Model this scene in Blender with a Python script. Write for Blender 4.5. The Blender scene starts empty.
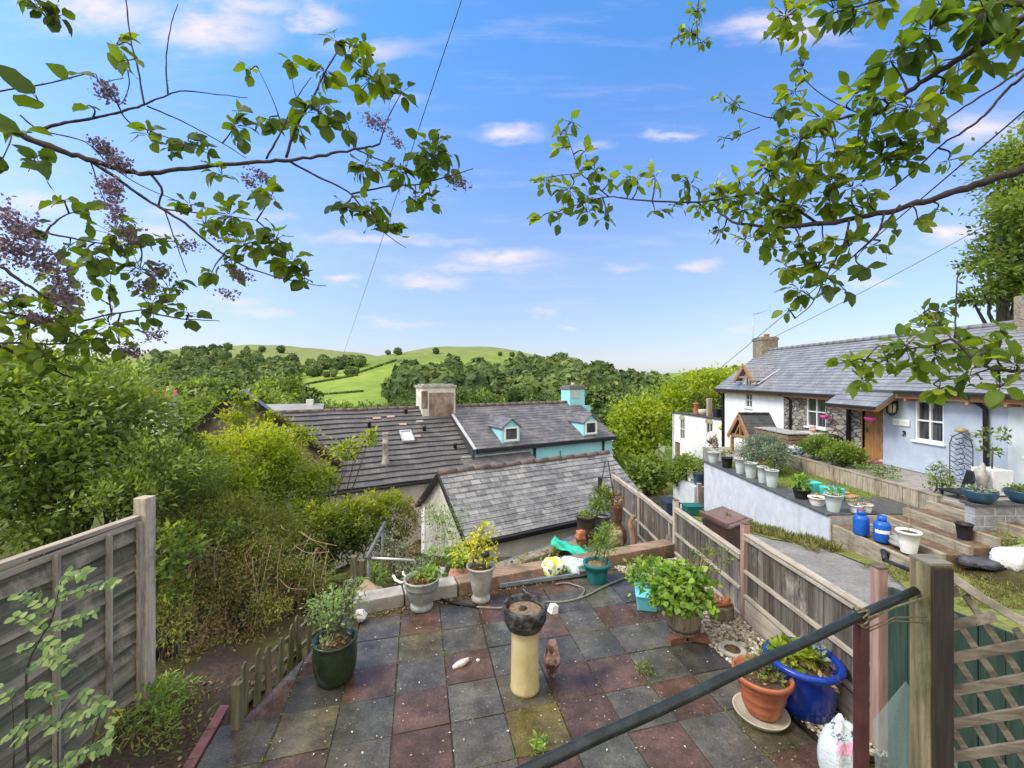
import bpy, math, random
import numpy as np
from mathutils import Vector, Matrix
random.seed(7); RNG = np.random.default_rng(11)
S = bpy.context.scene; COL = S.collection
R = math.radians
F, CX, HY, H = 430.0, 512.0, 378.0, 3.0
def P(x, y, d): return Vector(((x-CX)*d/F, d, H-(y-HY)*d/F))
def G(x, y, z=0.0):
    d = F*(H-z)/(y-HY); return Vector(((x-CX)*d/F, d, z))

# ------------------------------------------------------------------ materials
def newmat(name):
    m = bpy.data.materials.new(name); m.use_nodes = True
    nt = m.node_tree; nt.nodes.clear()
    out = nt.nodes.new('ShaderNodeOutputMaterial'); bs = nt.nodes.new('ShaderNodeBsdfPrincipled')
    nt.links.new(bs.outputs[0], out.inputs[0])
    return m, nt, bs
def c4(c): return (c[0], c[1], c[2], 1)
def N(nt, t, **kw):
    n = nt.nodes.new(t)
    for k, v in kw.items():
        if k.startswith('i_'):
            key = k[2:]
            key = int(key) if key.isdigit() else key
            n.inputs[key].default_value = v
        else: setattr(n, k, v)
    return n
def ramp(nt, stops):
    r = nt.nodes.new('ShaderNodeValToRGB'); e = r.color_ramp.elements
    while len(e) < len(stops): e.new(0.5)
    for i, (p, c) in enumerate(stops): e[i].position = p; e[i].color = c4(c)
    return r
def mixc(nt, a, b, f, mode='MIX'):
    m = N(nt, 'ShaderNodeMix', data_type='RGBA', blend_type=mode)
    for s, v in ((m.inputs[6], a), (m.inputs[7], b), (m.inputs[0], f)):
        if hasattr(v, 'is_linked'): nt.links.new(v, s)
        elif isinstance(v, (tuple, list)): s.default_value = c4(v)
        else: s.default_value = v
    return m.outputs[2]
def coords(nt, kind='Object', scale=(1,1,1), rot=(0,0,0)):
    t = N(nt, 'ShaderNodeTexCoord'); mp = N(nt, 'ShaderNodeMapping')
    mp.inputs['Scale'].default_value = scale; mp.inputs['Rotation'].default_value = rot
    nt.links.new(t.outputs[kind], mp.inputs[0]); return mp.outputs[0]
def noise(nt, vec, scale, detail=5, rough=.6):
    n = N(nt, 'ShaderNodeTexNoise'); n.inputs['Scale'].default_value = scale
    n.inputs['Detail'].default_value = detail; n.inputs['Roughness'].default_value = rough
    nt.links.new(vec, n.inputs['Vector']); return n.outputs[0]
def bump(nt, bs, h, strength, dist=.02):
    b = N(nt, 'ShaderNodeBump'); b.inputs['Strength'].default_value = strength; b.inputs['Distance'].default_value = dist
    nt.links.new(h, b.inputs['Height']); nt.links.new(b.outputs[0], bs.inputs['Normal'])
def M(name, c1, c2=None, rough=.75, scale=6, stretch=(1,1,1), b=.25, bs_scale=None, metal=0, lo=.35, hi=.65,
      dirt=None, dirt_scale=2.0, dirt_amt=(.5,.75), rand=0, spec=.4, dist=.01):
    m, nt, bs = newmat(name)
    v = coords(nt, 'Object', stretch)
    c2 = c2 or tuple(x*.75 for x in c1)
    n = noise(nt, v, scale); r = ramp(nt, [(lo, c2), (hi, c1)]); nt.links.new(n, r.inputs[0])
    col = r.outputs[0]
    if dirt:
        v2 = coords(nt, 'Object', (1,1,.5)); n2 = noise(nt, v2, dirt_scale, 7, .7)
        rr = ramp(nt, [(dirt_amt[0], (0,0,0)), (dirt_amt[1], (1,1,1))]); nt.links.new(n2, rr.inputs[0])
        col = mixc(nt, col, dirt, rr.outputs[0])
    if rand:
        oi = N(nt, 'ShaderNodeObjectInfo'); hs = N(nt, 'ShaderNodeHueSaturation')
        mr = N(nt, 'ShaderNodeMapRange'); mr.inputs[3].default_value = 1-rand; mr.inputs[4].default_value = 1+rand
        nt.links.new(oi.outputs['Random'], mr.inputs[0]); nt.links.new(mr.outputs[0], hs.inputs['Value'])
        nt.links.new(col, hs.inputs['Color']); col = hs.outputs[0]
    nt.links.new(col, bs.inputs['Base Color'])
    bs.inputs['Roughness'].default_value = rough; bs.inputs['Metallic'].default_value = metal
    bs.inputs['Specular IOR Level'].default_value = spec
    if b:
        nb = noise(nt, v, bs_scale or scale*3, 6, .65); bump(nt, bs, nb, b, dist)
    return m
def Wood(name, c1, c2, axis='z', rough=.8, dirt=None, b=.5, amt=(.5,.7)):
    st = {'z': (14,14,1.0), 'x': (1.0,14,14), 'y': (14,1.0,14)}[axis]
    return M(name, c1, c2, rough, 2.2, st, b, 5, dirt=dirt, dirt_scale=2.5, dirt_amt=amt, dist=.006, spec=.18)
def Leaf(name, cols, trans=.35, rough=.5, spec=.35, under=False):
    m, nt, bs = newmat(name)
    at = N(nt, 'ShaderNodeAttribute', attribute_name='v')
    k = len(cols)
    r = ramp(nt, [(i/(k-1), c) for i, c in enumerate(cols)]); nt.links.new(at.outputs['Fac'], r.inputs[0])
    base = r.outputs[0]
    if under:   # paler, greyer leaf undersides
        gm = N(nt, 'ShaderNodeNewGeometry'); pale = mixc(nt, r.outputs[0], (.20,.25,.13), .38); base = mixc(nt, r.outputs[0], pale, gm.outputs['Backfacing'])
    nt.links.new(base, bs.inputs['Base Color'])
    bs.inputs['Roughness'].default_value = rough; bs.inputs['Specular IOR Level'].default_value = spec
    tr = N(nt, 'ShaderNodeBsdfTranslucent'); hs = N(nt, 'ShaderNodeHueSaturation')
    hs.inputs['Value'].default_value = 1.6; hs.inputs['Saturation'].default_value = 1.15; hs.inputs['Hue'].default_value = .485
    nt.links.new(r.outputs[0], hs.inputs['Color']); nt.links.new(hs.outputs[0], tr.inputs[0])
    mx = N(nt, 'ShaderNodeMixShader'); mx.inputs[0].default_value = trans
    nt.links.new(bs.outputs[0], mx.inputs[1]); nt.links.new(tr.outputs[0], mx.inputs[2])
    nt.links.new(mx.outputs[0], [n for n in nt.nodes if n.type == 'OUTPUT_MATERIAL'][0].inputs[0])
    return m
def Slate(name, ca, cb, mortar, bw, bh, patch=None, pamt=(.55,.7), rough=.5, msize=.006, b=.5, off=.5):
    m, nt, bs = newmat(name)
    uv = coords(nt, 'UV')
    br = N(nt, 'ShaderNodeTexBrick'); br.offset = off
    br.inputs['Color1'].default_value = c4(ca); br.inputs['Color2'].default_value = c4(cb); br.inputs['Mortar'].default_value = c4(mortar)
    br.inputs['Scale'].default_value = 1; br.inputs['Brick Width'].default_value = bw; br.inputs['Row Height'].default_value = bh
    br.inputs['Mortar Size'].default_value = msize; br.inputs['Bias'].default_value = -.1
    nt.links.new(uv, br.inputs[0])
    col = br.outputs[0]
    n = noise(nt, uv, 1.3, 8, .7); r = ramp(nt, [(.3, (.62,.62,.62)), (.7, (1.25,1.22,1.2))]); nt.links.new(n, r.inputs[0])
    col = mixc(nt, col, r.outputs[0], 1.0, 'MULTIPLY')
    if patch:
        n2 = noise(nt, uv, 5, 8, .75); r2 = ramp(nt, [(pamt[0], (0,0,0)), (pamt[1], (1,1,1))]); nt.links.new(n2, r2.inputs[0])
        col = mixc(nt, col, patch, r2.outputs[0])
    nt.links.new(col, bs.inputs['Base Color']); bs.inputs['Roughness'].default_value = rough
    nb = noise(nt, uv, 30, 5); ad = N(nt, 'ShaderNodeMath', operation='MULTIPLY_ADD'); ad.inputs[1].default_value = .3
    iv = N(nt, 'ShaderNodeMath', operation='SUBTRACT'); iv.inputs[0].default_value = 1; nt.links.new(br.outputs['Fac'], iv.inputs[1])
    nt.links.new(nb, ad.inputs[0]); nt.links.new(iv.outputs[0], ad.inputs[2])
    bump(nt, bs, ad.outputs[0], b, .02)
    return m
def Rubble(name, cols, mortar, scale=(3.2,3.2,6.5)):
    m, nt, bs = newmat(name)
    v = coords(nt, 'Object', scale)
    nz = N(nt, 'ShaderNodeTexNoise'); nz.inputs['Scale'].default_value = 1.1; nt.links.new(v, nz.inputs['Vector'])
    vm = N(nt, 'ShaderNodeVectorMath', operation='MULTIPLY_ADD'); vm.inputs[1].default_value = (.7,.7,.7)
    nt.links.new(nz.outputs['Color'], vm.inputs[0]); nt.links.new(v, vm.inputs[2])
    vo = N(nt, 'ShaderNodeTexVoronoi'); ve = N(nt, 'ShaderNodeTexVoronoi', feature='DISTANCE_TO_EDGE')
    for q in (vo, ve): nt.links.new(vm.outputs[0], q.inputs['Vector']); q.inputs['Scale'].default_value = 1.0
    sp = N(nt, 'ShaderNodeSeparateColor'); nt.links.new(vo.outputs['Color'], sp.inputs[0])
    r = ramp(nt, [(i/(len(cols)-1), c) for i, c in enumerate(cols)]); nt.links.new(sp.outputs[0], r.inputs[0])
    e = ramp(nt, [(.03, (0,0,0)), (.09, (1,1,1))]); nt.links.new(ve.outputs['Distance'], e.inputs[0])
    n2 = noise(nt, v, 4, 6); r2 = ramp(nt, [(.3, (.6,.6,.6)), (.7, (1.2,1.2,1.2))]); nt.links.new(n2, r2.inputs[0])
    col = mixc(nt, mortar, r.outputs[0], e.outputs[0]); col = mixc(nt, col, r2.outputs[0], 1.0, 'MULTIPLY')
    nt.links.new(col, bs.inputs['Base Color']); bs.inputs['Roughness'].default_value = .9
    bump(nt, bs, e.outputs[0], .8, .04)
    return m
def Glass(name, col=(.02,.025,.03)):
    m, nt, bs = newmat(name)
    v = coords(nt, 'Object', (5,5,.35)); r = ramp(nt, [(.42, col), (.62, (.085,.085,.088))]); nt.links.new(noise(nt, v, 2.2, 3), r.inputs[0]); nt.links.new(r.outputs[0], bs.inputs['Base Color']); bs.inputs['Roughness'].default_value = .06
    bs.inputs['Specular IOR Level'].default_value = .6
    return m

# ------------------------------------------------------------------ mesh builder
class MB:
    def __init__(s): s.v=[]; s.f=[]; s.m=[]; s.sm=[]; s.uv={}
    def add(s, vs, fs, mi=0, smooth=False, uvs=None):
        o = len(s.v); s.v.extend([tuple(p) for p in vs])
        for k, f in enumerate(fs):
            if uvs: s.uv[len(s.f)] = uvs[k]
            s.f.append([i+o for i in f]); s.m.append(mi); s.sm.append(smooth)
        return s
    def box(s, c, d, rot=None, mi=0, taper=1.0):
        hx, hy, hz = d[0]/2, d[1]/2, d[2]/2
        vs = [Vector((x*hx*(taper if z>0 else 1), y*hy*(taper if z>0 else 1), z*hz)) for z in (-1,1) for y in (-1,1) for x in (-1,1)]
        if rot is not None:
            q = rot if isinstance(rot, Matrix) else Matrix.Rotation(rot, 3, 'Z')
            vs = [q @ p for p in vs]
        c = Vector(c)
        return s.add([p+c for p in vs], [(0,2,3,1),(4,5,7,6),(0,1,5,4),(2,6,7,3),(0,4,6,2),(1,3,7,5)], mi)
    def bar(s, a, b, w, h=None, up=(0,0,1), mi=0):
        a, b = Vector(a), Vector(b); h = h or w
        d = b-a; L = d.length; d.normalize(); u = Vector(up)
        if abs(d.dot(u)) > .98: u = Vector((1,0,0))
        x = d.cross(u).normalized(); z = x.cross(d).normalized()
        return s.box((a+b)/2, (w, L, h), Matrix((x, d, z)).transposed(), mi)
    def tube(s, pts, rad, n=8, mi=0, cap=True):
        pts = [Vector(p) for p in pts]; k = len(pts)
        rr = rad if isinstance(rad, (list, tuple)) else [rad]*k
        ref = None; vs = []
        for i, p in enumerate(pts):
            t = (pts[min(i+1,k-1)]-pts[max(i-1,0)])
            t = t.normalized() if t.length > 1e-9 else Vector((0,0,1))
            if ref is None:
                ref = t.orthogonal().normalized()
            ref = (ref - t*ref.dot(t))
            ref = ref.normalized() if ref.length > 1e-6 else t.orthogonal().normalized()
            bn = t.cross(ref)
            for j in range(n):
                a = 2*math.pi*j/n; vs.append(p+(ref*math.cos(a)+bn*math.sin(a))*rr[i])
        fs = [(i*n+j, i*n+(j+1)%n, (i+1)*n+(j+1)%n, (i+1)*n+j) for i in range(k-1) for j in range(n)]
        s.add(vs, fs, mi, True)
        if cap:
            o = len(s.v)-k*n
            for ring, rev in ((0, True), (k-1, False)):
                f = [o+ring*n+j for j in range(n)]
                s.f.append(f[::-1] if rev else f); s.m.append(mi); s.sm.append(False)
        return s
    def lathe(s, prof, c=(0,0,0), n=28, mi=0, wob=0, squash=1, rib=0, ribn=0, smooth=True):
        c = Vector(c); vs = []; k = len(prof)
        ph = random.random()*6
        for r, z in prof:
            for j in range(n):
                a = 2*math.pi*j/n
                q = r*(1+wob*math.sin(3*a+ph)*.5+wob*math.sin(5*a+2*ph+z*9)*.5)
                if rib and j % max(1, n//ribn) == 0: q *= 1-rib
                vs.append(c+Vector((q*math.cos(a), q*math.sin(a)*squash, z)))
        fs = [(i*n+j, i*n+(j+1)%n, (i+1)*n+(j+1)%n, (i+1)*n+j) for i in range(k-1) for j in range(n)]
        o = len(s.v); s.add(vs, fs, mi, smooth)
        if prof[0][0] > 1e-4: s.f.append([o+j for j in range(n)][::-1]); s.m.append(mi); s.sm.append(False)
        if prof[-1][0] > 1e-4: s.f.append([o+(k-1)*n+j for j in range(n)]); s.m.append(mi); s.sm.append(False)
        return s
    def poly(s, pts, mi=0, uv=None):
        return s.add(pts, [tuple(range(len(pts)))], mi, False, [uv] if uv else None)
    def prism(s, pts, ext, mi=0):
        pts = [Vector(p) for p in pts]; e = Vector(ext); n = len(pts)
        return s.add(pts+[p+e for p in pts], [tuple(range(n))[::-1], tuple(range(n, 2*n))]+[(i, (i+1)%n, n+(i+1)%n, n+i) for i in range(n)], mi)
    def build(s, name, mats, parent=None, bevel=0, recalc=True, origin=None):
        me = bpy.data.meshes.new(name)
        org = Vector(origin) if origin is not None else Vector((0,0,0))
        me.from_pydata([tuple(Vector(p)-org) for p in s.v], [], s.f)
        mats = mats if isinstance(mats, (list, tuple)) else [mats]
        for m in mats: me.materials.append(m)
        if s.m: me.polygons.foreach_set('material_index', s.m); me.polygons.foreach_set('use_smooth', s.sm)
        if s.uv:
            ul = me.uv_layers.new(name='UVMap')
            for fi, u in s.uv.items():
                p = me.polygons[fi]
                for li, q in zip(p.loop_indices, u): ul.data[li].uv = q
        me.update()
        if recalc:
            import bmesh
            bm = bmesh.new(); bm.from_mesh(me); bmesh.ops.recalc_face_normals(bm, faces=bm.faces); bm.to_mesh(me); bm.free()
        o = bpy.data.objects.new(name, me); COL.objects.link(o)
        o.location = org
        if parent is not None: o.parent = parent
        if bevel:
            b = o.modifiers.new('bevel', 'BEVEL'); b.width = bevel; b.segments = 2; b.limit_method = 'ANGLE'; b.angle_limit = R(40)
        return o
def tag(o, label, cat, group=None):
    o['label'] = label; o['category'] = cat
    if group: o['group'] = group
    return o
def thing(name, label, cat, loc=(0,0,0), rz=0, group=None):
    o = bpy.data.objects.new(name, None); COL.objects.link(o); o.location = loc; o.rotation_euler = (0,0,rz)
    o.empty_display_size = .1
    return tag(o, label, cat, group)
def struct(o): o['kind'] = 'structure'; return o
def stuff(o): o['kind'] = 'stuff'; return o
def dup(root, loc, rz=0, label=None, scale=1):
    r = root.copy(); COL.objects.link(r); r.location = loc; r.rotation_euler = (0,0,rz); r.scale = (scale,)*3
    if label: r['label'] = label
    for ch in root.children:
        c = ch.copy(); COL.objects.link(c); c.parent = r
        for g in ch.children:
            d = g.copy(); COL.objects.link(d); d.parent = c
    return r

# ------------------------------------------------------------------ foliage (numpy)
def npmesh(name, verts, faces, mats, parent=None, vals=None, smooth=False):
    """faces: int array (n,3) or (n,4)"""
    me = bpy.data.meshes.new(name); nv, nf, k = len(verts), len(faces), faces.shape[1]
    me.vertices.add(nv); me.vertices.foreach_set('co', verts.astype(np.float32).ravel())
    me.loops.add(nf*k); me.polygons.add(nf)
    me.loops.foreach_set('vertex_index', faces.astype(np.int32).ravel())
    me.polygons.foreach_set('loop_start', np.arange(0, nf*k, k, dtype=np.int32))
    me.polygons.foreach_set('loop_total', np.full(nf, k, dtype=np.int32))
    for m in (mats if isinstance(mats, (list, tuple)) else [mats]): me.materials.append(m)
    if vals is not None:
        a = me.attributes.new('v', 'FLOAT', 'FACE'); a.data.foreach_set('value', vals.astype(np.float32))
    if smooth: me.polygons.foreach_set('use_smooth', np.ones(nf, dtype=bool))
    me.update(calc_edges=True)
    o = bpy.data.objects.new(name, me); COL.objects.link(o)
    if parent is not None: o.parent = parent
    return o
def unit(a): return a/np.maximum(np.linalg.norm(a, axis=-1, keepdims=True), 1e-9)
def rnd_dirs(n, up=0.0):
    d = RNG.normal(size=(n,3)); d[:,2] += up; return unit(d)
LT = np.array([0,.10,.26,.45,.64,.82,1.0])
LEAF8 = dict(apple=np.array([0,.17,.28,.32,.29,.19,0]), lilac=np.array([0,.24,.36,.385,.33,.20,0]), slim=np.array([0,.08,.12,.13,.11,.07,0]))
def leaf_frames(n, axis, nrm):
    x = unit(axis); z = nrm-(nrm*x).sum(1, keepdims=True)*x; z = unit(z); y = np.cross(z, x)
    return x, y, z
def leaves(name, cen, axis, nrm, size, mat, parent, kind='dia', vals=None, ratio=.5):
    n = len(cen); x, y, z = leaf_frames(n, axis, nrm); s = np.asarray(size).reshape(-1,1)*np.ones((n,1))
    if vals is None: vals = RNG.random(n)
    if kind == 'dia':
        fold = .18
        V = np.stack([cen, cen+(x*.45+y*ratio*.5+z*fold*.5)*s, cen+x*s, cen+(x*.45-y*ratio*.5+z*fold*.5)*s], 1).reshape(-1,3)
        b = (np.arange(n)*4)[:,None]
        Fc = np.concatenate([b+np.array([0,2,1]), b+np.array([0,3,2])], 1).reshape(-1,3)
        return npmesh(name, V, Fc, mat, parent, np.repeat(vals, 2))
    W = LEAF8[kind]; K = len(LT); curl = (RNG.random((n,1))-.25)*.9; wid = .75+.5*RNG.random((n,1)); cup = -.1+.6*RNG.random((n,1))
    sway = (RNG.random((n,1))-.5)*.3
    V = np.zeros((n, K, 3, 3))
    for q, sg in enumerate((1, 0, -1)):
        wv = W[None]*wid*(1+.09*RNG.normal(size=(n,K)))*sg
        zz = .03-curl*LT[None]**2+np.abs(wv)*cup+.03*RNG.normal(size=(n,K))*abs(sg)
        yy = wv+sway*LT[None]**2; xx = LT[None]*np.ones((n,1))
        V[:,:,q] = xx[...,None]*x[:,None]+yy[...,None]*y[:,None]+zz[...,None]*z[:,None]
    V = cen[:,None,None]+V*s[:,:,None,None]
    b = (np.arange(n)*K*3)[:,None,None]; tri = []
    for k in range(K-1):
        for q in range(2): a = k*3+q; tri += [(a,a+1,a+4),(a,a+4,a+3)]
    tri = np.array(tri); Fc = (b+tri[None]).reshape(-1,3)
    return npmesh(name, V.reshape(-1,3), Fc, mat, parent, np.repeat(vals, len(tri)), True)
def clump_points(blobs, n, clumps=40, spread=.22, inner=.25, bottom=-.6):
    """blobs: (cx,cy,cz,rx,ry,rz). points in clumps over the blobs' skins; returns points, outward dirs"""
    w = np.array([b[3]*b[4]+b[4]*b[5]+b[3]*b[5] for b in blobs]); w = w/w.sum()
    pts, out, cid = [], [], []
    for b, q in zip(blobs, w):
        k = max(4, int(clumps*q*len(blobs)/max(1,len(blobs)*.7))); m = int(n*q)
        d = rnd_dirs(k*2, .25); d = d[d[:,2] > bottom][:k]; k = len(d)
        rr = .72+.33*RNG.random((k,1))
        cc = d*rr; idx = RNG.integers(0, k, m)
        p = cc[idx]+RNG.normal(size=(m,3))*spread*(.6+.8*RNG.random((k,1)))[idx]
        mi = int(m*inner); p[:mi] = rnd_dirs(mi)*(.25+.6*RNG.random((mi,1)))
        c = np.array(b[:3]); r = np.array(b[3:6])
        pts.append(c+p*r); out.append(unit(p/r)); cid.append(RNG.random(k)[idx])
    return np.concatenate(pts), np.concatenate(out), np.concatenate(cid)
def foliage(name, blobs, n, size, mat, parent, clumps=40, spread=.2, kind='dia', ratio=.55, inner=.25, droop=.0, bottom=-.6, topval=0.0):
    p, o, cid = clump_points(blobs, n, clumps, spread, inner, bottom)
    m = len(p)
    ax = unit(o*.7+RNG.normal(size=(m,3))*.6+np.array([0,0,-droop]))
    nr = unit(o*.5+np.array([0,0,.8])+RNG.normal(size=(m,3))*.45)
    v = np.clip(.65*cid+.35*RNG.random(m), 0, 1)
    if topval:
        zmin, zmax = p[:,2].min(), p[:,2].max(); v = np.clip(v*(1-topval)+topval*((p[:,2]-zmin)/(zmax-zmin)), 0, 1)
    return leaves(name, p, ax, nr, size*(.6+.7*RNG.random(m)), mat, parent, kind, v, ratio)
def stems(name, base, blobs, n, r0, mat, parent, wig=.12):
    mb = MB(); base = Vector(base)
    for i in range(n):
        b = random.choice(blobs)
        d = rnd_dirs(1, .3)[0]*.75
        e = Vector((b[0]+d[0]*b[3], b[1]+d[1]*b[4], b[2]+d[2]*b[5]))
        st = base+Vector((random.uniform(-1,1)*.15, random.uniform(-1,1)*.15, 0))
        L = (e-st).length; pts = []
        for k in range(6):
            t = k/5; q = st.lerp(e, t); q.z += math.sin(t*math.pi)*L*.08
            q += Vector((random.uniform(-1,1), random.uniform(-1,1), random.uniform(-1,1)))*wig*L*.3*math.sin(t*math.pi); pts.append(q)
        mb.tube(pts, [r0*(1-.8*k/5) for k in range(6)], 5, cap=False)
    return mb.build(name, mat, parent, recalc=False)
def shrub(name, label, cat, blobs, n, size, mat, stem_mat, base=None, group=None, nst=10, r0=.02, fol='foliage', **kw):
    if base is None: base = (sum(b[0] for b in blobs)/len(blobs), sum(b[1] for b in blobs)/len(blobs), min(b[2]-b[5] for b in blobs))
    t = thing(name, label, cat, base, 0, group)
    bl = [(b[0]-base[0], b[1]-base[1], b[2]-base[2], b[3], b[4], b[5]) for b in blobs]
    foliage(fol, bl, n, size, mat, t, **kw)
    if nst: stems('stem', (0,0,0), bl, nst, r0, stem_mat, t)
    return t
# ------------------------------------------------------------------ shared materials
BARK = M('bark', (.10,.085,.07), (.045,.038,.032), .9, 12, (1,1,.3), .6)
TWIG = M('twig', (.075,.055,.05), (.03,.024,.022), .8, 30, b=.3)
DRYSTEM = M('dry_stem', (.46,.35,.19), (.24,.16,.08), .85, 20, b=.3)
SOIL = M('soil', (.075,.05,.035), (.028,.02,.015), .95, 25, b=.9, dist=.02)
BLACKP = M('black_plastic', (.018,.018,.02), (.012,.012,.013), .4, 20, b=.05)
WHITEP = M('white_paint', (.80,.80,.78), (.70,.70,.69), .45, 10, b=.05)
GLASS = Glass('dark_window_glass')
CURTAIN = M('grey_curtain', (.12,.115,.12), (.07,.07,.075), .9, 20, (6,6,.2), .2)
METAL = M('galvanised_metal', (.45,.47,.48), (.32,.33,.34), .4, 8, metal=.7, b=.1)
CONC = M('weathered_concrete', (.42,.40,.36), (.24,.23,.20), .9, 5, b=.5, dirt=(.10,.11,.05), dirt_amt=(.55,.75))
L_SHRUB = Leaf('leaf_mid_green', [(.045,.08,.018), (.10,.155,.03), (.19,.265,.05), (.33,.40,.10)], .42)
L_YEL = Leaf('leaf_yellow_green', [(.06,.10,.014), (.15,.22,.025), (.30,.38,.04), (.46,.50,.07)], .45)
L_DARK = Leaf('leaf_dark_green', [(.018,.038,.010), (.04,.08,.017), (.08,.14,.026), (.14,.21,.045)])
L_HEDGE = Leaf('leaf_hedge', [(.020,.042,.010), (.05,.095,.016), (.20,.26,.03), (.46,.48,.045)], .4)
L_CONIF = Leaf('leaf_dull_conifer', [(.055,.075,.018), (.125,.155,.028), (.22,.255,.045), (.33,.36,.075)], .25, .7)
L_BROWN = Leaf('leaf_dead_brown', [(.07,.04,.02), (.15,.09,.04), (.24,.16,.07), (.34,.26,.12)], .15, .8)
L_LIL = Leaf('leaf_lilac', [(.035,.065,.014), (.07,.125,.02), (.12,.19,.025), (.18,.25,.035)], .5, .55, .3, True)
L_APP = Leaf('leaf_apple', [(.05,.095,.02), (.10,.17,.03), (.19,.27,.04), (.30,.37,.065)], .6, .55, .3, True)
L_SILVER = Leaf('leaf_silver', [(.10,.14,.09), (.18,.23,.15), (.30,.36,.25)], .2)
L_VERGE = Leaf('leaf_verge', [(.08,.10,.03), (.15,.18,.045), (.26,.26,.08), (.38,.34,.14)])
L_WEED = Leaf('leaf_weed', [(.06,.13,.02), (.13,.24,.035), (.25,.38,.06), (.36,.46,.10)])
L_ROSE = Leaf('leaf_sapling', [(.10,.17,.07), (.17,.27,.10), (.30,.42,.14), (.42,.50,.20)], .4)
L_GOLD = Leaf('leaf_golden', [(.32,.34,.03), (.55,.55,.06), (.70,.69,.14)], .3)
L_ORANGE = Leaf('leaf_orange', [(.35,.10,.03), (.55,.22,.04), (.65,.38,.05)], .2)
L_FAR = Leaf('leaf_far_wood', [(.045,.08,.035), (.075,.12,.042), (.12,.17,.055), (.19,.24,.075)], .15, .8, .1)
FLOWER = Leaf('lilac_flower', [(.085,.058,.07), (.17,.12,.145), (.31,.235,.285)], .2)
CORE = M('crown_shade', (.03,.055,.016), (.015,.03,.010), .95, 3, b=0)

# ------------------------------------------------------------------ terrain
def sstep(x, a, b):
    t = np.clip((x-a)/(b-a), 0, 1); return t*t*(3-2*t)
def lane_z(Y): return np.interp(Y, [-60,-10,0,8.5,10.75,18,32,60,100,160,300], [4,.9,-.1,-.95,-1.2,-2.7,-5.5,-9,-11,-12,-12])
def Zt(X, Y):
    X, Y = np.asarray(X, float), np.asarray(Y, float)
    near = np.interp(Y, [-60,-12,-1,5.4,6.5,8.5,9.6,14,20,32,60,100,160,300], [4,1.5,-.07,-.07,-.42,-.45,-1.7,-2.6,-3.6,-6,-9,-11,-12,-12])
    left = sstep(-X, 2.7, 5.0)*sstep(Y, 4.0, 7.0)*(1-sstep(Y, 12, 22))*1.3
    near = near-left
    ln = lane_z(Y)-.06+np.clip((X-8.2)/5, 0, 1)*1.0*(1-sstep(Y, 30, 60))+np.clip(X-16, 0, 60)*.12*(1-sstep(Y, 60, 140))
    w = sstep(X, 2.95, 3.25)*(1-sstep(Y, 40, 80))
    z = near*(1-w)+ln*w
    g = lambda cx, cy, sx, sy, h: h*np.exp(-((X-cx)/sx)**2-((Y-cy)/sy)**2)
    far = g(-40, 480, 150, 190, 46)+g(-330, 560, 170, 170, 34)+g(-520, 900, 420, 280, 80)+g(900, 1350, 330, 300, 52)+g(250, 600, 150, 150, 11)
    z = z+far*sstep(Y, 90, 260)
    z = z+np.interp(Y, [300, 900, 1700, 3000, 7000], [0, 2, 23, 26, 26])*sstep(Y, 300, 900)
    nz = (np.sin(X*.031+1.3)*np.sin(Y*.027)+.5*np.sin(X*.083+Y*.06))*sstep(Y, 60, 200)*1.2
    return z+nz
def build_terrain():
    az = np.concatenate([np.linspace(-62, 62, 330), np.linspace(66, 294, 58)]); rad = np.geomspace(.6, 7000, 190)
    A, Q = np.meshgrid(np.radians(az), rad); X, Y = Q*np.sin(A), Q*np.cos(A)
    Z = Zt(X, Y); nr, na = X.shape
    V = np.stack([X, Y, Z], -1).reshape(-1, 3)
    V = np.vstack([V, [[0, 0, float(Zt(0, 0))]]])
    i, j = np.meshgrid(np.arange(nr-1), np.arange(na), indexing='ij'); j2 = (j+1) % na
    Fq = np.stack([i*na+j, i*na+j2, (i+1)*na+j2, (i+1)*na+j], -1).reshape(-1, 4)[:, ::-1]
    m, nt, bs = newmat('terrain_grass')
    v = coords(nt); ge = N(nt, 'ShaderNodeSeparateXYZ'); nt.links.new(v, ge.inputs[0])
    n1 = noise(nt, v, .012, 3); n2 = noise(nt, v, .08, 6, .65); n3 = noise(nt, v, 2.5, 6, .7)
    field = ramp(nt, [(.30, (.11,.17,.032)), (.48, (.17,.25,.045)), (.62, (.24,.32,.06)), (.75, (.22,.25,.075))]); nt.links.new(n1, field.inputs[0])
    hz = N(nt, 'ShaderNodeMapRange'); hz.inputs[1].default_value = 14; hz.inputs[2].default_value = 30; nt.links.new(ge.outputs[2], hz.inputs[0])
    olive = mixc(nt, field.outputs[0], (.185,.215,.075), hz.outputs[0])
    t2 = ramp(nt, [(.3, (.72,.75,.7)), (.7, (1.15,1.12,1.1))]); nt.links.new(n2, t2.inputs[0])
    farc = mixc(nt, olive, t2.outputs[0], 1.0, 'MULTIPLY')
    nearc = ramp(nt, [(.35, (.035,.026,.016)), (.55, (.06,.055,.022)), (.7, (.09,.12,.03))]); nt.links.new(n3, nearc.inputs[0])
    md = N(nt, 'ShaderNodeMapRange'); md.inputs[1].default_value = 12; md.inputs[2].default_value = 45; nt.links.new(ge.outputs[1], md.inputs[0])
    col = mixc(nt, nearc.outputs[0], farc, md.outputs[0])
    nt.links.new(col, bs.inputs['Base Color']); bs.inputs['Roughness'].default_value = .95; bs.inputs['Specular IOR Level'].default_value = .1
    bump(nt, bs, n3, .5, .04)
    o = npmesh('terrain', V, Fq, m, None, None, True); struct(o); return o
build_terrain()
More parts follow.
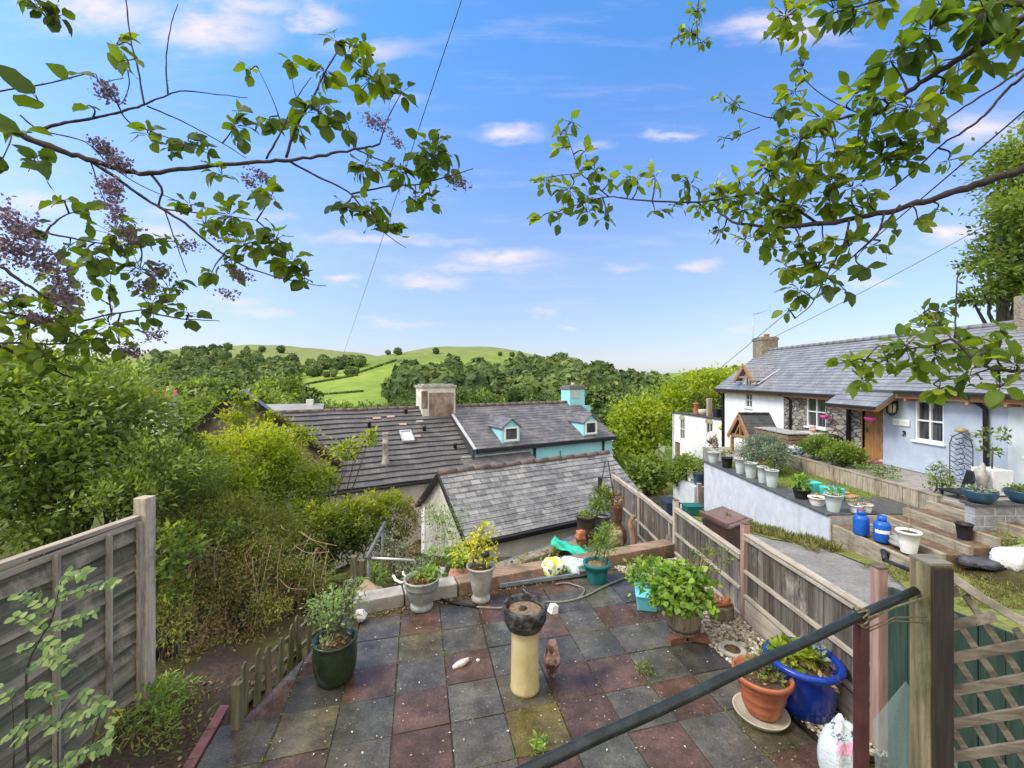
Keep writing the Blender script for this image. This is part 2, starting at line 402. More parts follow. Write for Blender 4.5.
def hit(px, py, lo=30, hi=5000):
    d = np.geomspace(lo, hi, 1400); X = (px-CX)*d/F; z = H-(py-HY)*d/F
    k = np.argmax(z < Zt(X, d))
    if not (z < Zt(X, d)).any(): return None
    return float(X[k]), float(d[k]), float(Zt(X[k], d[k]))

# ------------------------------------------------------------------ distant woods
def ico(sub=2):
    import bmesh
    bm = bmesh.new(); bmesh.ops.create_icosphere(bm, subdivisions=sub, radius=1)
    v = np.array([p.co[:] for p in bm.verts]); f = np.array([[q.index for q in p.verts] for p in bm.faces]); bm.free(); return v, f
ICO2 = ico(2); ICO1 = ico(1)
def in_poly(x, y, poly):
    c = False; j = len(poly)-1
    for i in range(len(poly)):
        if (poly[i][1] > y) != (poly[j][1] > y) and x < (poly[j][0]-poly[i][0])*(y-poly[i][1])/(poly[j][1]-poly[i][1])+poly[i][0]: c = not c
        j = i
    return c
def wood_mesh(name, trees):
    """trees: (x,y,z,r,h): low crowns of leaf facets round a rough core"""
    VV, FF, VA = [], [], []; o = 0
    v0, f0 = ICO2
    for (x, y, z, r, h) in trees:
        ph = RNG.random(3)*6
        dis = 1+.16*np.sin(v0[:,0]*4+ph[0])*np.sin(v0[:,1]*4+ph[1])+.14*np.sin(v0[:,2]*6+ph[2])+.10*RNG.normal(size=len(v0))
        v = v0*dis[:,None]*np.array([r, r, h*.55])*.9; tone = RNG.random()
        VV.append(v+np.array([x, y, z+h*.5])); FF.append(f0+o); o += len(v)
        VA.append(np.clip(tone*.6+.2*RNG.random(len(f0)), 0, 1))
        n = 110; d = rnd_dirs(n, .45); p = d*np.array([r, r, h*.55])*(.80+.32*RNG.random((n,1)))+np.array([x, y, z+h*.5])
        a = rnd_dirs(n)*(r*(.12+.16*RNG.random((n,1)))); b = unit(np.cross(a, d+.3*RNG.normal(size=(n,3))))*np.linalg.norm(a, axis=1, keepdims=True)
        VV.append(np.stack([p-a, p+b, p+a, p-b], 1).reshape(-1, 3)); k = (np.arange(n)*4)[:,None]
        FF.append(np.concatenate([k+np.array([0,1,2]), k+np.array([0,2,3])], 1).reshape(-1, 3)+o); o += 4*n
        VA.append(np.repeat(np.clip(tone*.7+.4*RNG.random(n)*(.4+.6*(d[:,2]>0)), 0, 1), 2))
    return stuff(npmesh(name, np.concatenate(VV), np.concatenate(FF), L_FAR, None, np.concatenate(VA)))
W = [
 ([(150,357),(185,354),(215,355),(240,357),(258,361),(280,366),(296,374),(290,386),(240,386),(200,392),(150,395)], 190, 5.2),
 ([(272,366),(330,364),(366,366),(378,370),(345,377),(300,379)], 46, 4.2),
 ([(396,404),(404,390),(428,381),(480,379),(516,372),(556,367),(590,372),(606,379),(614,408),(560,412),(450,412),(400,409)], 300, 5.6),
 ([(604,388),(640,384),(690,383),(740,382),(740,396),(660,404),(606,412)], 110, 4.5),
 ([(180,392),(230,390),(262,390),(290,392),(296,404),(180,408)], 50, 5.0),
]
wt = []
for poly, n, r in W:
    xs = [p[0] for p in poly]; ys = [p[1] for p in poly]; k = 0; g = 0
    while k < n and g < n*40:
        g += 1; x, y = random.uniform(min(xs), max(xs)), random.uniform(min(ys), max(ys))
        if not in_poly(x, y, poly): continue
        q = hit(x, y, 110)
        if q is None or q[1] > 1500: continue
        s = r*random.uniform(.5, 1.4)*(1 if q[1] < 700 else 1.2); wt.append((q[0], q[1], q[2], s, s*random.uniform(1.5, 2.1))); k += 1
tag(wood_mesh('woodland', wt), 'dark green broadleaf wood covering the far hillside', 'woodland')
dots = []
for (x, y) in [(213,351),(220,350),(228,350),(247,350),(262,352),(281,353),(378,354),(388,355),(398,355),(436,354),(500,356),(512,357),(520,357),(548,361),(625,378),(634,377),(655,378),(668,378),(690,377),(700,376),(712,375),(720,374),(735,372),(345,361),(320,374),(330,362)]:
    q = hit(x, y, 110)
    if q and q[1] < 3000: s = q[1]*random.uniform(2.2, 4.2)/F; dots.append((q[0], q[1], q[2], s, s*1.7))
for a, b in [((300,397),(362,392)),((300,386),(356,376)),((345,378),(396,361)),((620,381),(720,379)),((620,386),(700,384))]:
    for k in range(34):
        t = k/33+random.uniform(-.01,.01); q = hit(a[0]+(b[0]-a[0])*t, a[1]+(b[1]-a[1])*t, 110)
        if q and q[1] < 3000: s = q[1]*1.3/F; dots.append((q[0], q[1], q[2], s*random.uniform(.6,1.3), s*1.5))
tag(wood_mesh('hedgerow', dots), 'thin hedgerows and lone trees dotted along the far fields and ridge', 'hedgerow')

# nearer valley trees: individuals
CROWNS = []
def crown_proto(k):
    blobs = [(0,0,.62,.46,.46,.36)]
    for i in range(5): blobs.append((random.uniform(-.34,.34), random.uniform(-.34,.34), random.uniform(.38,.85), random.uniform(.2,.3), random.uniform(.2,.3), random.uniform(.16,.24)))
    return blobs
def valley_tree(x, y, z, h, label, mat, proto={}):
    key = mat.name, random.randint(0, 2)
    if key not in proto:
        t = thing('broadleaf_tree', label, 'tree', (x, y, z), 0, 'trees in the valley')
        foliage('crown', crown_proto(0), 2600, .075, mat, t, 60, .16, ratio=.75, inner=.3)
        MB().tube([(0,0,-.05),(.01,0,.25),(0,.01,.6)], [.035,.028,.01], 7).build('trunk', BARK, t, recalc=False)
        t.scale = (h,)*3; proto[key] = t; return t
    return dup(proto[key], (x, y, z), random.uniform(0, 6), label, h)
def by(px, ytop, d, h, what, mat):
    X = (px-CX)*d/F; ztop = H-(ytop-HY)*d/F; z = float(Zt(X, d))
    h = max(h, (ztop-z)*.97); return valley_tree(X, d, ztop-h*1.0, h, what, mat)
vt = [(205,380,120),(232,383,110),(258,377,105),(276,380,96),(296,386,112),(316,402,90),(344,405,84),(372,406,78),(300,400,70),(262,392,62),(186,388,90),(404,402,95),(216,396,60),
 (430,394,120),(462,389,130),(490,392,118),(520,388,140),(545,394,110),(560,398,98),(600,392,90),(624,386,86),(648,391,100),(668,388,120),(612,402,64),(636,405,70),(690,384,150),(705,388,110),(590,400,120),(480,396,95),(643,396,60)]
place_words = {0:'above the left gabled roof', 1:'behind the terrace roof', 2:'beyond the turquoise house'}
ORD = 'first second third fourth fifth sixth seventh eighth ninth tenth eleventh twelfth thirteenth'.split()
for i, (px, yt, d) in enumerate(vt):
    mat = (L_SHRUB, L_DARK, L_FAR)[i % 3]
    tone = ('bright mid green', 'dark green', 'dull green')[i % 3]
    rel = place_words[0 if px < 310 else 1 if px < 570 else 2]
    rel = place_words[0 if px < 310 else 1 if px < 570 else 2]; row = sorted(q[0] for q in vt if (q[0] < 310) == (px < 310) and (310 <= q[0] < 570) == (310 <= px < 570))
    by(px, yt, d, 9, '%s valley tree %s, %s from the left' % (tone, rel, ORD[row.index(px)]), mat)

# ------------------------------------------------------------------ sky, sun, camera
SKY = 0.11; SUN_AZ, SUN_EL = -100, 48      # degrees; azimuth from +Y towards +X
w = bpy.data.worlds.new('World'); S.world = w; w.use_nodes = True; nt = w.node_tree; nt.nodes.clear()
out = nt.nodes.new('ShaderNodeOutputWorld'); bg = nt.nodes.new('ShaderNodeBackground'); nt.links.new(bg.outputs[0], out.inputs[0])
sky = N(nt, 'ShaderNodeTexSky', sky_type='NISHITA', sun_disc=False, sun_elevation=R(SUN_EL), sun_rotation=R(SUN_AZ), altitude=100, air_density=1.0, dust_density=.6, ozone_density=2.0)
tc = N(nt, 'ShaderNodeTexCoord'); sx = N(nt, 'ShaderNodeSeparateXYZ'); nt.links.new(tc.outputs['Generated'], sx.inputs[0])
ymax = N(nt, 'ShaderNodeMath', operation='MAXIMUM'); ymax.inputs[1].default_value = .02; nt.links.new(sx.outputs[1], ymax.inputs[0])
dv = []
for k in (0, 2):
    d = N(nt, 'ShaderNodeMath', operation='DIVIDE'); nt.links.new(sx.outputs[k], d.inputs[0]); nt.links.new(ymax.outputs[0], d.inputs[1]); dv.append(d)
cm = N(nt, 'ShaderNodeCombineXYZ'); nt.links.new(dv[0].outputs[0], cm.inputs[0]); nt.links.new(dv[1].outputs[0], cm.inputs[1])
mpn = N(nt, 'ShaderNodeMapping'); mpn.inputs['Scale'].default_value = (9, 22, 1); nt.links.new(cm.outputs[0], mpn.inputs[0])
nz = N(nt, 'ShaderNodeTexNoise'); nz.inputs['Scale'].default_value = 1; nz.inputs['Detail'].default_value = 6; nz.inputs['Roughness'].default_value = .6; nt.links.new(mpn.outputs[0], nz.inputs['Vector'])
wob = N(nt, 'ShaderNodeVectorMath', operation='MULTIPLY_ADD'); wob.inputs[1].default_value = (.14, .07, 0); nt.links.new(nz.outputs['Color'], wob.inputs[0]); nt.links.new(cm.outputs[0], wob.inputs[2])
CL = [(95,10,85,22,1),(215,28,70,28,1),(250,8,60,14,.9),(165,28,50,22,.8),(316,17,32,16,1),(368,48,55,12,.7),(385,52,20,7,.5),(511,133,33,10,1),(594,147,22,7,.45),(676,135,30,6,.8),(782,28,70,16,1),(400,98,30,7,.45),(380,240,60,6,.6),(430,243,60,5,.5),
 (500,258,56,9,1),(480,268,80,5,.5),(428,281,40,9,1),(343,281,20,7,.8),(262,310,38,6,.7),(400,322,42,5,.5),(390,322,24,4,.5),(700,266,26,6,.8),(628,266,24,5,.4),(544,313,18,4,.5),(570,326,12,3,.5),(955,233,36,12,1),(985,230,24,9,.6),(870,279,34,6,.7),(35,203,42,12,.8),(150,235,50,10,.8),(170,215,34,8,.6),(330,236,40,6,.5),(265,218,40,6,.5),
 (985,128,60,18,.9),(870,230,20,5,.5),(240,300,30,5,.6),(740,330,26,3,.3),(650,352,90,8,-.0)]
mask = None
for (x, y, a, b, s) in CL:
    if s <= 0: continue
    c = ((x-CX)/F+.07, (HY-y)/F+.035, 0)
    sub = N(nt, 'ShaderNodeVectorMath', operation='SUBTRACT'); sub.inputs[1].default_value = c; nt.links.new(wob.outputs[0], sub.inputs[0])
    mul = N(nt, 'ShaderNodeVectorMath', operation='MULTIPLY'); mul.inputs[1].default_value = (F/a, F/b, 0); nt.links.new(sub.outputs[0], mul.inputs[0])
    ln = N(nt, 'ShaderNodeVectorMath', operation='LENGTH'); nt.links.new(mul.outputs[0], ln.inputs[0])
    mr = N(nt, 'ShaderNodeMapRange', interpolation_type='SMOOTHSTEP'); mr.inputs[1].default_value = 1.35; mr.inputs[2].default_value = .0; mr.inputs[3].default_value = 0; mr.inputs[4].default_value = s*.9
    nt.links.new(ln.outputs['Value'], mr.inputs[0])
    if mask is None: mask = mr.outputs[0]
    else:
        mx = N(nt, 'ShaderNodeMath', operation='MAXIMUM'); nt.links.new(mask, mx.inputs[0]); nt.links.new(mr.outputs[0], mx.inputs[1]); mask = mx.outputs[0]
frag = N(nt, 'ShaderNodeMapRange'); frag.inputs[1].default_value = .32; frag.inputs[2].default_value = .58; frag.inputs[3].default_value = .35; nt.links.new(nz.outputs[0], frag.inputs[0])
mf = N(nt, 'ShaderNodeMath', operation='MULTIPLY'); nt.links.new(mask, mf.inputs[0]); nt.links.new(frag.outputs[0], mf.inputs[1])
fy = N(nt, 'ShaderNodeMath', operation='GREATER_THAN'); fy.inputs[1].default_value = .03; nt.links.new(sx.outputs[1], fy.inputs[0])
mf2 = N(nt, 'ShaderNodeMath', operation='MULTIPLY'); nt.links.new(mf.outputs[0], mf2.inputs[0]); nt.links.new(fy.outputs[0], mf2.inputs[1])
skyhs = N(nt, 'ShaderNodeHueSaturation'); skyhs.inputs['Saturation'].default_value = 1.0; nt.links.new(sky.outputs[0], skyhs.inputs['Color'])
tin = ramp(nt, [(0, (.60,.63,.86)), (.06, (.66,.62,.72)), (.26, (.92,.88,1.02)), (.62, (.60,1.04,1.42))]); nt.links.new(sx.outputs[2], tin.inputs[0])
SKYTINT = mixc(nt, skyhs.outputs[0], tin.outputs[0], 1.0, 'MULTIPLY')
[n for n in nt.nodes if n.type == 'MIX'][-1].clamp_result = False
# unseen white sky added overhead and behind the camera for neutral light
ov = N(nt, 'ShaderNodeMapRange', interpolation_type='SMOOTHSTEP'); ov.inputs[1].default_value = .70; ov.inputs[2].default_value = .92; nt.links.new(sx.outputs[2], ov.inputs[0])
bh = N(nt, 'ShaderNodeMapRange', interpolation_type='SMOOTHSTEP'); bh.inputs[1].default_value = .05; bh.inputs[2].default_value = -.55; nt.links.new(sx.outputs[1], bh.inputs[0])
om = N(nt, 'ShaderNodeMath', operation='MAXIMUM'); nt.links.new(ov.outputs[0], om.inputs[0]); nt.links.new(bh.outputs[0], om.inputs[1])
cc0 = mixc(nt, SKYTINT, (9.0,8.5,7.8), om.outputs[0])
mp2 = N(nt, 'ShaderNodeMapping'); mp2.inputs['Scale'].default_value = (2.6, 15, 1); mp2.inputs['Location'].default_value = (3.3, .7, 0); nt.links.new(cm.outputs[0], mp2.inputs[0])
wz = N(nt, 'ShaderNodeTexNoise'); wz.inputs['Scale'].default_value = 1; wz.inputs['Detail'].default_value = 7; wz.inputs['Roughness'].default_value = .62; nt.links.new(mp2.outputs[0], wz.inputs['Vector'])
wr = N(nt, 'ShaderNodeMapRange', interpolation_type='SMOOTHSTEP'); wr.inputs[1].default_value = .50; wr.inputs[2].default_value = .78; wr.inputs[4].default_value = .26; nt.links.new(wz.outputs[0], wr.inputs[0])
wm = N(nt, 'ShaderNodeMath', operation='MULTIPLY'); nt.links.new(wr.outputs[0], wm.inputs[0]); nt.links.new(fy.outputs[0], wm.inputs[1])
cc1 = mixc(nt, cc0, (3.6,3.6,4.2), wm.outputs[0])
cc = mixc(nt, cc1, (4.5,4.0,4.4), mf2.outputs[0])
nt.links.new(cc, bg.inputs[0]); bg.inputs[1].default_value = SKY
sl = bpy.data.lights.new('sun', 'SUN'); sl.energy = 1.75; sl.angle = R(24); sl.color = (1, .94, .85)
so = bpy.data.objects.new('sun', sl); COL.objects.link(so)
dirv = Vector((math.sin(R(SUN_AZ))*math.cos(R(SUN_EL)), math.cos(R(SUN_AZ))*math.cos(R(SUN_EL)), math.sin(R(SUN_EL))))
so.rotation_euler = dirv.to_track_quat('Z', 'Y').to_euler(); so.location = dirv*50
cam = bpy.data.cameras.new('camera'); co = bpy.data.objects.new('camera', cam); COL.objects.link(co); S.camera = co
co.location = (0, 0, H); co.rotation_euler = (R(90), 0, 0); cam.sensor_width = 36; cam.lens = F/1024*36; cam.shift_y = -(384-HY)/1024*-1*-1
cam.clip_start = .05; cam.clip_end = 20000
S.view_settings.view_transform = 'Standard'; S.view_settings.look = 'None'; S.view_settings.exposure = 1.1; S.view_settings.gamma = 1
# ------------------------------------------------------------------ building materials
TILE = Slate('concrete_roof_tiles', (.085,.085,.09), (.135,.133,.136), (.05,.05,.05), .33, .30, (.24,.23,.22), (.60,.80), .6, .004)
SLATE_D = Slate('welsh_slate_purple', (.10,.098,.105), (.18,.175,.18), (.05,.05,.055), .32, .21, (.30,.28,.27), (.62,.8), .5)
SLATE_L = Slate('lichen_slate', (.12,.125,.135), (.27,.275,.28), (.05,.05,.055), .26, .17, (.36,.36,.345), (.52,.74), .55)
SLATE_G = Slate('new_grey_slate', (.195,.205,.225), (.255,.265,.285), (.085,.085,.095), .25, .21, (.30,.31,.33), (.62,.85), rough=.42)
SLATE_B = Slate('dark_porch_slate', (.05,.055,.06), (.085,.09,.10), (.02,.02,.02), .3, .2, None, rough=.5)
RIDGE = M('ridge_tile', (.16,.12,.11), (.09,.075,.07), .8, 6)
LEAD = M('lead_flashing', (.50,.52,.54), (.36,.38,.40), .5, 5)
WHITE_R = M('white_render', (.86,.85,.82), (.76,.75,.72), .9, 3, b=.35, bs_scale=60, dirt=(.52,.50,.44), dirt_scale=1.4, dirt_amt=(.54,.8))
WHITE_ST = M('whitewashed_stone', (.74,.71,.66), (.50,.46,.40), .9, 4, b=.9, dirt=(.30,.27,.20), dirt_scale=2.2, dirt_amt=(.52,.66), dist=.03)
BLUE_R = M('pale_blue_render', (.46,.52,.59), (.38,.44,.51), .9, 2, b=.7, bs_scale=40, dirt=(.31,.36,.41), dirt_scale=1.0, dirt_amt=(.48,.8))
LAV_R = M('lavender_white_render', (.58,.60,.65), (.48,.50,.55), .9, 3, b=.6, bs_scale=40, dirt=(.36,.37,.38), dirt_scale=1.6, dirt_amt=(.52,.78))
PALE_R = M('pale_grey_render', (.58,.62,.62), (.50,.54,.54), .9, 3, b=.4, bs_scale=40)
TURQ = M('turquoise_paint', (.30,.64,.72), (.26,.56,.64), .85, 2, b=.3, bs_scale=40, dirt=(.5,.66,.68), dirt_amt=(.6,.8))
STONE = Rubble('rubble_stone', [(.10,.09,.075), (.28,.245,.19), (.44,.40,.33), (.18,.15,.11), (.54,.51,.45)], (.07,.062,.052), (2.4,2.6,6.0))
CHIM = Rubble('chimney_stone', [(.20,.17,.12), (.33,.28,.20), (.26,.22,.17)], (.30,.27,.22), (5,5,7))
BROWN_R = M('patchy_brown_render', (.30,.22,.17), (.13,.09,.075), .95, 2.5, b=.6, dirt=(.45,.40,.34), dirt_amt=(.5,.75))
CREAM_R = M('stained_cream_render', (.66,.63,.55), (.48,.45,.38), .95, 3, b=.6, dirt=(.18,.17,.12), dirt_amt=(.58,.72))
OAK = Wood('oak', (.42,.22,.085), (.27,.13,.05), 'z')
OAKX = Wood('oak_beam', (.40,.22,.11), (.24,.12,.06), 'y')
DARKWOOD = Wood('dark_bargeboard', (.035,.028,.026), (.018,.015,.014), 'x')
PINK = M('pink_plastic', (.75,.06,.38), (.62,.05,.30), .4, 10, b=.1)
TERRA = M('terracotta', (.42,.15,.075), (.30,.10,.05), .75, 8, b=.3, dirt=(.40,.30,.22), dirt_amt=(.6,.8))
ASPH = M('asphalt', (.24,.235,.225), (.13,.128,.124), .9, 22, b=.9, dirt=(.28,.27,.25), dirt_scale=1.2)
GRASS_M = M('lawn_grass', (.19,.215,.045), (.09,.105,.025), .95, 14, b=.8, dirt=(.24,.23,.07), dirt_scale=1.5)
SLAB = M('dark_paving_slab', (.10,.10,.10), (.055,.055,.055), .5, 7, b=.3, dirt=(.2,.19,.16), dirt_amt=(.58,.75))
PATH_M = M('concrete_path', (.33,.31,.28), (.22,.21,.19), .85, 4, b=.4)
SLEEPER = Wood('weathered_sleeper', (.46,.39,.30), (.27,.22,.16), 'z', dirt=(.15,.12,.08))
SLEEPY = Wood('pale_step_timber', (.40,.35,.27), (.20,.165,.12), 'y', dirt=(.14,.11,.08))
STEPSOIL = M('wet_brown_tread', (.19,.125,.075), (.08,.055,.035), .7, 6, b=.5)
GREYPOT = M('sage_grey_pot', (.52,.57,.56), (.46,.51,.50), .5, 6, b=.05)
TURQP = M('turquoise_plastic', (.10,.62,.58), (.08,.52,.50), .4, 6, b=.05)
BLUEMET = M('blue_gas_paint', (.012,.11,.46), (.01,.08,.36), .35, 6, b=.05)
BLUEBOWL = M('dark_teal_bowl', (.03,.085,.14), (.02,.055,.10), .35, 8, b=.1)

def pb(mb, name, mats, root, bevel=0, parent=None, recalc=True):
    o = mb.build(name, mats, None, bevel, recalc, origin=root.location if root else None)
    if root is not None: o.location = (0,0,0); o.parent = parent or root
    return o
def roof(mb, a, b, c, d, n, th=.02, mi=0, under=.07, wavy=0.0):
    """a,b eave left/right; c,d ridge right/left; courses step like lapped slates"""
    a, b, c, d = map(Vector, (a, b, c, d)); nr = (b-a).cross(d-a).normalized()
    if nr.z < 0: nr = -nr
    Lu = (b-a).length; Lv = (d-a).length; off = random.random()*5
    segs = 14 if wavy else 1
    def pt(u, v): return (a.lerp(b, u)).lerp(d.lerp(c, u), v)
    for i in range(n):
        t0, t1 = i/n, (i+1)/n
        for k in range(segs):
            u0, u1 = k/segs, (k+1)/segs
            w0 = nr*wavy*math.sin(u0*23+i*.4)*.5; w1 = nr*wavy*math.sin(u1*23+i*.4)*.5
            q = [pt(u0,t0)+nr*th+w0, pt(u1,t0)+nr*th+w1, pt(u1,t1)+nr*.002+w1, pt(u0,t1)+nr*.002+w0]
            uv = [(off+u*Lu, off+v*Lv) for u, v in ((u0,t0),(u1,t0),(u1,t1),(u0,t1))]
            mb.add(q, [(0,1,2,3)], mi, False, [uv])
            r = [pt(u0,t0)+w0, pt(u1,t0)+w1, q[1], q[0]]
            mb.add(r, [(0,1,2,3)], mi, False, [[(off,off)]*4])
    s = [p-nr*under for p in (a,b,c,d)]; z = [[(off,off)]*4]
    mb.add(s, [(3,2,1,0)], mi, False, z)
    tp = [p+nr*th*.5 for p in (a,b,c,d)]
    for i, j in ((0,1),(1,2),(2,3),(3,0)): mb.add([s[i], s[j], tp[j], tp[i]], [(0,1,2,3)], mi, False, z)
def ridge(mb, a, b, r=.11, n=16, mi=0):
    a, b = Vector(a), Vector(b); k = max(2, int((b-a).length/.45))
    for i in range(k):
        p, q = a.lerp(b, i/k), a.lerp(b, (i+.96)/k); mb.tube([p, q], [r*random.uniform(.95,1.05)]*2, 8, mi)
def wall_holes(mb, o, ux, L, z0, z1, holes, nrm, depth=.14, mi=0, ri=None):
    """vertical wall starting at o along unit ux, outward normal nrm; holes (u0,u1,za,zb) become real reveals"""
    o, ux, nrm = Vector(o), Vector(ux), Vector(nrm); ri = mi if ri is None else ri
    us = sorted({0, L, *[h[0] for h in holes], *[h[1] for h in holes]}); zs = sorted({z0, z1, *[h[2] for h in holes], *[h[3] for h in holes]})
    p = lambda u, z, d=0: o+ux*u+Vector((0,0,z))-nrm*d
    for i in range(len(us)-1):
        for j in range(len(zs)-1):
            um, zm = (us[i]+us[i+1])/2, (zs[j]+zs[j+1])/2
            if any(h[0] < um < h[1] and h[2] < zm < h[3] for h in holes): continue
            mb.poly([p(us[i],zs[j]), p(us[i+1],zs[j]), p(us[i+1],zs[j+1]), p(us[i],zs[j+1])], mi)
    for (a, b, c, d) in holes:
        for (q, r) in (((a,c),(b,c)), ((b,c),(b,d)), ((b,d),(a,d)), ((a,d),(a,c))):
            mb.poly([p(*q), p(*r), p(*r, depth), p(*q, depth)], ri)
    mb.poly([p(0,z0,.35), p(L,z0,.35), p(L,z1,.35), p(0,z1,.35)], mi)
    for u in (0, L): mb.poly([p(u,z0), p(u,z1), p(u,z1,.35), p(u,z0,.35)], mi)
    mb.poly([p(0,z1), p(L,z1), p(L,z1,.35), p(0,z1,.35)], mi)
def window(root, o, ux, nrm, u0, u1, za, zb, depth=.09, cols=2, rows=2, sill=True, fw=.06, lab=None):
    o, ux, nrm = Vector(o), Vector(ux), Vector(nrm); Wd = u1-u0
    p = lambda u, z, d=0: o+ux*u+Vector((0,0,z))-nrm*d
    m = MB(); up = Vector((0,0,1))
    def bx(ua, ub, z_a, z_b, d0, d1):
        m.prism([p(ua,z_a,d0), p(ub,z_a,d0), p(ub,z_b,d0), p(ua,z_b,d0)], -nrm*(d1-d0))
    e = .003
    bx(u0+e, u0+fw, za+e, zb-e, depth-.06, depth+.03); bx(u1-fw, u1-e, za+e, zb-e, depth-.06, depth+.03)
    bx(u0+fw, u1-fw, za+e, za+fw, depth-.058, depth+.03); bx(u0+fw, u1-fw, zb-fw, zb-e, depth-.058, depth+.03)
    for k in range(1, cols): c = u0+Wd*k/cols; bx(c-fw*.45, c+fw*.45, za+fw, zb-fw, depth-.045, depth+.02)
    for k in range(1, rows):
        c = za+(zb-za)*k/rows
        bx(u0+fw, u1-fw, c-fw*.4, c+fw*.4, depth-.05, depth+.022)
    f = pb(m, 'window', WHITEP, root)
    g = MB(); g.poly([p(u0+.01,za+.01,depth+.012), p(u1-.01,za+.01,depth+.012), p(u1-.01,zb-.01,depth+.012), p(u0+.01,zb-.01,depth+.012)])
    pb(g, 'pane', GLASS, root, parent=f, recalc=False)
    if sill:
        s = MB(); s.prism([p(u0-.08,za-.07,-.07), p(u1+.08,za-.07,-.07), p(u1+.08,za-.002,-.07), p(u0-.08,za-.002,-.07)], -nrm*(.07+depth-.06))
        pb(s, 'sill', WHITEP, root, .006, parent=f)
    return f

# ------------------------------------------------------------------ terrace: tiled house + turquoise house
e_ = Vector((.857,.515,0)).normalized(); n_ = Vector((-e_.y, e_.x, 0)); UPV = Vector((0,0,1))
T0 = Vector((-7.61,18.09,0))
def TR(t, s, z): return T0+e_*t-n_*s+UPV*z
hb = thing('terraced_house', 'old house under a wide dark roof of wavy concrete tiles with a broad stone chimney', 'house', TR(1,3.3,-4.5))
m = MB(); roof(m, TR(-3,3.6,-.907), TR(5.12,3.6,-.907), TR(5.12,0,1.613), TR(-3,0,1.613), 15, .058, wavy=.03)
roof(m, TR(5.12,-3.6,-.907), TR(-3,-3.6,-.907), TR(-3,0,1.60), TR(5.12,0,1.60), 12, .03)
rf = pb(m, 'roof', TILE, hb, recalc=False)
m = MB(); ridge(m, TR(-3,0,1.62), TR(4.2,0,1.62), .09); pb(m, 'ridge', RIDGE, hb, parent=rf)
m = MB()
wall_holes(m, TR(-3,3.3,0), e_, 8.1, -6.5, -.72, [], -n_)
wall_holes(m, TR(-3,-3.3,0), e_, 8.1, -8, -.72, [], n_)
pb(m, 'wall', CREAM_R, hb)
m = MB(); m.prism([TR(-3,3.3,-6.5), TR(-3,-3.3,-6.5), TR(-3,-3.3,-.75), TR(-3,0,1.5), TR(-3,3.3,-.75)], e_*.3); pb(m, 'gable_wall', CREAM_R, hb)
m = MB(); m.tube([TR(-3,3.68,-.98), TR(5.0,3.68,-.98)], .055, 8); pb(m, 'gutter', BLACKP, hb)
m = MB(); c0 = TR(4.62,.05,0)
rot = Matrix((e_, n_, UPV)).transposed()
m.box(c0+UPV*1.75, (1.62,.95,1.6), rot); ch = pb(m, 'chimney', CREAM_R, hb, .02)
m = MB(); m.box(c0-n_*.478+UPV*1.72+e_*.1, (1.2,.06,1.2), rot); m.box(c0-n_*.478+UPV*2.0-e_*.72, (.3,.03,.8), rot); pb(m, 'brown_patch', BROWN_R, hb, parent=ch)  # brown patches over most of the garden-facing side
m = MB(); m.box(c0+UPV*2.60, (1.72,1.05,.12), rot); m.box(c0+UPV*2.69, (1.5,.85,.06), rot); pb(m, 'cap', CONC, hb, .02, parent=ch)
m = MB(); m.lathe([(.16,0),(.13,.1),(.0,.16)], c0+UPV*2.7+e_*.55, 10); pb(m, 'chimney_pot', BLACKP, hb, parent=ch)
sn = (TR(0,0,1.613)-TR(0,3.6,-.907)); slope_u = sn.normalized(); snr = e_.cross(slope_u).normalized()
def onB(t, s, d=0): return TR(t, s, 1.613-2.52*s/3.6)+snr*d
m = MB(); rm = Matrix((e_, slope_u, snr)).transposed()
pass
for du in (-.22,.22): m.box(onB(2.72+du,1.62,.11), (.06,.62,.10), rm)
m.box(onB(2.72,1.62,.11)-slope_u*.30, (.5,.06,.10), rm); m.box(onB(2.72,1.62,.115)+slope_u*.30, (.5,.06,.11), rm)
m.v = [v for v in m.v]
sk = pb(m, 'skylight', LEAD, hb)
m = MB(); m.box(onB(2.72,1.62,.09), (.42,.56,.03), rm); pb(m, 'pane', M('pale_skylight_glass', (.75,.78,.8), (.6,.63,.66), .15, 2, b=0), hb, parent=sk)
m = MB(); b0 = onB(1.55,2.75); m.lathe([(.16,-.1),(.15,.1),(.115,.14),(.11,.75),(.13,.78),(.13,.86),(.105,.88),(.10,1.1),(.12,1.15),(.12,1.2)], b0, 14); pb(m, 'flue', CONC, hb)
for (t, s) in ((1.35,.95),(3.1,.32),(3.6,1.35),(.15,2.0),(4.62,2.35)):
    m = MB(); q = onB(t, s); m.lathe([(.07,-.05),(.07,.16),(.09,.17),(.09,.22),(.0,.26)], q, 10); pb(m, 'roof_vent', BLACKP, hb)
PINKT = M('new_pinkish_tile', (.42,.30,.26), (.34,.24,.21), .8, 8)
for (t, s) in ((1.75,.55),(2.35,.5),(2.75,.95),(3.55,.85),(3.15,1.62)):
    m = MB(); m.box(onB(t, s, .065), (.34,.12,.012), rm); o = pb(m, 'replacement_tile', PINKT, hb)

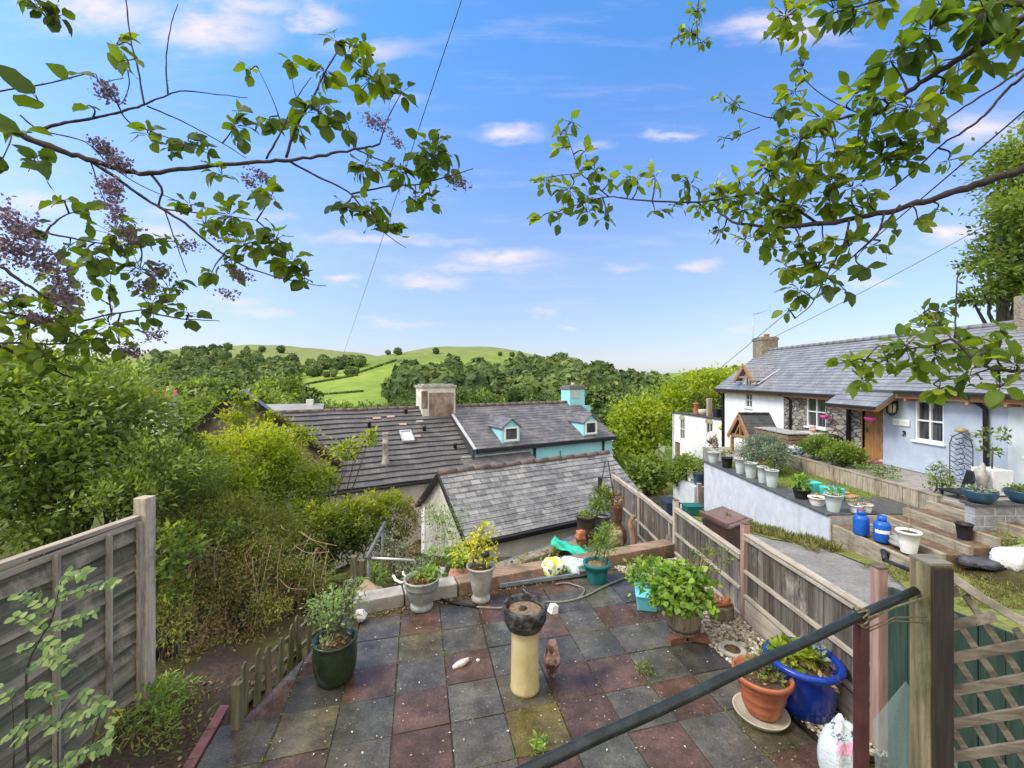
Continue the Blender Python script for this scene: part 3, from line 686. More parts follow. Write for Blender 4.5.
hc = thing('terraced_house', 'turquoise painted house with slate roof, two small dormers and a turquoise chimney', 'house', TR(9,2.8,-5))
m = MB(); EZ = -.03; SS = 3.03; RZ = 1.60
roof(m, TR(5.2,SS,EZ), TR(13.35,SS,EZ), TR(13.35,0,RZ), TR(5.2,0,RZ), 15, .014, wavy=.02)
roof(m, TR(13.35,-SS,EZ), TR(5.2,-SS,EZ), TR(5.2,0,RZ-.01), TR(13.35,0,RZ-.01), 10, .014)
rf = pb(m, 'roof', SLATE_D, hc, recalc=False)
m = MB(); ridge(m, TR(5.55,0,RZ+.02), TR(13.35,0,RZ+.02), .10); pb(m, 'ridge', RIDGE, hc, parent=rf)
m = MB(); m.bar(TR(5.2,.7,RZ-.31), TR(5.2,SS+.1,EZ+.02), .12, .06); pb(m, 'lead_flashing', LEAD, hc, parent=rf)
m = MB(); m.prism([TR(5.12,.3,.6), TR(5.12,.3,RZ-.2), TR(5.12,SS,EZ-.02), TR(5.12,SS,EZ-.7)], e_*.1); pb(m, 'verge_wall', SLATE_D, hc)
m = MB(); wall_holes(m, TR(5.3,2.85,0), e_, 7.95, -7, -.02, [], -n_); wall_holes(m, TR(5.2,-2.85,0), e_, 8.05, -8, -.02, [], n_)
m.prism([TR(13.0,2.84,-7), TR(13.0,-2.84,-7), TR(13.0,-2.84,0), TR(13.0,0,RZ-.1), TR(13.0,2.84,0)], e_*.25); pb(m, 'wall', TURQ, hc)
m = MB(); m.bar(TR(5.3,SS+.05,EZ-.09), TR(13.3,SS+.05,EZ-.09), .13, .16); pb(m, 'gutter', BLACKP, hc)
for t in (8.35, 12.6):
    m = MB(); m.tube([TR(t,2.92,-.12), TR(t,2.93,-3.5)], .06, 8); pb(m, 'downpipe', BLACKP, hc)
m = MB(); m.tube([TR(9.85,2.88,-.5), TR(9.9,2.88,-.9), TR(9.8,2.87,-.98)], .015, 5); pb(m, 'cable', BLACKP, hc)
c0 = TR(13.05,-.1,0)
m = MB(); m.box(c0+UPV*1.7, (1.1,.8,1.5), rot); m.box(c0+UPV*.95+e_*.3, (1.2,1.0,.9), rot); ch = pb(m, 'chimney', TURQ, hc, .015)
m = MB(); m.box(c0+UPV*2.42, (1.2,.9,.16), rot); m.box(c0+UPV*2.53, (1.02,.72,.1), rot); pb(m, 'cap', M('slate_capping', (.16,.16,.16), (.10,.10,.10), .7, 8), hc, .015, parent=ch)
m = MB(); m.lathe([(.12,0),(.10,.1),(.11,.16)], c0+UPV*2.57, 10); pb(m, 'chimney_pot', M('buff_pot', (.6,.5,.36), (.5,.42,.3), .8), hc, parent=ch)
m = MB(); m.box(c0-n_*.41+UPV*2.05-e_*.12, (.62,.03,.42), rot); pb(m, 'peeled_patch', M('peeled_plaster', (.50,.40,.30), (.34,.55,.58), .9, 7, b=.4), hc, parent=ch)
def onC(t, s, d=0): return TR(t, s, RZ+(EZ-RZ)*s/SS+d)
for t in (7.15, 11.85):
    w2 = .46; s1 = 2.8; zf = onC(t, s1).z; top = zf+.74; apex = top+.36
    m = MB(); sb = SS*(RZ-top)/(RZ-EZ)
    m.prism([TR(t-w2,s1,zf-.05), TR(t+w2,s1,zf-.05), TR(t+w2,s1,top), TR(t,s1,apex-.03), TR(t-w2,s1,top)], n_*.08)
    for sg in (-1, 1): m.prism([TR(t+sg*w2,s1-.04,zf-.05), TR(t+sg*w2,s1-.04,top), TR(t+sg*w2,sb,top)], e_*(-sg*.06))
    dm = pb(m, 'dormer', TURQ, hc)
    m = MB(); sa = SS*(RZ-apex)/(RZ-EZ)
    for sg in (-1, 1): roof(m, *((TR(t-w2-.1,sb-.1,top-.08), TR(t-w2-.1,s1+.12,top-.08), TR(t,s1+.12,apex), TR(t,max(0,sa-.15),apex)) if sg < 0 else (TR(t+w2+.1,s1+.12,top-.08), TR(t+w2+.1,sb-.1,top-.08), TR(t,max(0,sa-.15),apex), TR(t,s1+.12,apex))), 4, .012, 0, .04)
    pb(m, 'dormer_roof', SLATE_D, hc, parent=dm, recalc=False)
    m = MB(); z0, z1 = zf+.06, zf+.72; u = .38
    for (ua, ub, za, zb) in ((-u,-u+.09,z0,z1),(u-.09,u,z0,z1),(-u+.09,u-.09,z0,z0+.09),(-u+.09,u-.09,z1-.09,z1)):
        m.prism([TR(t+ua,s1+.003,za), TR(t+ub,s1+.003,za), TR(t+ub,s1+.003,zb), TR(t+ua,s1+.003,zb)], -n_*.04)
    pb(m, 'window', WHITEP, hc, parent=dm)
    m = MB(); m.poly([TR(t-u+.08,s1+.015,z0+.08), TR(t+u-.08,s1+.015,z0+.08), TR(t+u-.08,s1+.015,z1-.08), TR(t-u+.08,s1+.015,z1-.08)]); pb(m, 'pane', GLASS, hc, parent=dm, recalc=False)
    m = MB(); m.bar(TR(t-w2-.07,s1-.05,zf), TR(t-w2-.07,sb,top-.02), .05, .03); pb(m, 'lead_flashing', LEAD, hc, parent=dm)
m = MB(); roof(m, TR(4.6,5.4,-1.75), TR(8.1,5.4,-1.75), TR(8.1,2.86,-.36), TR(4.6,2.86,-.36), 9, .014); lt = pb(m, 'lean_to_roof', SLATE_D, hc, recalc=False)
m = MB(); m.bar(TR(4.7,2.90,-.33), TR(8.1,2.90,-.33), .07, .07); pb(m, 'lead_flashing', LEAD, hc, parent=lt)
m = MB(); m.prism([TR(4.7,5.2,-6), TR(8.0,5.2,-6), TR(8.0,5.2,-1.8), TR(4.7,5.2,-1.8)], n_*.2); m.prism([TR(8.0,5.2,-6), TR(8.0,2.9,-6), TR(8.0,2.9,-.5), TR(8.0,5.2,-1.78)], -e_*.2); pb(m, 'lean_to_wall', CREAM_R, hc)

# ------------------------------------------------------------------ low slate outbuilding below the patio
O0 = Vector((-1.707,10.35,0))
def TO(t, s, z): return O0+e_*t-n_*s+UPV*z
ob = thing('outbuilding', 'low white outbuilding with a mottled grey slate roof just below the patio', 'outbuilding', TO(2.5,1.4,-2))
m = MB(); roof(m, TO(-.06,1.60,-.445), TO(5.45,1.60,-.445), TO(5.45,0,.714), TO(-.06,0,.714), 12, .014, wavy=.018); roof(m, TO(5.45,-1.60,-.445), TO(-.06,-1.60,-.445), TO(-.06,0,.704), TO(5.45,0,.704), 9, .016)
rf = pb(m, 'roof', SLATE_L, ob, recalc=False)
m = MB(); ridge(m, TO(-.06,0,.72), TO(5.45,0,.72), .075); pb(m, 'ridge', RIDGE, ob, parent=rf)
m = MB(); m.prism([TO(0,1.42,-2.6), TO(5.37,1.42,-2.6), TO(5.37,1.42,-.36), TO(0,1.42,-.36)], n_*.25)
m.prism([TO(0,-1.42,-2.9), TO(5.37,-1.42,-2.9), TO(5.37,-1.42,-.36), TO(0,-1.42,-.36)], -n_*.25); pb(m, 'wall', WHITE_R, ob)
m = MB(); m.prism([TO(.02,1.415,-2.6), TO(.02,-1.415,-2.9), TO(.02,-1.415,-.37), TO(.02,0,.66), TO(.02,1.415,-.37)], e_*.3); pb(m, 'gable_wall', WHITE_ST, ob); m = MB()
m.prism([TO(5.3,1.415,-2.6), TO(5.3,-1.415,-2.9), TO(5.3,-1.415,-.37), TO(5.3,0,.66), TO(5.3,1.415,-.37)], -e_*.3); pb(m, 'gable_wall', WHITE_ST, ob)
m = MB(); m.bar(TO(-.05,1.66,-.50), TO(5.4,1.66,-.50), .11, .10); m.bar(TO(-.05,1.53,-.53), TO(5.4,1.53,-.53), .03, .16); pb(m, 'gutter', BLACKP, ob)
m = MB(); m.bar(TO(-.09,1.6,-.48), TO(-.09,0,.67), .04, .09); m.bar(TO(-.09,-1.6,-.48), TO(-.09,0,.67), .04, .09); pb(m, 'bargeboard', BLACKP, ob)

# ------------------------------------------------------------------ gable-fronted house among the bushes
A0 = Vector((-8.86,14,0))
def TA(t, s, z): return A0+e_*t+n_*s+UPV*z
ha = thing('gabled_house', 'old house with black bargeboards and a mossy verge half buried in bushes', 'house', TA(0,1,-4))
m = MB()
for sg in (-1, 1):
    q = [TA(sg*3.05,-.15,-.16), TA(sg*3.05,6,-.16), TA(0,6,2.54), TA(0,-.15,2.54)]
    if sg > 0: roof(m, q[0], q[1], q[2], q[3], 12, .016)
    else: roof(m, q[1], q[0], q[3], q[2], 12, .016)
rf = pb(m, 'roof', SLATE_D, ha, recalc=False)
m = MB(); wall_holes(m, TA(-2.8,0,0), e_, 5.6, -4.5, -.05, [(4.3,4.95,-1.9,-.4)], -n_); m.prism([TA(-2.8,.0,-.05), TA(2.8,.0,-.05), TA(0,.0,2.42)], n_*.3)
pb(m, 'wall', BROWN_R, ha)
m = MB(); m.poly([TA(1.5,.1,-1.9), TA(2.15,.1,-1.9), TA(2.15,.1,-.4), TA(1.5,.1,-.4)]); pb(m, 'window', GLASS, ha, recalc=False)
m = MB()
m.bar(TA(0,-.2,2.50), TA(-3.05,-.2,-.20), .06, .22); m.bar(TA(0.03,-.2,2.50), TA(.95,-.2,1.66), .06, .22); m.bar(TA(.97,-.2,1.64), TA(3.05,-.2,-.20), .05, .14)
pb(m, 'bargeboard', DARKWOOD, ha)
def moss_line(root, a, b, n, mat, name='foliage'):
    a, b = Vector(a), Vector(b); t = RNG.random(n)[:,None]; A_, B_ = np.array(a), np.array(b)
    p = A_+(B_-A_)*t+RNG.normal(size=(n,3))*np.array([.07,.07,.06]); p -= np.array(root.location)
    leaves(name, p, rnd_dirs(n, .4), rnd_dirs(n, .6), .05+.06*RNG.random(n), mat, root, 'dia', None, .8)
moss_line(ha, TA(.95,-.15,1.76), TA(3.1,-.15,-.1), 900, L_BROWN); moss_line(ha, TA(.95,-.1,1.80), TA(2.2,-.1,.7), 500, L_YEL)

# small far roofs in the valley
FARW = M('far_white_wall', (.72,.70,.66), (.6,.58,.55), .9, 1); FARR = M('far_grey_roof', (.27,.275,.29), (.20,.205,.22), .7, 1)
FARRED = M('far_red_roof', (.50,.12,.07), (.40,.09,.05), .8, 1)
def far_house(px, ytop, d, wid, hgt, rz, label, rmat=FARR, dep=5):
    X = (px-CX)*d/F; z1 = H-(ytop-HY)*d/F
    t = thing('far_house', label, 'house', (X, d, z1-hgt-1.6), rz)
    m = MB(); m.box((0,0,hgt/2), (wid,dep,hgt)); m.prism([(-wid/2,-dep/2,hgt),(-wid/2,dep/2,hgt),(-wid/2,0,hgt+1.5)], (wid,0,0)); m.box((0,0,-3), (wid-.1,dep-.1,6)); m.box((wid*.3,0,hgt+1.5), (.7,.6,1.2)); pb_ = m.build('wall', FARW, t)
    m = MB()
    for sg in (-1, 1): m.prism([(-wid/2-.2,sg*(dep/2+.25),hgt-.13),(-wid/2-.2,0,hgt+1.62),(-wid/2-.2,0,hgt+1.5),(-wid/2-.2,sg*(dep/2+.25),hgt-.25)], (wid+.4,0,0))
    m.build('roof', rmat, t)
    for k in range(2):
        m = MB(); m.box((-wid*.25+wid*.5*k,-dep/2-.02,hgt*.55), (.9,.06,1.1)); m.build('window', GLASS, t)
far_house(291, 404, 48, 6.5, 3, .25, 'pale grey roofed house just behind the mossy gabled house')
far_house(162, 390, 60, 3.4, 2.6, .2, 'red roofed house glimpsed through the bushes on the left', FARRED, 4)
far_house(70, 418, 26, 4.5, 3, .4, 'white house hidden behind the leafy bushes at the far left')
far_house(627, 421, 66, 7, 3.2, -.3, 'low grey cottage at the end of the turquoise house')
far_house(641, 417, 74, 6, 3.2, .3, 'small house with a pale roof beside the yellow green trees')
far_house(632, 438, 46, 4.2, 2.4, -.9, 'white lean cottage low in the valley beside the turquoise gable', FARW)
# ------------------------------------------------------------------ stone and blue cottage on the right
FX = 13.2
ct = thing('cottage', 'long slate roofed cottage of white render, bare stone and pale blue paint', 'cottage', (FX, 16, 0))
YV, NX = Vector((0,-1,0)), Vector((-1,0,0))
def facade(name, yhi, ylo, z0, z1, holes, mat, ri=None):
    """section of the front wall from far yhi to near ylo; holes given as (yfar, ynear, za, zb)"""
    m = MB(); wall_holes(m, (FX, yhi, 0), YV, yhi-ylo, z0, z1, [(yhi-a, yhi-b, c, d) for a, b, c, d in holes], NX); return pb(m, name, [mat], ct)
facade('render_wall', 27.0, 20.9, -4.5, 2.42, [(24.35,23.65,1.35,2.2)], WHITE_R)
facade('stone_wall', 20.898, 15.3, -2.5, 2.45, [(19.3,18.1,.85,2.2),(16.2,15.38,.02,2.02)], STONE)
facade('blue_wall', 15.298, 11.45, -.6, 2.62, [(14.1,13.15,.98,2.28)], BLUE_R)
facade('pale_wall', 11.448, 5.5, -.6, 2.62, [(11.0,9.9,1.0,2.0)], PALE_R)
window(ct, (FX,24.35,0), YV, NX, 0, .7, 1.35, 2.2)
window(ct, (FX,19.3,0), YV, NX, 0, 1.2, .85, 2.2)
window(ct, (FX,14.1,0), YV, NX, 0, .95, .98, 2.28)
window(ct, (FX,11.0,0), YV, NX, 0, 1.1, 1.0, 2.0, rows=1)
m = MB(); m.prism([(FX,26.98,-4.5),(FX+5.4,26.98,-4.5),(FX+5.4,26.98,2.4),(FX+2.7,26.98,4.6),(FX,26.98,2.4)], (0,-.3,0)); pb(m, 'gable_wall', WHITE_R, ct)
m = MB()
roof(m, (12.85,27.3,2.33), (12.85,16.2,2.33), (15.9,16.2,4.7), (15.9,27.3,4.7), 18, .022)
roof(m, (12.80,16.2,2.58), (12.80,5.0,2.58), (15.9,5.0,4.72), (15.9,16.2,4.72), 18, .022)
roof(m, (19,5.0,2.4), (19,27.3,2.4), (15.9,27.3,4.69), (15.9,5.0,4.69), 13, .022)
rf = pb(m, 'roof', SLATE_G, ct, recalc=False)
m = MB(); ridge(m, (15.9,26.6,4.74), (15.9,5.0,4.74), .10); pb(m, 'ridge', M('grey_ridge_tile', (.22,.225,.24), (.15,.155,.165), .6), ct, parent=rf)
m = MB(); roof(m, (12.2,16.75,2.02), (12.2,14.4,2.02), (13.35,14.4,2.86), (13.35,16.75,2.86), 5, .022, 0, .06); pr = pb(m, 'door_canopy', SLATE_G, ct, recalc=False)
m = MB(); m.bar((12.22,16.7,1.93), (12.22,14.45,1.93), .1, .12); m.bar((12.24,14.46,1.92), (13.2,14.46,2.62), .07, .16); m.bar((12.24,16.68,1.92), (13.2,16.68,2.62), .07, .16); pb(m, 'canopy_beam', OAKX, ct, .008, parent=pr)
m = MB(); m.bar((12.76,27.2,2.27), (12.76,16.85,2.27), .11, .09); m.bar((12.72,14.3,2.52), (12.72,5,2.52), .11, .09); m.bar((12.14,16.75,1.98), (12.14,14.42,1.98), .09, .07); pb(m, 'gutter', BLACKP, ct)
m = MB(); m.bar((12.84,27.1,2.20), (12.84,16.85,2.20), .04, .16); m.bar((12.82,14.35,2.42), (12.82,5,2.42), .04, .18); m.box((13.0,21.6,2.13), (.34,9.6,.04)); m.box((12.99,9.7,2.36), (.36,9.2,.04))
for k in range(9): m.box((12.97,14.0-k*.95,2.30), (.36,.08,.1))
pb(m, 'fascia', OAKX, ct)
def pipe(pts, r=.05):
    m = MB(); m.tube(pts, r, 9); return pb(m, 'downpipe', BLACKP, ct)
pipe([(12.76,26.85,2.25),(12.95,26.8,2.05),(13.1,26.76,1.9),(13.12,26.76,-3.5)], .06)
pipe([(12.76,20.6,2.25),(12.95,20.4,2.1),(13.13,20.3,1.95),(13.13,20.3,-.6)])
pipe([(12.3,16.72,1.95),(13.05,16.74,1.9),(13.12,16.78,1.8),(13.12,16.78,-.2)], .07)
pipe([(12.74,12.15,2.5),(12.9,12.0,2.35),(13.1,11.9,2.15),(13.12,11.9,.25),(13.1,12.1,.18),(13.1,12.1,-.3)], .06)
m = MB()
for k in range(6): m.box((13.3,16.12-k*.137-.0,1.02), (.05,.130,1.98))
dr = pb(m, 'door', OAK, ct, .006)
m = MB(); m.box((13.24,16.225,1.03), (.10,.05,2.0)); m.box((13.24,15.355,1.03), (.10,.05,2.0)); m.box((13.24,15.79,2.05), (.10,.92,.06)); pb(m, 'door_frame', OAK, ct, parent=dr)
m = MB(); m.tube([(13.27,15.98,1.0),(13.2,15.98,1.0),(13.2,15.98,1.14),(13.27,15.98,1.14)], .014, 6); pb(m, 'handle', BLACKP, ct, parent=dr)
m = MB(); m.box((12.9,15.75,-.02), (.6,1.2,.14)); pb(m, 'door_step', M('red_tile_step', (.40,.16,.13), (.3,.12,.10), .7), ct, .01)
m = MB(); m.box((13.12,12.4,.04), (.12,5.8,.12)); pb(m, 'plinth', BLUE_R, ct)
# chimneys
m = MB(); m.box((15.9,27.0,4.7), (1.0,1.0,1.7)); m.box((15.9,27.0,5.42), (1.1,1.1,.14)); ch = pb(m, 'chimney', CHIM, ct, .015)
m = MB(); m.lathe([(.17,0),(.15,.1),(.14,.18),(.17,.2),(.17,.26)], (15.9,26.85,5.48), 12); m.lathe([(.13,0),(.12,.1),(.13,.14)], (15.9,27.25,5.48), 12); pb(m, 'chimney_pot', TERRA, ct, parent=ch)
m = MB(); m.tube([(15.25,27.2,4.3),(15.25,27.2,7.3)], .016, 5); m.bar((15.25,27.2,7.0), (15.25,25.4,7.05), .015); m.bar((15.25,25.4,6.85), (15.25,25.4,7.25), .02)
for k in range(4): m.bar((15.05,27.0-k*.18,7.02), (15.45,27.0-k*.18,7.02), .012)
pb(m, 'aerial', METAL, ct, parent=ch)
m = MB(); m.box((15.9,12.75,4.6), (.9,1.0,1.8)); pb(m, 'chimney', CHIM, ct, .015)
# roof dormer over the white part
m = MB(); dy = 24.0; w2 = .75; xf = 13.25; zt = 3.05; za = 3.72
m.prism([(xf,dy-w2,2.45),(xf,dy+w2,2.45),(xf,dy+w2,zt),(xf,dy,za-.05),(xf,dy-w2,zt)], (.12,0,0))
for sg in (-1,1): m.prism([(xf+.12,dy+sg*w2,2.45),(xf+.12,dy+sg*w2,zt),(xf+.75,dy+sg*w2,zt)], (0,-sg*.08,0))
dm = pb(m, 'dormer', WHITE_R, ct)
m = MB(); roof(m, (12.95,dy+w2+.25,zt-.2), (14.0,dy+w2+.25,zt-.2), (14.75,dy,za), (12.95,dy,za), 5, .02, 0, .05); roof(m, (14.0,dy-w2-.25,zt-.2), (12.95,dy-w2-.25,zt-.2), (12.95,dy,za), (14.75,dy,za), 5, .02, 0, .05); pb(m, 'dormer_roof', SLATE_G, ct, parent=dm, recalc=False)
m = MB(); m.bar((12.92,dy,za-.06), (12.92,dy+w2+.25,zt-.26), .06, .18); m.bar((12.92,dy,za-.06), (12.92,dy-w2-.25,zt-.26), .06, .18); m.bar((12.92,dy-w2*.6,zt), (12.92,dy+w2*.6,zt), .06, .1); pb(m, 'bargeboard', OAKX, ct, parent=dm)
m = MB()
for (a, b, c, d) in ((-.33,-.27,2.5,3.05),(.27,.33,2.5,3.05),(-.03,.03,2.5,3.05),(-.27,.27,2.5,2.56),(-.27,.27,2.99,3.05)): m.box((xf-.01,dy+(a+b)/2,(c+d)/2), (.05,b-a,d-c))
pb(m, 'window', WHITEP, ct, parent=dm)
m = MB(); m.poly([(xf-.004,dy-.3,2.52),(xf-.004,dy+.3,2.52),(xf-.004,dy+.3,3.03),(xf-.004,dy-.3,3.03)]); pb(m, 'pane', GLASS, ct, parent=dm, recalc=False)
m = MB(); m.bar((13.1,dy-w2-.32,2.68), (14.3,dy-w2-.3,3.48), .08, .03); pb(m, 'lead_flashing', LEAD, ct, parent=dm)
# timber porch on the white part
py = 22.0; px0, px1 = 11.7, 13.2; pz = 1.16; pe = -.02
po = thing('timber_porch', 'oak framed porch with dark slate gable roof against the white render', 'porch', (px0, py, -2.2))
m = MB(); roof(m, (px0-.1,py+1.05,pe), (px1-.01,py+1.05,pe), (px1-.01,py,pz), (px0-.1,py,pz), 8, .014, 0, .05); roof(m, (px1-.01,py-1.05,pe), (px0-.1,py-1.05,pe), (px0-.1,py,pz), (px1-.01,py,pz), 8, .014, 0, .05); pb(m, 'roof', SLATE_B, po, recalc=False)
m = MB(); ridge(m, (px0-.1,py,pz+.02), (px1-.05,py,pz+.02), .07); pb(m, 'ridge', BLACKP, po)
m = MB(); m.bar((px0-.12,py,pz-.08), (px0-.12,py+1.08,pe-.1), .06, .2); m.bar((px0-.12,py,pz-.08), (px0-.12,py-1.08,pe-.1), .06, .2); pb(m, 'bargeboard', OAKX, po, .006)
m = MB(); m.bar((px0,py-.85,.0), (px0,py+.85,.0), .12, .16); m.bar((px0,py,.05), (px0,py,1.0), .1); m.bar((px0,py-.5,.05), (px0,py-.1,.6), .08); m.bar((px0,py+.5,.05), (px0,py+.1,.6), .08)
for sg in (-1,1): m.bar((px0,py+sg*.85,-.1), (px1,py+sg*.85,-.1), .1, .14)
pb(m, 'beam', OAKX, po, .006)
for sg in (-1,1):
    m = MB(); m.box((px0,py+sg*.85,-1.2), (.14,.14,2.2)); pb(m, 'post', OAK, po, .008)
m = MB()
for k in (-1,0,1): m.box((13.12,py+k*.42,-1.0), (.06,.05,1.9))
for z in (-.08,-1.0,-1.9): m.box((13.12,py,z), (.05,.8,.06))
dd = pb(m, 'door', WHITEP, po); m = MB(); m.box((13.14,py,-1.0), (.03,.8,1.8)); pb(m, 'pane', GLASS, po, parent=dd)

# small things on and by the facade
def solo(mb, name, mats, label, cat, group=None, origin=None, bevel=0):
    if origin is None:
        xs = np.array(mb.v); origin = (float(xs[:,0].mean()), float(xs[:,1].mean()), float(xs[:,2].min()))
    return tag(mb.build(name, mats, None, bevel, origin=origin), label, cat, group)
t = thing('wall_lantern', 'black glazed lantern on the pale blue wall beside the oak door', 'lantern', (13.05,14.72,1.95))
m = MB(); m.box((.1,0,.1), (.1,.05,.3)); m.box((0,0,.36), (.16,.05,.03)); m.lathe([(.0,.30),(.04,.28),(.17,.2),(.17,.18)], (-.06,0,0), 4+2); m.lathe([(.02,-.26),(.1,-.2),(.12,-.16),(.12,-.14)], (-.06,0,0), 6)
for k in range(6): a = k*math.pi/3; m.bar((-.06+.13*math.cos(a),.13*math.sin(a),-.15), (-.06+.15*math.cos(a),.15*math.sin(a),.19), .02)
m.build('frame', BLACKP, t); m = MB(); m.lathe([(.11,-.14),(.13,.18)], (-.06,0,0), 6); m.build('glass', M('frosted_lantern_glass', (.55,.5,.4), (.4,.36,.3), .2, 4, b=0), t)
t = thing('name_plaque', 'small white name board with one line of faint lettering on the blue wall', 'sign', (13.17,14.55,1.5))
m = MB(); m.box((0,0,0), (.03,.62,.22)); m.build('board', WHITEP, t, .004)
m = MB(); y = .24
for k in range(9):
    if k == 4: y -= .05; continue
    hgt = random.uniform(.03,.05); m.box((-.018,y,0), (.004,.03,hgt)); y -= .056
m.build('lettering', M('faint_grey_ink', (.5,.5,.5), (.42,.42,.42), .8), t)
fc = bpy.data.curves.new('house_number', 'FONT'); fc.body = '3'; fc.size = .24; fc.extrude = .012; fc.align_x = 'CENTER'; fc.align_y = 'CENTER'; fc.offset = .012
tmp = bpy.data.objects.new('tmp', fc); COL.objects.link(tmp); bpy.context.view_layer.update()
me = bpy.data.meshes.new_from_object(tmp.evaluated_get(bpy.context.evaluated_depsgraph_get())); bpy.data.objects.remove(tmp)
o = bpy.data.objects.new('house_number', me); COL.objects.link(o); me.materials.clear(); me.materials.append(BLACKP); o.location = (13.18,14.45,1.12); o.rotation_euler = (R(90),0,R(-90))
tag(o, 'black house number 3 fixed to the blue wall below the name board', 'house number')
def basket(y, z, x, label):
    t = thing('hanging_basket', label, 'basket', (x, y, z), 0, 'pink hanging baskets'); t.scale = (.68,)*3; m = MB(); m.lathe([(.10,-.22),(.20,-.12),(.26,.0),(.24,.0),(.18,-.1)], (0,0,0), 16); m.build('bowl', PINK, t)
    m = MB()
    for k in range(3): a = k*2.1; m.tube([(.24*math.cos(a),.24*math.sin(a),0),(0,0,.5)], .008, 4)
    m.tube([(0,0,.5),(.0,0,.62),((13.2-x)/.68,0,.62)], .012, 5); m.build('chain', BLACKP, t)
    foliage('foliage', [(0,0,.02,.2,.2,.08)], 60, .06, L_BROWN, t, 8)
basket(17.8, 1.45, 12.95, 'pink hanging basket on the bare stone wall right of the sash window')
basket(15.15, 1.62, 12.6, 'pink hanging basket dangling in front of the oak door canopy')
t = thing('garden_trellis', 'black scrolled wire trellis standing against the blue wall', 'trellis', (13.0,12.45,.05)); m = MB()
for y in (-.32,.32): m.tube([(0,y,-.3),(0,y,1.0)], .014, 6)
m.tube([(0,.32,1.0),(0,.25,1.22),(0,0,1.36),(0,-.25,1.22),(0,-.32,1.0)], .014, 6)
for z in (.0,.5,1.0): m.tube([(0,-.32,z),(0,.32,z)], .01, 5)
m.build('frame', BLACKP, t, recalc=False); m = MB()
for k in range(8):
    z = .08+k*.15; sg = 1 if k % 2 else -1
    m.tube([(0,sg*.02+.13*math.cos(a)*(1-a/9), z+.07*math.sin(a)) for a in np.linspace(0,6,14)], .009, 4); m.tube([(0,-.3,z),(0,-.1,z+.12),(0,.1,z+.02),(0,.3,z+.13)], .009, 4)
m.build('scroll', BLACKP, t, recalc=False); m = MB(); m.lathe([(.04,1.36),(.13,1.40),(.14,1.45),(.06,1.5)], (0,0,0), 10, wob=.15); m.build('nest_finial', DRYSTEM, t)
for (y, x, label, rr) in ((11.2,12.5,'tall square white planter with a thin standard tree by the pale wall', 1),):
    t = thing('square_planter', label, 'planter', (x,y,.0)); m = MB(); m.box((0,0,.32), (.5,.5,.64), taper=1.06); m.build('box', WHITEP, t, .01); m = MB(); m.tube([(0,0,.6),(.02,0,1.2)], .02, 6); m.build('stem', BARK, t)
    foliage('crown', [(0,0,1.45,.3,.3,.2),(0,0,1.05,.25,.25,.08)], 130, .13, L_SHRUB, t, 14)

# ------------------------------------------------------------------ white flat-roofed annexe beyond the cottage
D1, D2 = Vector((13.2,27.02,0)), Vector((12.15,32.6,0)); du = (D1-D2).normalized(); dn = Vector((-du.y, du.x, 0)); dn = dn if dn.x < 0 else -dn; LD = (D1-D2).length
an = thing('white_annexe', 'white painted flat roofed annexe with arched windows beyond the cottage', 'annexe', D2)
hl = [(1.0,1.62,-1.45,.0),(4.05,4.75,-1.35,.05),(5.65,5.95,-1.25,-.35),(.35,1.05,-4.4,-1.75)]
m = MB(); wall_holes(m, D2, du, LD, -7.5, .36, hl, dn); m.prism([D2+UPV*-7.5, D2+UPV*.36, D2-dn*5+UPV*.36, D2-dn*5-UPV*7.5], du*.3); pb(m, 'wall', WHITE_R, an)
for (a, b, c, d) in hl[:3]: window(an, D2, du, dn, a, b, c, d, cols=2 if b-a > .4 else 1, sill=False, fw=.05)
for (a, b, c, d) in hl[:2]:
    m = MB(); pts = [D2+du*((a+b)/2+(b-a)*.62*math.cos(q))+UPV*(d+.02+.3*math.sin(q)) for q in np.linspace(0, math.pi, 9)]; m.prism(pts, dn*.03); pb(m, 'window_arch', M('buff_brick_arch', (.42,.36,.24), (.3,.25,.17), .9, 12), an)
m = MB(); a, b, c, d = hl[3]; m.prism([D2+du*a+UPV*c-dn*.1, D2+du*b+UPV*c-dn*.1, D2+du*b+UPV*d-dn*.1, D2+du*a+UPV*d-dn*.1], -dn*.04); pb(m, 'door', M('brown_door', (.22,.14,.09), (.15,.09,.06), .7), an)
m = MB(); m.prism([D2+dn*.08+UPV*.362-du*.08, D1+dn*.08+UPV*.362, D1-dn*.3+UPV*.362, D2-dn*.3+UPV*.362-du*.08], UPV*.08); m.prism([D2-dn*.3+UPV*.33, D1-dn*.3+UPV*.33, D1-dn*5+UPV*.33, D2-dn*5+UPV*.33], UPV*.05); pb(m, 'flat_roof', M('dark_coping', (.07,.07,.075), (.045,.045,.05), .6), an)
m = MB(); q = D2+du*5.0+dn*.25+UPV*-.75; m.lathe([(.02,0),(.2,.05),(.32,.13)], (0,0,0), 14); ro = Matrix.Rotation(R(-70), 3, 'Y') @ Matrix.Rotation(R(10), 3, 'X'); m.v = [tuple(q+ro @ Vector(v)) for v in m.v]; m.tube([q, q-dn*.27], .02, 5); pb(m, 'satellite_dish', M('pale_grey_dish', (.6,.6,.6)), an)
m = MB(); q = D2+du*5.55+dn*.02+UPV*-.1; m.lathe([(.0,.04),(.16,.03),(.17,0)], (0,0,0), 16); ro = dn.to_track_quat('Z','Y').to_matrix(); m.v = [tuple(q+ro @ Vector(v)) for v in m.v]; pb(m, 'wall_disc', M('yellow_disc', (.75,.62,.18)), an)
def onD(u, back, z=.40): return D2+du*u-dn*back+UPV*z
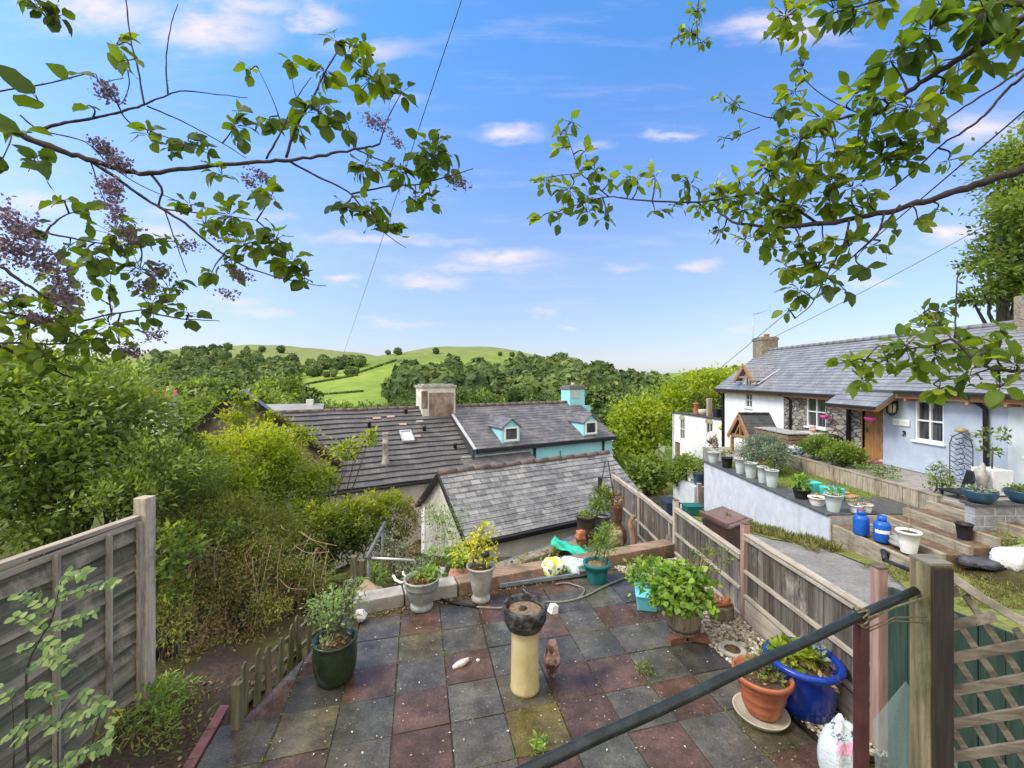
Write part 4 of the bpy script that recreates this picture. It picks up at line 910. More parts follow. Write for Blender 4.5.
m = MB(); m.lathe([(.22,0),(.2,.1),(.16,.7),(.2,.75),(.2,.82),(.15,.82)], onD(2.1,.6), 14); solo(m, 'chimney_pot_planter', TERRA, 'terracotta chimney pot standing on the flat roof of the white annexe', 'chimney pot')
for (u, lab) in ((3.7,'middle'),(5.3,'near')):
    m = MB(); m.box(onD(u,.5)+UPV*.6, (.28,.28,1.25)); solo(m, 'roof_post', SLEEPER, 'pale square post on the flat roof, %s' % ('beside the terracotta chimney pot' if u < 4 else 'beside the cottage downpipe'), 'post', bevel=.01)
m = MB(); m.box(onD(4.5,.8)+UPV*.25, (.8,.5,.5)); m.box(onD(4.5,.8)+UPV*.53, (.86,.56,.08)); solo(m, 'roof_trough', BLACKP, 'black trough between the two pale posts on the flat roof', 'trough', bevel=.01)
m = MB(); m.lathe([(.2,0),(.3,.2),(.32,.4),(.28,.42),(.2,.3)], onD(2.95,.55), 14); solo(m, 'round_pot', M('pale_stone_pot', (.55,.5,.42)), 'round pale pot between chimney pot and post on the flat roof', 'pot')

# ------------------------------------------------------------------ lane, verge, retaining walls, terrace
def sheet(name, xl, xr, ys, zf, mat, nx=4, lift=0):
    V, Fc = [], []
    for y in ys:
        a, b = xl(y), xr(y)
        for k in range(nx+1): x = a+(b-a)*k/nx; V.append((x, y, zf(x, y)+lift))
    for j in range(len(ys)-1):
        for k in range(nx): i = j*(nx+1)+k; Fc.append((i, i+1, i+nx+2, i+nx+1))
    m = MB(); m.add(V, Fc, 0, True); return struct(m.build(name, mat))
ysl = list(np.linspace(-4, 36, 70))
sheet('lane', lambda y: 3.12, lambda y: 7.55+.45*math.exp(-((y-9)/2.2)**2) if y < 18 else 7.6, ysl, lambda x, y: float(lane_z(y))+.012*math.sin(x*2+y), ASPH, 6)
vg = sheet('verge', lambda y: 6.95+.75*math.exp(-((y-9.6)/1.8)**2)+.12*math.sin(y*3.1), lambda y: 8.1 if y > 10.7 else 13.5, [y for y in ysl if 4 < y < 24], lambda x, y: float(lane_z(y))+.03+max(0,x-8)*.05, GRASS_M, 10)
def grass_patch(name, label, cat, xr, yr, n, size, mat, zf, clump=0, up=1.4):
    x = xr[0]+(xr[1]-xr[0])*RNG.random(n); y = yr[0]+(yr[1]-yr[0])*RNG.random(n)
    if clump: cx = RNG.random((clump,2)); i = RNG.integers(0, clump, n); x = xr[0]+(xr[1]-xr[0])*np.clip(cx[i,0]+RNG.normal(size=n)*.04,0,1); y = yr[0]+(yr[1]-yr[0])*np.clip(cx[i,1]+RNG.normal(size=n)*.03,0,1)
    z = np.array([zf(a, b) for a, b in zip(x, y)]); p = np.stack([x, y, z], 1)
    o = leaves(name, p, rnd_dirs(n, up), rnd_dirs(n), size*(.4+.9*RNG.random(n)), mat, None, 'dia', None, .12)
    stuff(o); return tag(o, label, cat)
grass_patch('verge_weeds', 'rough grass and weeds along the foot of the lavender retaining wall', 'weeds', (7.15,7.95), (10.2,18), 7000, .20, L_VERGE, lambda x, y: float(lane_z(y))+.02, 60)
grass_patch('verge_weeds', 'yellowish grass and weeds below the timber steps and block wall', 'weeds', (7.4,12.5), (7.0,9.4), 9000, .10, L_VERGE, lambda x, y: float(lane_z(y))+.03+max(0,x-8)*.05, 110)
# lavender retaining wall with slab coping
rw = thing('retaining_wall', 'long lavender white retaining wall topped with dark slabs and pots', 'retaining wall', (8,14,-1))
m = MB(); YS = list(np.linspace(10.75, 17.8, 9))
m.prism([(7.95,10.78,-.46)]+[(7.95,17.8,-.46)]+[(7.95,y,float(lane_z(y))-.4) for y in YS[::-1]], (.28,0,0)); pb(m, 'wall', LAV_R, rw)
m = MB(); m.box((8.6,10.86,-.95), (1.24,.2,1.0)); pb(m, 'end_wall', CONC, rw)
m = MB()
for k in range(9): m.box((8.20,11.15+k*.78,-.435), (.62,.765,.05))
pb(m, 'coping', SLAB, rw, .006)
lw = thing('retaining_wall', 'short lower lavender wall past the lavender wall corner, with a bush spilling over', 'retaining wall', (8,20,-3))
m = MB(); m.prism([(7.95,18.75,-1.75),(7.95,21.2,-1.75),(7.95,21.2,-4.2),(7.95,18.75,-3.6)], (.4,0,0)); pb(m, 'wall', LAV_R, lw)
m = MB(); m.prism([(8.36,18.75,-1.75),(9.3,18.75,-1.75),(9.3,18.75,-3.6),(8.36,18.75,-3.6)], (0,.2,0)); m.box((8.1,18.6,-2.6), (.16,.16,2.1)); pb(m, 'end_wall', SLEEPER, lw)
m = MB(); m.box((9.6,20,-2.6), (2.6,2.4,1.6)); struct(m.build('lower_terrace_ground', SOIL))
m = MB(); m.box((9.55,14.3,-.75), (2.5,7.0,.6)); struct(m.build('lawn', GRASS_M))
m = MB(); m.box((9.55,11.6,-.44), (2.3,1.5,.04)); struct(m.build('paving_slab_area', SLAB))
grass_patch('lawn_grass', 'short bright grass on the narrow terrace lawn', 'grass', (8.55,10.75), (12.4,17.7), 9000, .07, L_WEED, lambda x, y: -.45)
m = MB(); m.box((12.0,14.6,-.45), (2.36,8.4,.82)); m.box((12.0,21.6,-2.0), (2.36,5.6,2.2)); struct(m.build('garden_path', PATH_M))
m = MB(); m.box((12.0,9.0,-.42), (2.4,3.0,.8)); struct(m.build('upper_path', PATH_M))
sw = thing('sleeper_wall', 'low wall of upright weathered sleepers edging the terrace lawn', 'wall', (10.8,14,-.5)); m = MB(); y = 10.85
while y < 18.8:
    wd = random.uniform(.2,.26); m.box((10.78+random.uniform(-.01,.01), y+wd/2, -.25+random.uniform(-.012,.012)), (.1, wd-.012, .5)); y += wd
pb(m, 'timber', SLEEPER, sw, .008)
m = MB(); m.box((10.80,14.8,.02), (.16,7.9,.035)); pb(m, 'capping', SLEEPY, sw)
# timber steps
st = thing('garden_steps', 'broad garden steps of pale timber risers and wet brown treads', 'steps', (9.2,9.6,-.7))
ris = [(8.0,-.66),(8.65,-.54),(9.2,-.40),(9.75,-.23),(10.35,-.06)]
for i, (x, z) in enumerate(ris):
    nx = ris[i+1][0] if i < 4 else 11.0; zb = -1.3
    m = MB(); m.box((x+.05, 9.7, (z+zb)/2), (.1, 2.08, z-zb)); pb(m, 'riser', SLEEPY, st, .008)
    m = MB(); m.box(((x+.1+nx)/2, 9.7, (z-.03+zb)/2), (nx-x-.1, 2.04, z-.03-zb)); pb(m, 'tread', STEPSOIL, st)
# block wall
BLK = M('grey_block', (.30,.305,.31), (.17,.175,.18), .92, 10, b=.6, dirt=(.42,.42,.42), dirt_scale=1.2, rand=.12); MORT = M('pale_mortar', (.50,.495,.48), (.40,.40,.39), .95, 12)
bw = thing('block_wall', 'unpainted grey concrete block wall with a thin slab cap carrying blue bowls', 'wall', (11.5,9.2,-.8))
m = MB(); m.box((11.4,9.3,-.42), (2.98,.205,1.3)); pb(m, 'mortar', MORT, bw)
m = MB()
for r in range(6):
    x = 9.9-(0 if r % 2 else .22)
    while x < 12.9:
        a, b = max(x, 9.9), min(x+.418, 12.9)
        if b-a > .05: m.box(((a+b)/2, 9.3, -.96+r*.225), (b-a, .215+random.uniform(0,.006), .205))
        x += .445
pb(m, 'block', BLK, bw, .006)
m = MB(); m.box((11.4,9.3,.285), (3.1,.34,.05)); pb(m, 'cap', SLAB, bw, .006)
# ------------------------------------------------------------------ patio paving
ang_r, ang_c = R(14.5), R(12.3); vR = Vector((math.cos(ang_r), math.sin(ang_r), 0)); uC = Vector((-math.sin(ang_c), math.cos(ang_c), 0))
SV, SU = .488, .472; PO = Vector((.883, 4.104, 0))
TC = dict(G=(.076,.070,.060), M=(.084,.051,.040), O=(.088,.078,.050), D=(.046,.045,.040), Y=(.105,.086,.032), B=(.076,.074,.062))
TT = {5:'GMGMGOMGOGG', 4:'MGOGGMMMGGO', 3:'GOGMGMGGBGG', 2:'GMGOGBMGMMG', 1:'MDMGMGGBGBG', 0:'GOBMGOMMBDG', -1:'OMGMGYMGMGB', -2:'GOMGGMBMGOM', -3:'MGGMOGMGGMG', -4:'GMGOGMGGMOG'}
def clip(poly, a, n):
    out = []
    for i in range(len(poly)):
        p, q = poly[i], poly[(i+1) % len(poly)]; dp, dq = (p-a).dot(n), (q-a).dot(n)
        if dp >= 0: out.append(p)
        if dp*dq < 0: out.append(p.lerp(q, dp/(dp-dq)))
    return out
PKA, PKB = Vector((-2.36,3.72,0)), Vector((-2.02,5.62,0)); PKN = Vector((PKB.y-PKA.y, -(PKB.x-PKA.x), 0)).normalized()
def beam_front(x): return 5.42+(x+2.0)*(7.32-5.42)/4.75
def paving():
    import bmesh
    m = MB(); cols = []
    for j, row in TT.items():
        for i, ch in zip(range(-7, 4), row):
            a, b = i*SV, j*SU; g = .004
            jt = lambda: random.uniform(-.004,.004)
            q = [PO+vR*(a+dx+jt())+uC*(b+dy+jt()) for dx, dy in ((g,g),(SV-g,g),(SV-g,SU-g),(g,SU-g))]
            if i > 2: continue
            cen = sum(q, Vector())/4
            if cen.y < 1.9: continue
            q = clip(q, Vector((-2.0,5.44,0)), Vector((1.9,-4.75,0)).normalized())
            if q and cen.y > 3.6: q = clip(q, PKA-PKN*.02, PKN)
            if len(q) < 3: continue
            K_ = len(q); cen = sum(q, Vector())/K_
            z = random.uniform(-.005,.005); tl = [random.uniform(-.004,.004) for _ in range(K_)]
            k = random.uniform(.82,1.18); c = tuple(x*k for x in TC[ch])
            top = [p+UPV*(z+t) for p, t in zip(q, tl)]; bot = [p-UPV*.035 for p in q]; ins = .006
            topi = [p+(cen-p).normalized()*ins for p in top]; mid = [p-UPV*.005 for p in top]
            m.add(topi+mid+bot, [tuple(range(K_))]+[(K_+k_,K_+(k_+1)%K_,(k_+1)%K_,k_) for k_ in range(K_)]+[(2*K_+k_,2*K_+(k_+1)%K_,K_+(k_+1)%K_,K_+k_) for k_ in range(K_)])
            cols += [c]*(1+2*K_)
    mt, nt, bs = newmat('wet_mixed_paving')
    at = N(nt, 'ShaderNodeAttribute', attribute_name='tile'); v = coords(nt)
    n1 = noise(nt, v, 3.0, 8, .7); n2 = noise(nt, v, 48, 5, .75); n3 = noise(nt, v, 1.1, 6, .65)
    r1 = ramp(nt, [(.30,(.40,.39,.37)),(.5,(.95,.94,.92)),(.70,(1.75,1.7,1.6))]); nt.links.new(n1, r1.inputs[0])
    r2 = ramp(nt, [(.3,(.72,.72,.72)),(.6,(1.15,1.15,1.15)),(.74,(2.6,2.5,2.3))]); nt.links.new(n2, r2.inputs[0])
    col = mixc(nt, at.outputs['Color'], r1.outputs[0], 1.0, 'MULTIPLY'); col = mixc(nt, col, r2.outputs[0], .8, 'MULTIPLY')
    mo = ramp(nt, [(.54,(0,0,0)),(.74,(.45,.45,.45))]); nt.links.new(n3, mo.inputs[0]); col = mixc(nt, col, (.10,.082,.03), mo.outputs[0])
    sp = N(nt, 'ShaderNodeTexVoronoi'); sp.inputs['Scale'].default_value = 14; nt.links.new(v, sp.inputs['Vector'])
    rs = ramp(nt, [(.07,(.9,.9,.9)),(.12,(0,0,0))]); nt.links.new(sp.outputs['Distance'], rs.inputs[0])
    nn = noise(nt, v, 2.3, 3); rn = ramp(nt, [(.47,(0,0,0)),(.55,(1,1,1))]); nt.links.new(nn, rn.inputs[0])
    lic = mixc(nt, (0,0,0), rs.outputs[0], rn.outputs[0]); col = mixc(nt, col, (.34,.33,.26), lic)
    nt.links.new(col, bs.inputs['Base Color'])
    wet = ramp(nt, [(.38,(.10,.10,.10)),(.68,(.42,.42,.42))]); nt.links.new(n3, wet.inputs[0]); nt.links.new(wet.outputs[0], bs.inputs['Roughness'])
    bs.inputs['Specular IOR Level'].default_value = .3; bump(nt, bs, n2, .4, .005)
    o = m.build('patio_paving', mt); me = o.data
    at_ = me.attributes.new('tile', 'FLOAT_COLOR', 'FACE')
    at_.data.foreach_set('color', np.array([(*c, 1) for c in cols], dtype=np.float32).ravel())
    struct(o)
paving()
m = MB(); A_ = [PO+vR*(-7.15*SV)+uC*(-5*SU), PO+vR*(3.02*SV)+uC*(-5*SU), PO+vR*(3.02*SV)+uC*(6.2*SU), Vector((-1.95,5.55,0)), PKB-PKN*.03, PKA-PKN*.03, PKA-PKN*.16]
m.prism([p-UPV*.06 for p in A_], UPV*.05); struct(m.build('patio_bed', M('dark_joint_dirt', (.045,.042,.035), (.02,.02,.017), .9, 20)))
m = MB()
for k in range(9): a = PO+vR*(-7.02*SV)+uC*((-4+k*.62)*SU*1.0+k*.0); m.bar(a-vR*.045+UPV*-.03, a-vR*.045+uC*.285+UPV*-.03, .085, .07)
struct(m.build('patio_kerb', M('maroon_edging', (.20,.085,.085), (.11,.05,.05), .6, 8, b=.3), bevel=.005))
# soil bed on the left
ysb = list(np.linspace(1.2, 6.2, 30))
sheet('soil_bed', lambda y: -3.42, lambda y: -2.44-.02*(y-4) if y < 4.3 else -2.35, ysb, lambda x, y: float(-.03+.025*math.sin(x*7+y*5)+.02*math.sin(y*11-x*3)-max(0,y-4.6)*.25), SOIL, 8)
# lower yard beyond the beam
m = MB(); m.prism([(-1.3,5.9,-.37),(2.9,7.4,-.37),(2.75,11.3,-.5),(1.3,9.2,-.40),(-1.2,7.0,-.38)], UPV*.03); struct(m.build('lower_yard', M('wet_grey_concrete', (.12,.125,.13), (.07,.072,.075), .35, 5, b=.3, dirt=(.15,.13,.07), dirt_amt=(.52,.7))))

# ------------------------------------------------------------------ gravel
def pebbles(name, label, poly, n, smin, smax, mats, z):
    xs = [p[0] for p in poly]; ys = [p[1] for p in poly]; pts = []
    while len(pts) < n:
        x, y = random.uniform(min(xs), max(xs)), random.uniform(min(ys), max(ys))
        if in_poly(x, y, poly): pts.append((x, y))
    v0, f0 = ICO1; k = len(pts); P_ = np.array(pts); s = smin+(smax-smin)*RNG.random((k,1))**2
    rot = RNG.random(k)*6; V = np.repeat(v0[None], k, 0)*(.7+.6*RNG.random((k,len(v0),1)))*np.stack([np.ones(k), .6+.4*RNG.random(k), .45+.3*RNG.random(k)], 1)[:,None]
    x = V[:,:,0]*np.cos(rot)[:,None]-V[:,:,1]*np.sin(rot)[:,None]; y = V[:,:,0]*np.sin(rot)[:,None]+V[:,:,1]*np.cos(rot)[:,None]; V = np.stack([x, y, V[:,:,2]], -1)*s[:,:,None]
    V[:,:,0] += P_[:,0:1]; V[:,:,1] += P_[:,1:2]; V[:,:,2] += z+s*.35
    Fc = (f0[None]+(np.arange(k)*len(v0))[:,None,None]).reshape(-1,3)
    o = npmesh(name, V.reshape(-1,3), Fc, mats, None, np.repeat(RNG.random(k), len(f0)), False); stuff(o); return tag(o, label, 'gravel')
PEB = Leaf('pebble_mix', [(.12,.10,.07), (.27,.225,.16), (.44,.38,.29), (.60,.56,.48), (.22,.17,.12)], 0, .6)
gp = [(2.32,4.45),(2.62,3.45),(3.0,3.4),(2.86,5.3),(2.80,7.2),(2.0,6.9),(1.62,6.85),(1.75,6.5)]
pebbles('gravel', 'strip of mixed brown and cream pebbles between paving and fence', gp, 8500, .010, .030, PEB, -.005)
m = MB(); m.prism([(x, y, -.05) for x, y in gp], UPV*.045); struct(m.build('gravel_bed_ground', SOIL))
pebbles('debris', 'leaf litter and grit along the foot of the back kerb', [(-1.9,5.3),(2.3,7.0),(2.3,7.12),(-1.95,5.4)], 500, .008, .022, L_BROWN, 0)
pebbles('litter', 'scattered stones and dead leaves on the soil beside the left fence', [(-3.3,2.6),(-2.55,2.6),(-2.5,4.5),(-3.2,4.6)], 420, .008, .022, L_BROWN, -.03)

# ------------------------------------------------------------------ kerb beams at the back of the patio
def bf(x, z=0, back=0): d = Vector((4.75,1.90,0)).normalized(); n = Vector((-d.y,d.x,0)); return Vector((x, beam_front(x), z))+n*back
t = thing('concrete_kerb', 'pale weathered concrete kerb at the left end of the patio edge', 'kerb', bf(-1.5))
m = MB()
for a, b in ((-2.0,-1.42),(-1.40,-.75)): m.prism([bf(a,-.3), bf(b,-.3), bf(b,-.3,.27), bf(a,-.3,.27)], UPV*(.46+random.uniform(0,.012)))
pb(m, 'stone', CONC, t, .012)
t = thing('timber_beam', 'long pinkish brown timber beam edging the back of the patio', 'beam', bf(1))
PINKW = Wood('pinkish_timber', (.34,.235,.17), (.21,.14,.095), 'x', dirt=(.12,.10,.065), amt=(.47,.66))
m = MB()
for a, b in ((-.73,.62),(.63,2.78)): m.prism([bf(a,-.3), bf(b,-.3), bf(b,-.3,.26), bf(a,-.3,.26)], UPV*.47)
pb(m, 'sleeper', PINKW, t, .012)

# ------------------------------------------------------------------ right fence
FB = Wood('grey_fence_board', (.17,.148,.122), (.07,.06,.05), 'z', dirt=(.36,.33,.29), amt=(.56,.68), b=.9)
FB2 = Wood('brown_fence_board', (.135,.112,.09), (.055,.045,.037), 'z', dirt=(.30,.27,.23), amt=(.56,.68), b=.9); FB3 = Wood('silver_fence_board', (.215,.195,.168), (.10,.09,.078), 'z', dirt=(.42,.39,.35), amt=(.54,.68), b=.9)
FR = Wood('pale_fence_rail', (.47,.41,.33), (.29,.25,.20), 'y', dirt=(.24,.20,.16))
FPOST = Wood('pale_fence_post', (.52,.47,.39), (.34,.29,.24), 'z', dirt=(.2,.17,.13)); PPOST = Wood('pinkish_fence_post', (.40,.265,.225), (.29,.175,.145), 'z', dirt=(.52,.44,.39), amt=(.56,.66)); DTOP = Wood('dark_post_cap', (.14,.11,.09), (.09,.07,.06), 'x')
fn = thing('board_fence', 'stepped vertical board fence with pale rails down the right of the patio', 'fence', (2.9,7,-.5))
posts = [(2.985,3.5,1.46,PPOST),(2.90,5.35,1.19,PPOST),(2.81,7.38,.90,FPOST),(2.75,9.25,.58,FPOST),(2.62,11.1,.55,FPOST)]
panels = [(1.06,.27,.62,.02),(.77,-.02,.36,-.3),(.52,-.42,-.08,-.7),(.49,-.55,-.10,-.8)]
for i, (x, y, zt_, mt) in enumerate(posts):
    m = MB(); m.box((x,y,(zt_-1)/2), (.082,.082,zt_+1)); p_ = pb(m, 'post', mt, fn, .006)
    m = MB(); m.box((x,y,zt_+.008), (.09,.09,.016)); pb(m, 'post_cap', DTOP, fn, .004, parent=p_)
for (a, b, pn) in zip(posts[:-1], posts[1:], panels):
    A, B = Vector((a[0],a[1]+.05,0)), Vector((b[0],b[1]-.05,0)); d = (B-A).normalized(); nn_ = Vector((-d.y,d.x,0)); nn_ = nn_ if nn_.x < 0 else -nn_; L = (B-A).length
    m = MB(); k = 0; u = 0.0
    while u < L-.02:
        wd = min(random.uniform(.085,.115), L-u); c = A+d*(u+wd/2)+nn_*(.0+.006*(k % 2))
        m.bar(c+UPV*pn[1], c+UPV*(pn[0]-random.uniform(.0,.012)), wd+.008, .014, up=nn_, mi=random.randint(0,2)); u += wd; k += 1
    pb(m, 'panel_boards', [FB, FB2, FB3], fn)
    m = MB()
    for z in (pn[0]-.03, pn[2], pn[1]+.05): m.bar(A+nn_*.032+UPV*z, B+nn_*.032+UPV*z, .042, .036)
    m.bar(A+nn_*.01+UPV*(pn[0]+.012), B+nn_*.01+UPV*(pn[0]+.012), .085, .02); pb(m, 'rail', FR, fn, .003)
    m = MB(); m.bar(A+UPV*(pn[1]+pn[3])*.5+nn_*.012, B+UPV*(pn[1]+pn[3])*.5+nn_*.012, .05, pn[1]-pn[3]-.01); pb(m, 'gravel_board', FR, fn, .004)
m = MB(); m.bar((2.6,7.75,-.36), (2.62,9.6,-.45), .14, .06); solo(m, 'loose_plank', SLEEPY, 'pale plank lying along the foot of the board fence beyond the beam', 'plank', bevel=.004)

# ------------------------------------------------------------------ green board fence, trellis, big post, handrail
GB = Wood('dark_green_board', (.042,.072,.052), (.022,.042,.03), 'z', dirt=(.11,.12,.09), amt=(.6,.8))
gf = thing('green_fence', 'dark green close boarded fence behind the wooden trellis', 'fence', (3.4,2.6,0)); m = MB(); A, B = Vector((2.975,3.40,0)), Vector((3.62,1.7,0)); d = (B-A).normalized(); nn_ = Vector((d.y,-d.x,0)); L = (B-A).length; u = 0; k = 0
while u < L:
    c = A+d*(u+.065)+nn_*(.004*(k % 2)); m.bar(c+UPV*-.3, c+UPV*(1.36+random.uniform(-.01,.01)), .127, .02, up=nn_); u += .131; k += 1
pb(m, 'board', GB, gf, .003)
m = MB(); m.bar(A+UPV*1.31+nn_*-.03, B+UPV*1.31+nn_*-.03, .04, .06); pb(m, 'rail', GB, gf)
GP = Wood('mossy_post', (.30,.255,.15), (.12,.10,.055), 'z', dirt=(.07,.075,.03), amt=(.45,.62), b=.9); DKW = Wood('dark_wood_and_shade', (.05,.042,.038), (.03,.026,.024), 'z')
bp = thing('gate_post', 'thick mossy square post with one face darkened as shade holding the handrail', 'post', (2.02,2.09,0)); m = MB(); m.box((2.03,2.09,.95), (.105,.105,2.32)); pb(m, 'post', GP, bp, .006)
m = MB(); m.box((2.034,2.03,.95), (.096,.012,2.30)); pb(m, 'shade_board', DKW, bp, .003)  # shade of the front face put on as a dark board
m = MB(); m.box((2.03,2.085,2.117), (.108,.112,.018)); pb(m, 'cap', Wood('grey_post_cap', (.24,.22,.18), (.14,.125,.10), 'x'), bp, .004)
tl = thing('wooden_trellis', 'weathered diagonal lattice trellis in front of the dark green boards', 'trellis', (2.5,2.0,.2))
LW = Wood('grey_lattice', (.23,.20,.16), (.10,.085,.066), 'x', dirt=(.40,.36,.30), amt=(.58,.7), b=.9); o0 = Vector((2.09,2.07,0)); tx = Vector((1,-.17,0)).normalized(); tn_ = Vector((-tx.y,tx.x,0))
def TL(a, z, d=0): return o0+tx*a+UPV*z+tn_*d
def topz(a): return 2.06-.27*a/.55+.05*math.sin(min(1,a/.6)*math.pi)*-1
m = MB()
for k in range(-1, 16):
    z0 = 2.12-.158*k; segs = []
    a = 0.0; prev = None
    for a in np.linspace(0, 1.15, 24):
        z = z0+.33*a
        if z <= topz(a)-.02 and z > .25:
            if prev is None: prev = a
            last = a
        elif prev is not None: segs.append((prev, last)); prev = None
    if prev is not None: segs.append((prev, last))
    for a, b in segs:
        if b-a > .04: m.bar(TL(a, z0+.33*a), TL(b, z0+.33*b), .012, .047, up=UPV)
pb(m, 'rising_slat', LW, tl, .002)
m = MB()
for k in range(-14, 12):
    a0 = k*.115; pts = [(a0+s*.62, 2.1-s) for s in np.linspace(0, 1.85, 40) if 0 <= a0+s*.62 <= 1.15 and 2.1-s < topz(a0+s*.62)-.02]
    if len(pts) > 2: m.bar(TL(pts[0][0], pts[0][1], .013), TL(pts[-1][0], pts[-1][1], .013), .010, .030, up=UPV)
pb(m, 'falling_slat', LW, tl, .002)
m = MB(); pts = [TL(a, topz(a)) for a in np.linspace(0, 1.15, 9)]
for p, q in zip(pts[:-1], pts[1:]): m.bar(p, q+(q-p)*.04, .035, .04)
m.bar(TL(.0,.3,.02), TL(.0,2.04,.02), .03, .035); pb(m, 'top_rail', Wood('pale_grey_rail', (.50,.46,.38), (.30,.27,.22), 'x', dirt=(.18,.16,.12)), tl, .004)
RAILM = M('black_painted_tube', (.014,.020,.021), (.009,.012,.012), .38, 30, b=.3, dirt=(.03,.042,.042), dirt_scale=9)
hr = thing('handrail', 'black painted tubular handrail sloping down across the patio steps', 'handrail', (1.565,1.925,0))
ra, rb = Vector((-.62,1.04,1.745)), Vector((1.955,2.085,1.972)); m = MB(); m.tube([ra.lerp(rb, k/14)+UPV*.003*math.sin(k*1.7) for k in range(15)], .0188, 18); m.lathe([(.0,0),(.018,0)], rb, 12); pb(m, 'tube', RAILM, hr)
hx = ra.lerp(rb, .848); DR = M('dark_red_metal', (.085,.03,.028), (.05,.02,.018), .45, 12, b=.1); m = MB(); m.box((hx.x,hx.y,(hx.z-.02)/2-.1), (.043,.043,hx.z-.02+.2)); pb(m, 'post', DR, hr, .004)
hp2 = ra.lerp(rb, .05); m = MB(); m.box((hp2.x,hp2.y,.8), (.058,.058,1.85)); pb(m, 'post', DR, hr, .004)
TWN = M('old_twine', (.20,.18,.10), (.10,.09,.05), .9, 60)
t = thing('twine', 'loops of old green twine tying the handrail to the mossy post', 'twine', hx); m = MB()
for k in range(5): m.tube([hx+Vector((.028*math.cos(a), .028*math.sin(a)*.9, .026*math.sin(a+k)+(k-2)*.008)) for a in np.linspace(0,6.28,14)], .004, 5)
for dz, dz2 in ((-.02,.06),(-.06,-.03),(-.075,-.06),(-.03,.065)):
    m.tube([hx+Vector((.03,.0,dz)), hx.lerp(Vector((1.96,2.04,1.9+dz2)), .5)+Vector((0,0,-.008)), Vector((1.965,2.035,1.9+dz2))], .0035, 5)
pb(m, 'strand', TWN, t, recalc=False)
m = MB(); m.tube([(1.99,2.14,2.04),(2.08,2.32,1.99),(2.17,2.5,1.94)], .011, 8); m.tube([(2.17,2.5,1.94),(2.21,2.56,1.97),(2.25,2.58,1.95),(2.24,2.58,1.90)], .015, 8); solo(m, 'black_pipe', BLACKP, 'short black pipe with a hooked end fixed behind the mossy post', 'pipe')
gm, gnt, gbs = newmat('clear_sheet_glass'); gbs.inputs['Base Color'].default_value = (.55,.66,.66,1); gbs.inputs['Roughness'].default_value = .04
gtr = gnt.nodes.new('ShaderNodeBsdfTransparent'); gtr.inputs[0].default_value = (.86,.93,.92,1); gmx = gnt.nodes.new('ShaderNodeMixShader'); gmx.inputs[0].default_value = .13
gnt.links.new(gtr.outputs[0], gmx.inputs[1]); gnt.links.new(gbs.outputs[0], gmx.inputs[2]); gnt.links.new(gmx.outputs[0], [n for n in gnt.nodes if n.type == 'OUTPUT_MATERIAL'][0].inputs[0])
m = MB(); m.prism([(2.42,2.86,.35),(2.80,2.70,.35),(2.84,2.74,.62),(2.62,2.86,.98),(2.46,2.93,.66)], Vector((.002,.006,0))); solo(m, 'glass_sheet', gm, 'broken sheet of clear glass leaning against the dark green boards', 'glass')
m = MB(); m.bar((2.4,2.7,.3), (2.78,2.4,.28), .05, .08); solo(m, 'glass_edging', SLEEPY, 'pale board lying under the broken glass sheet', 'board')

# ------------------------------------------------------------------ left fence
LB = M('waney_lap_board', (.235,.215,.155), (.10,.10,.07), .85, 2.2, (9,.5,12), .7, 6, lo=.38, hi=.62, dirt=(.36,.31,.24), dirt_scale=4.5, dirt_amt=(.5,.66), dist=.008); LB2 = M('waney_board_green', (.155,.155,.11), (.06,.066,.045), .85, 2.2, (9,.5,12), .7, 6, lo=.38, hi=.62, dirt=(.30,.26,.20), dirt_scale=4.5, dirt_amt=(.54,.68), dist=.008); LB3 = M('waney_board_tan', (.30,.26,.20), (.14,.13,.10), .85, 2.2, (9,.5,12), .7, 6, lo=.38, hi=.62, dirt=(.08,.09,.07), dirt_scale=4.5, dirt_amt=(.52,.66), dist=.008); LBT = Wood('fence_batten', (.40,.36,.29), (.23,.20,.155), 'z', dirt=(.10,.09,.07), amt=(.52,.68))
lf = thing('lap_fence', 'weathered panel fence of overlapping horizontal boards on the left', 'fence', (-3.39,3,0))
m = MB(); z = 1.70; k = 0
while z > .06:
    hgt = random.uniform(.115,.15); n = 26; y0, y1 = 3.87, 1.0; V = []
    ph = random.random()*9; top = z; bot = z-hgt-.02
    for i in range(n):
        y = y0+(y1-y0)*i/(n-1); wv = .014*math.sin(y*3.3+ph)+.008*math.sin(y*9+ph*2)
        for (xx, zz) in ((-3.405,top),(-3.338-.010*math.sin(y*5+ph),bot+wv),(-3.37,bot+wv-.004),(-3.417,top)): V.append((xx, y, zz))
    Fc = []
    for i in range(n-1):
        for q in range(4): Fc.append((i*4+q, i*4+(q+1)%4, (i+1)*4+(q+1)%4, (i+1)*4+q))
    m.add(V, Fc, k % 3); z -= hgt; k += 1
pb(m, 'lapped_boards', [LB, LB2, LB3], lf)
m = MB()
for y in (3.84,3.55,3.14,2.7,2.2,1.6): m.box((-3.325,y,.88), (.03,.038,1.66))
pb(m, 'batten', LBT, lf, .003)
m = MB(); m.bar((-3.385,3.88,1.745), (-3.385,1.0,1.80), .075, .035); m.box((-3.362,2.45,1.70), (.03,2.85,.05)); pb(m, 'top_rail', Wood('fence_capping', (.42,.37,.29), (.26,.22,.17), 'y'), lf, .004)
m = MB(); m.bar((-3.37,3.88,.03), (-3.37,1.0,.03), .05, .10); pb(m, 'gravel_board', Wood('mossy_base_board', (.22,.17,.09), (.13,.10,.06), 'y'), lf, .004)
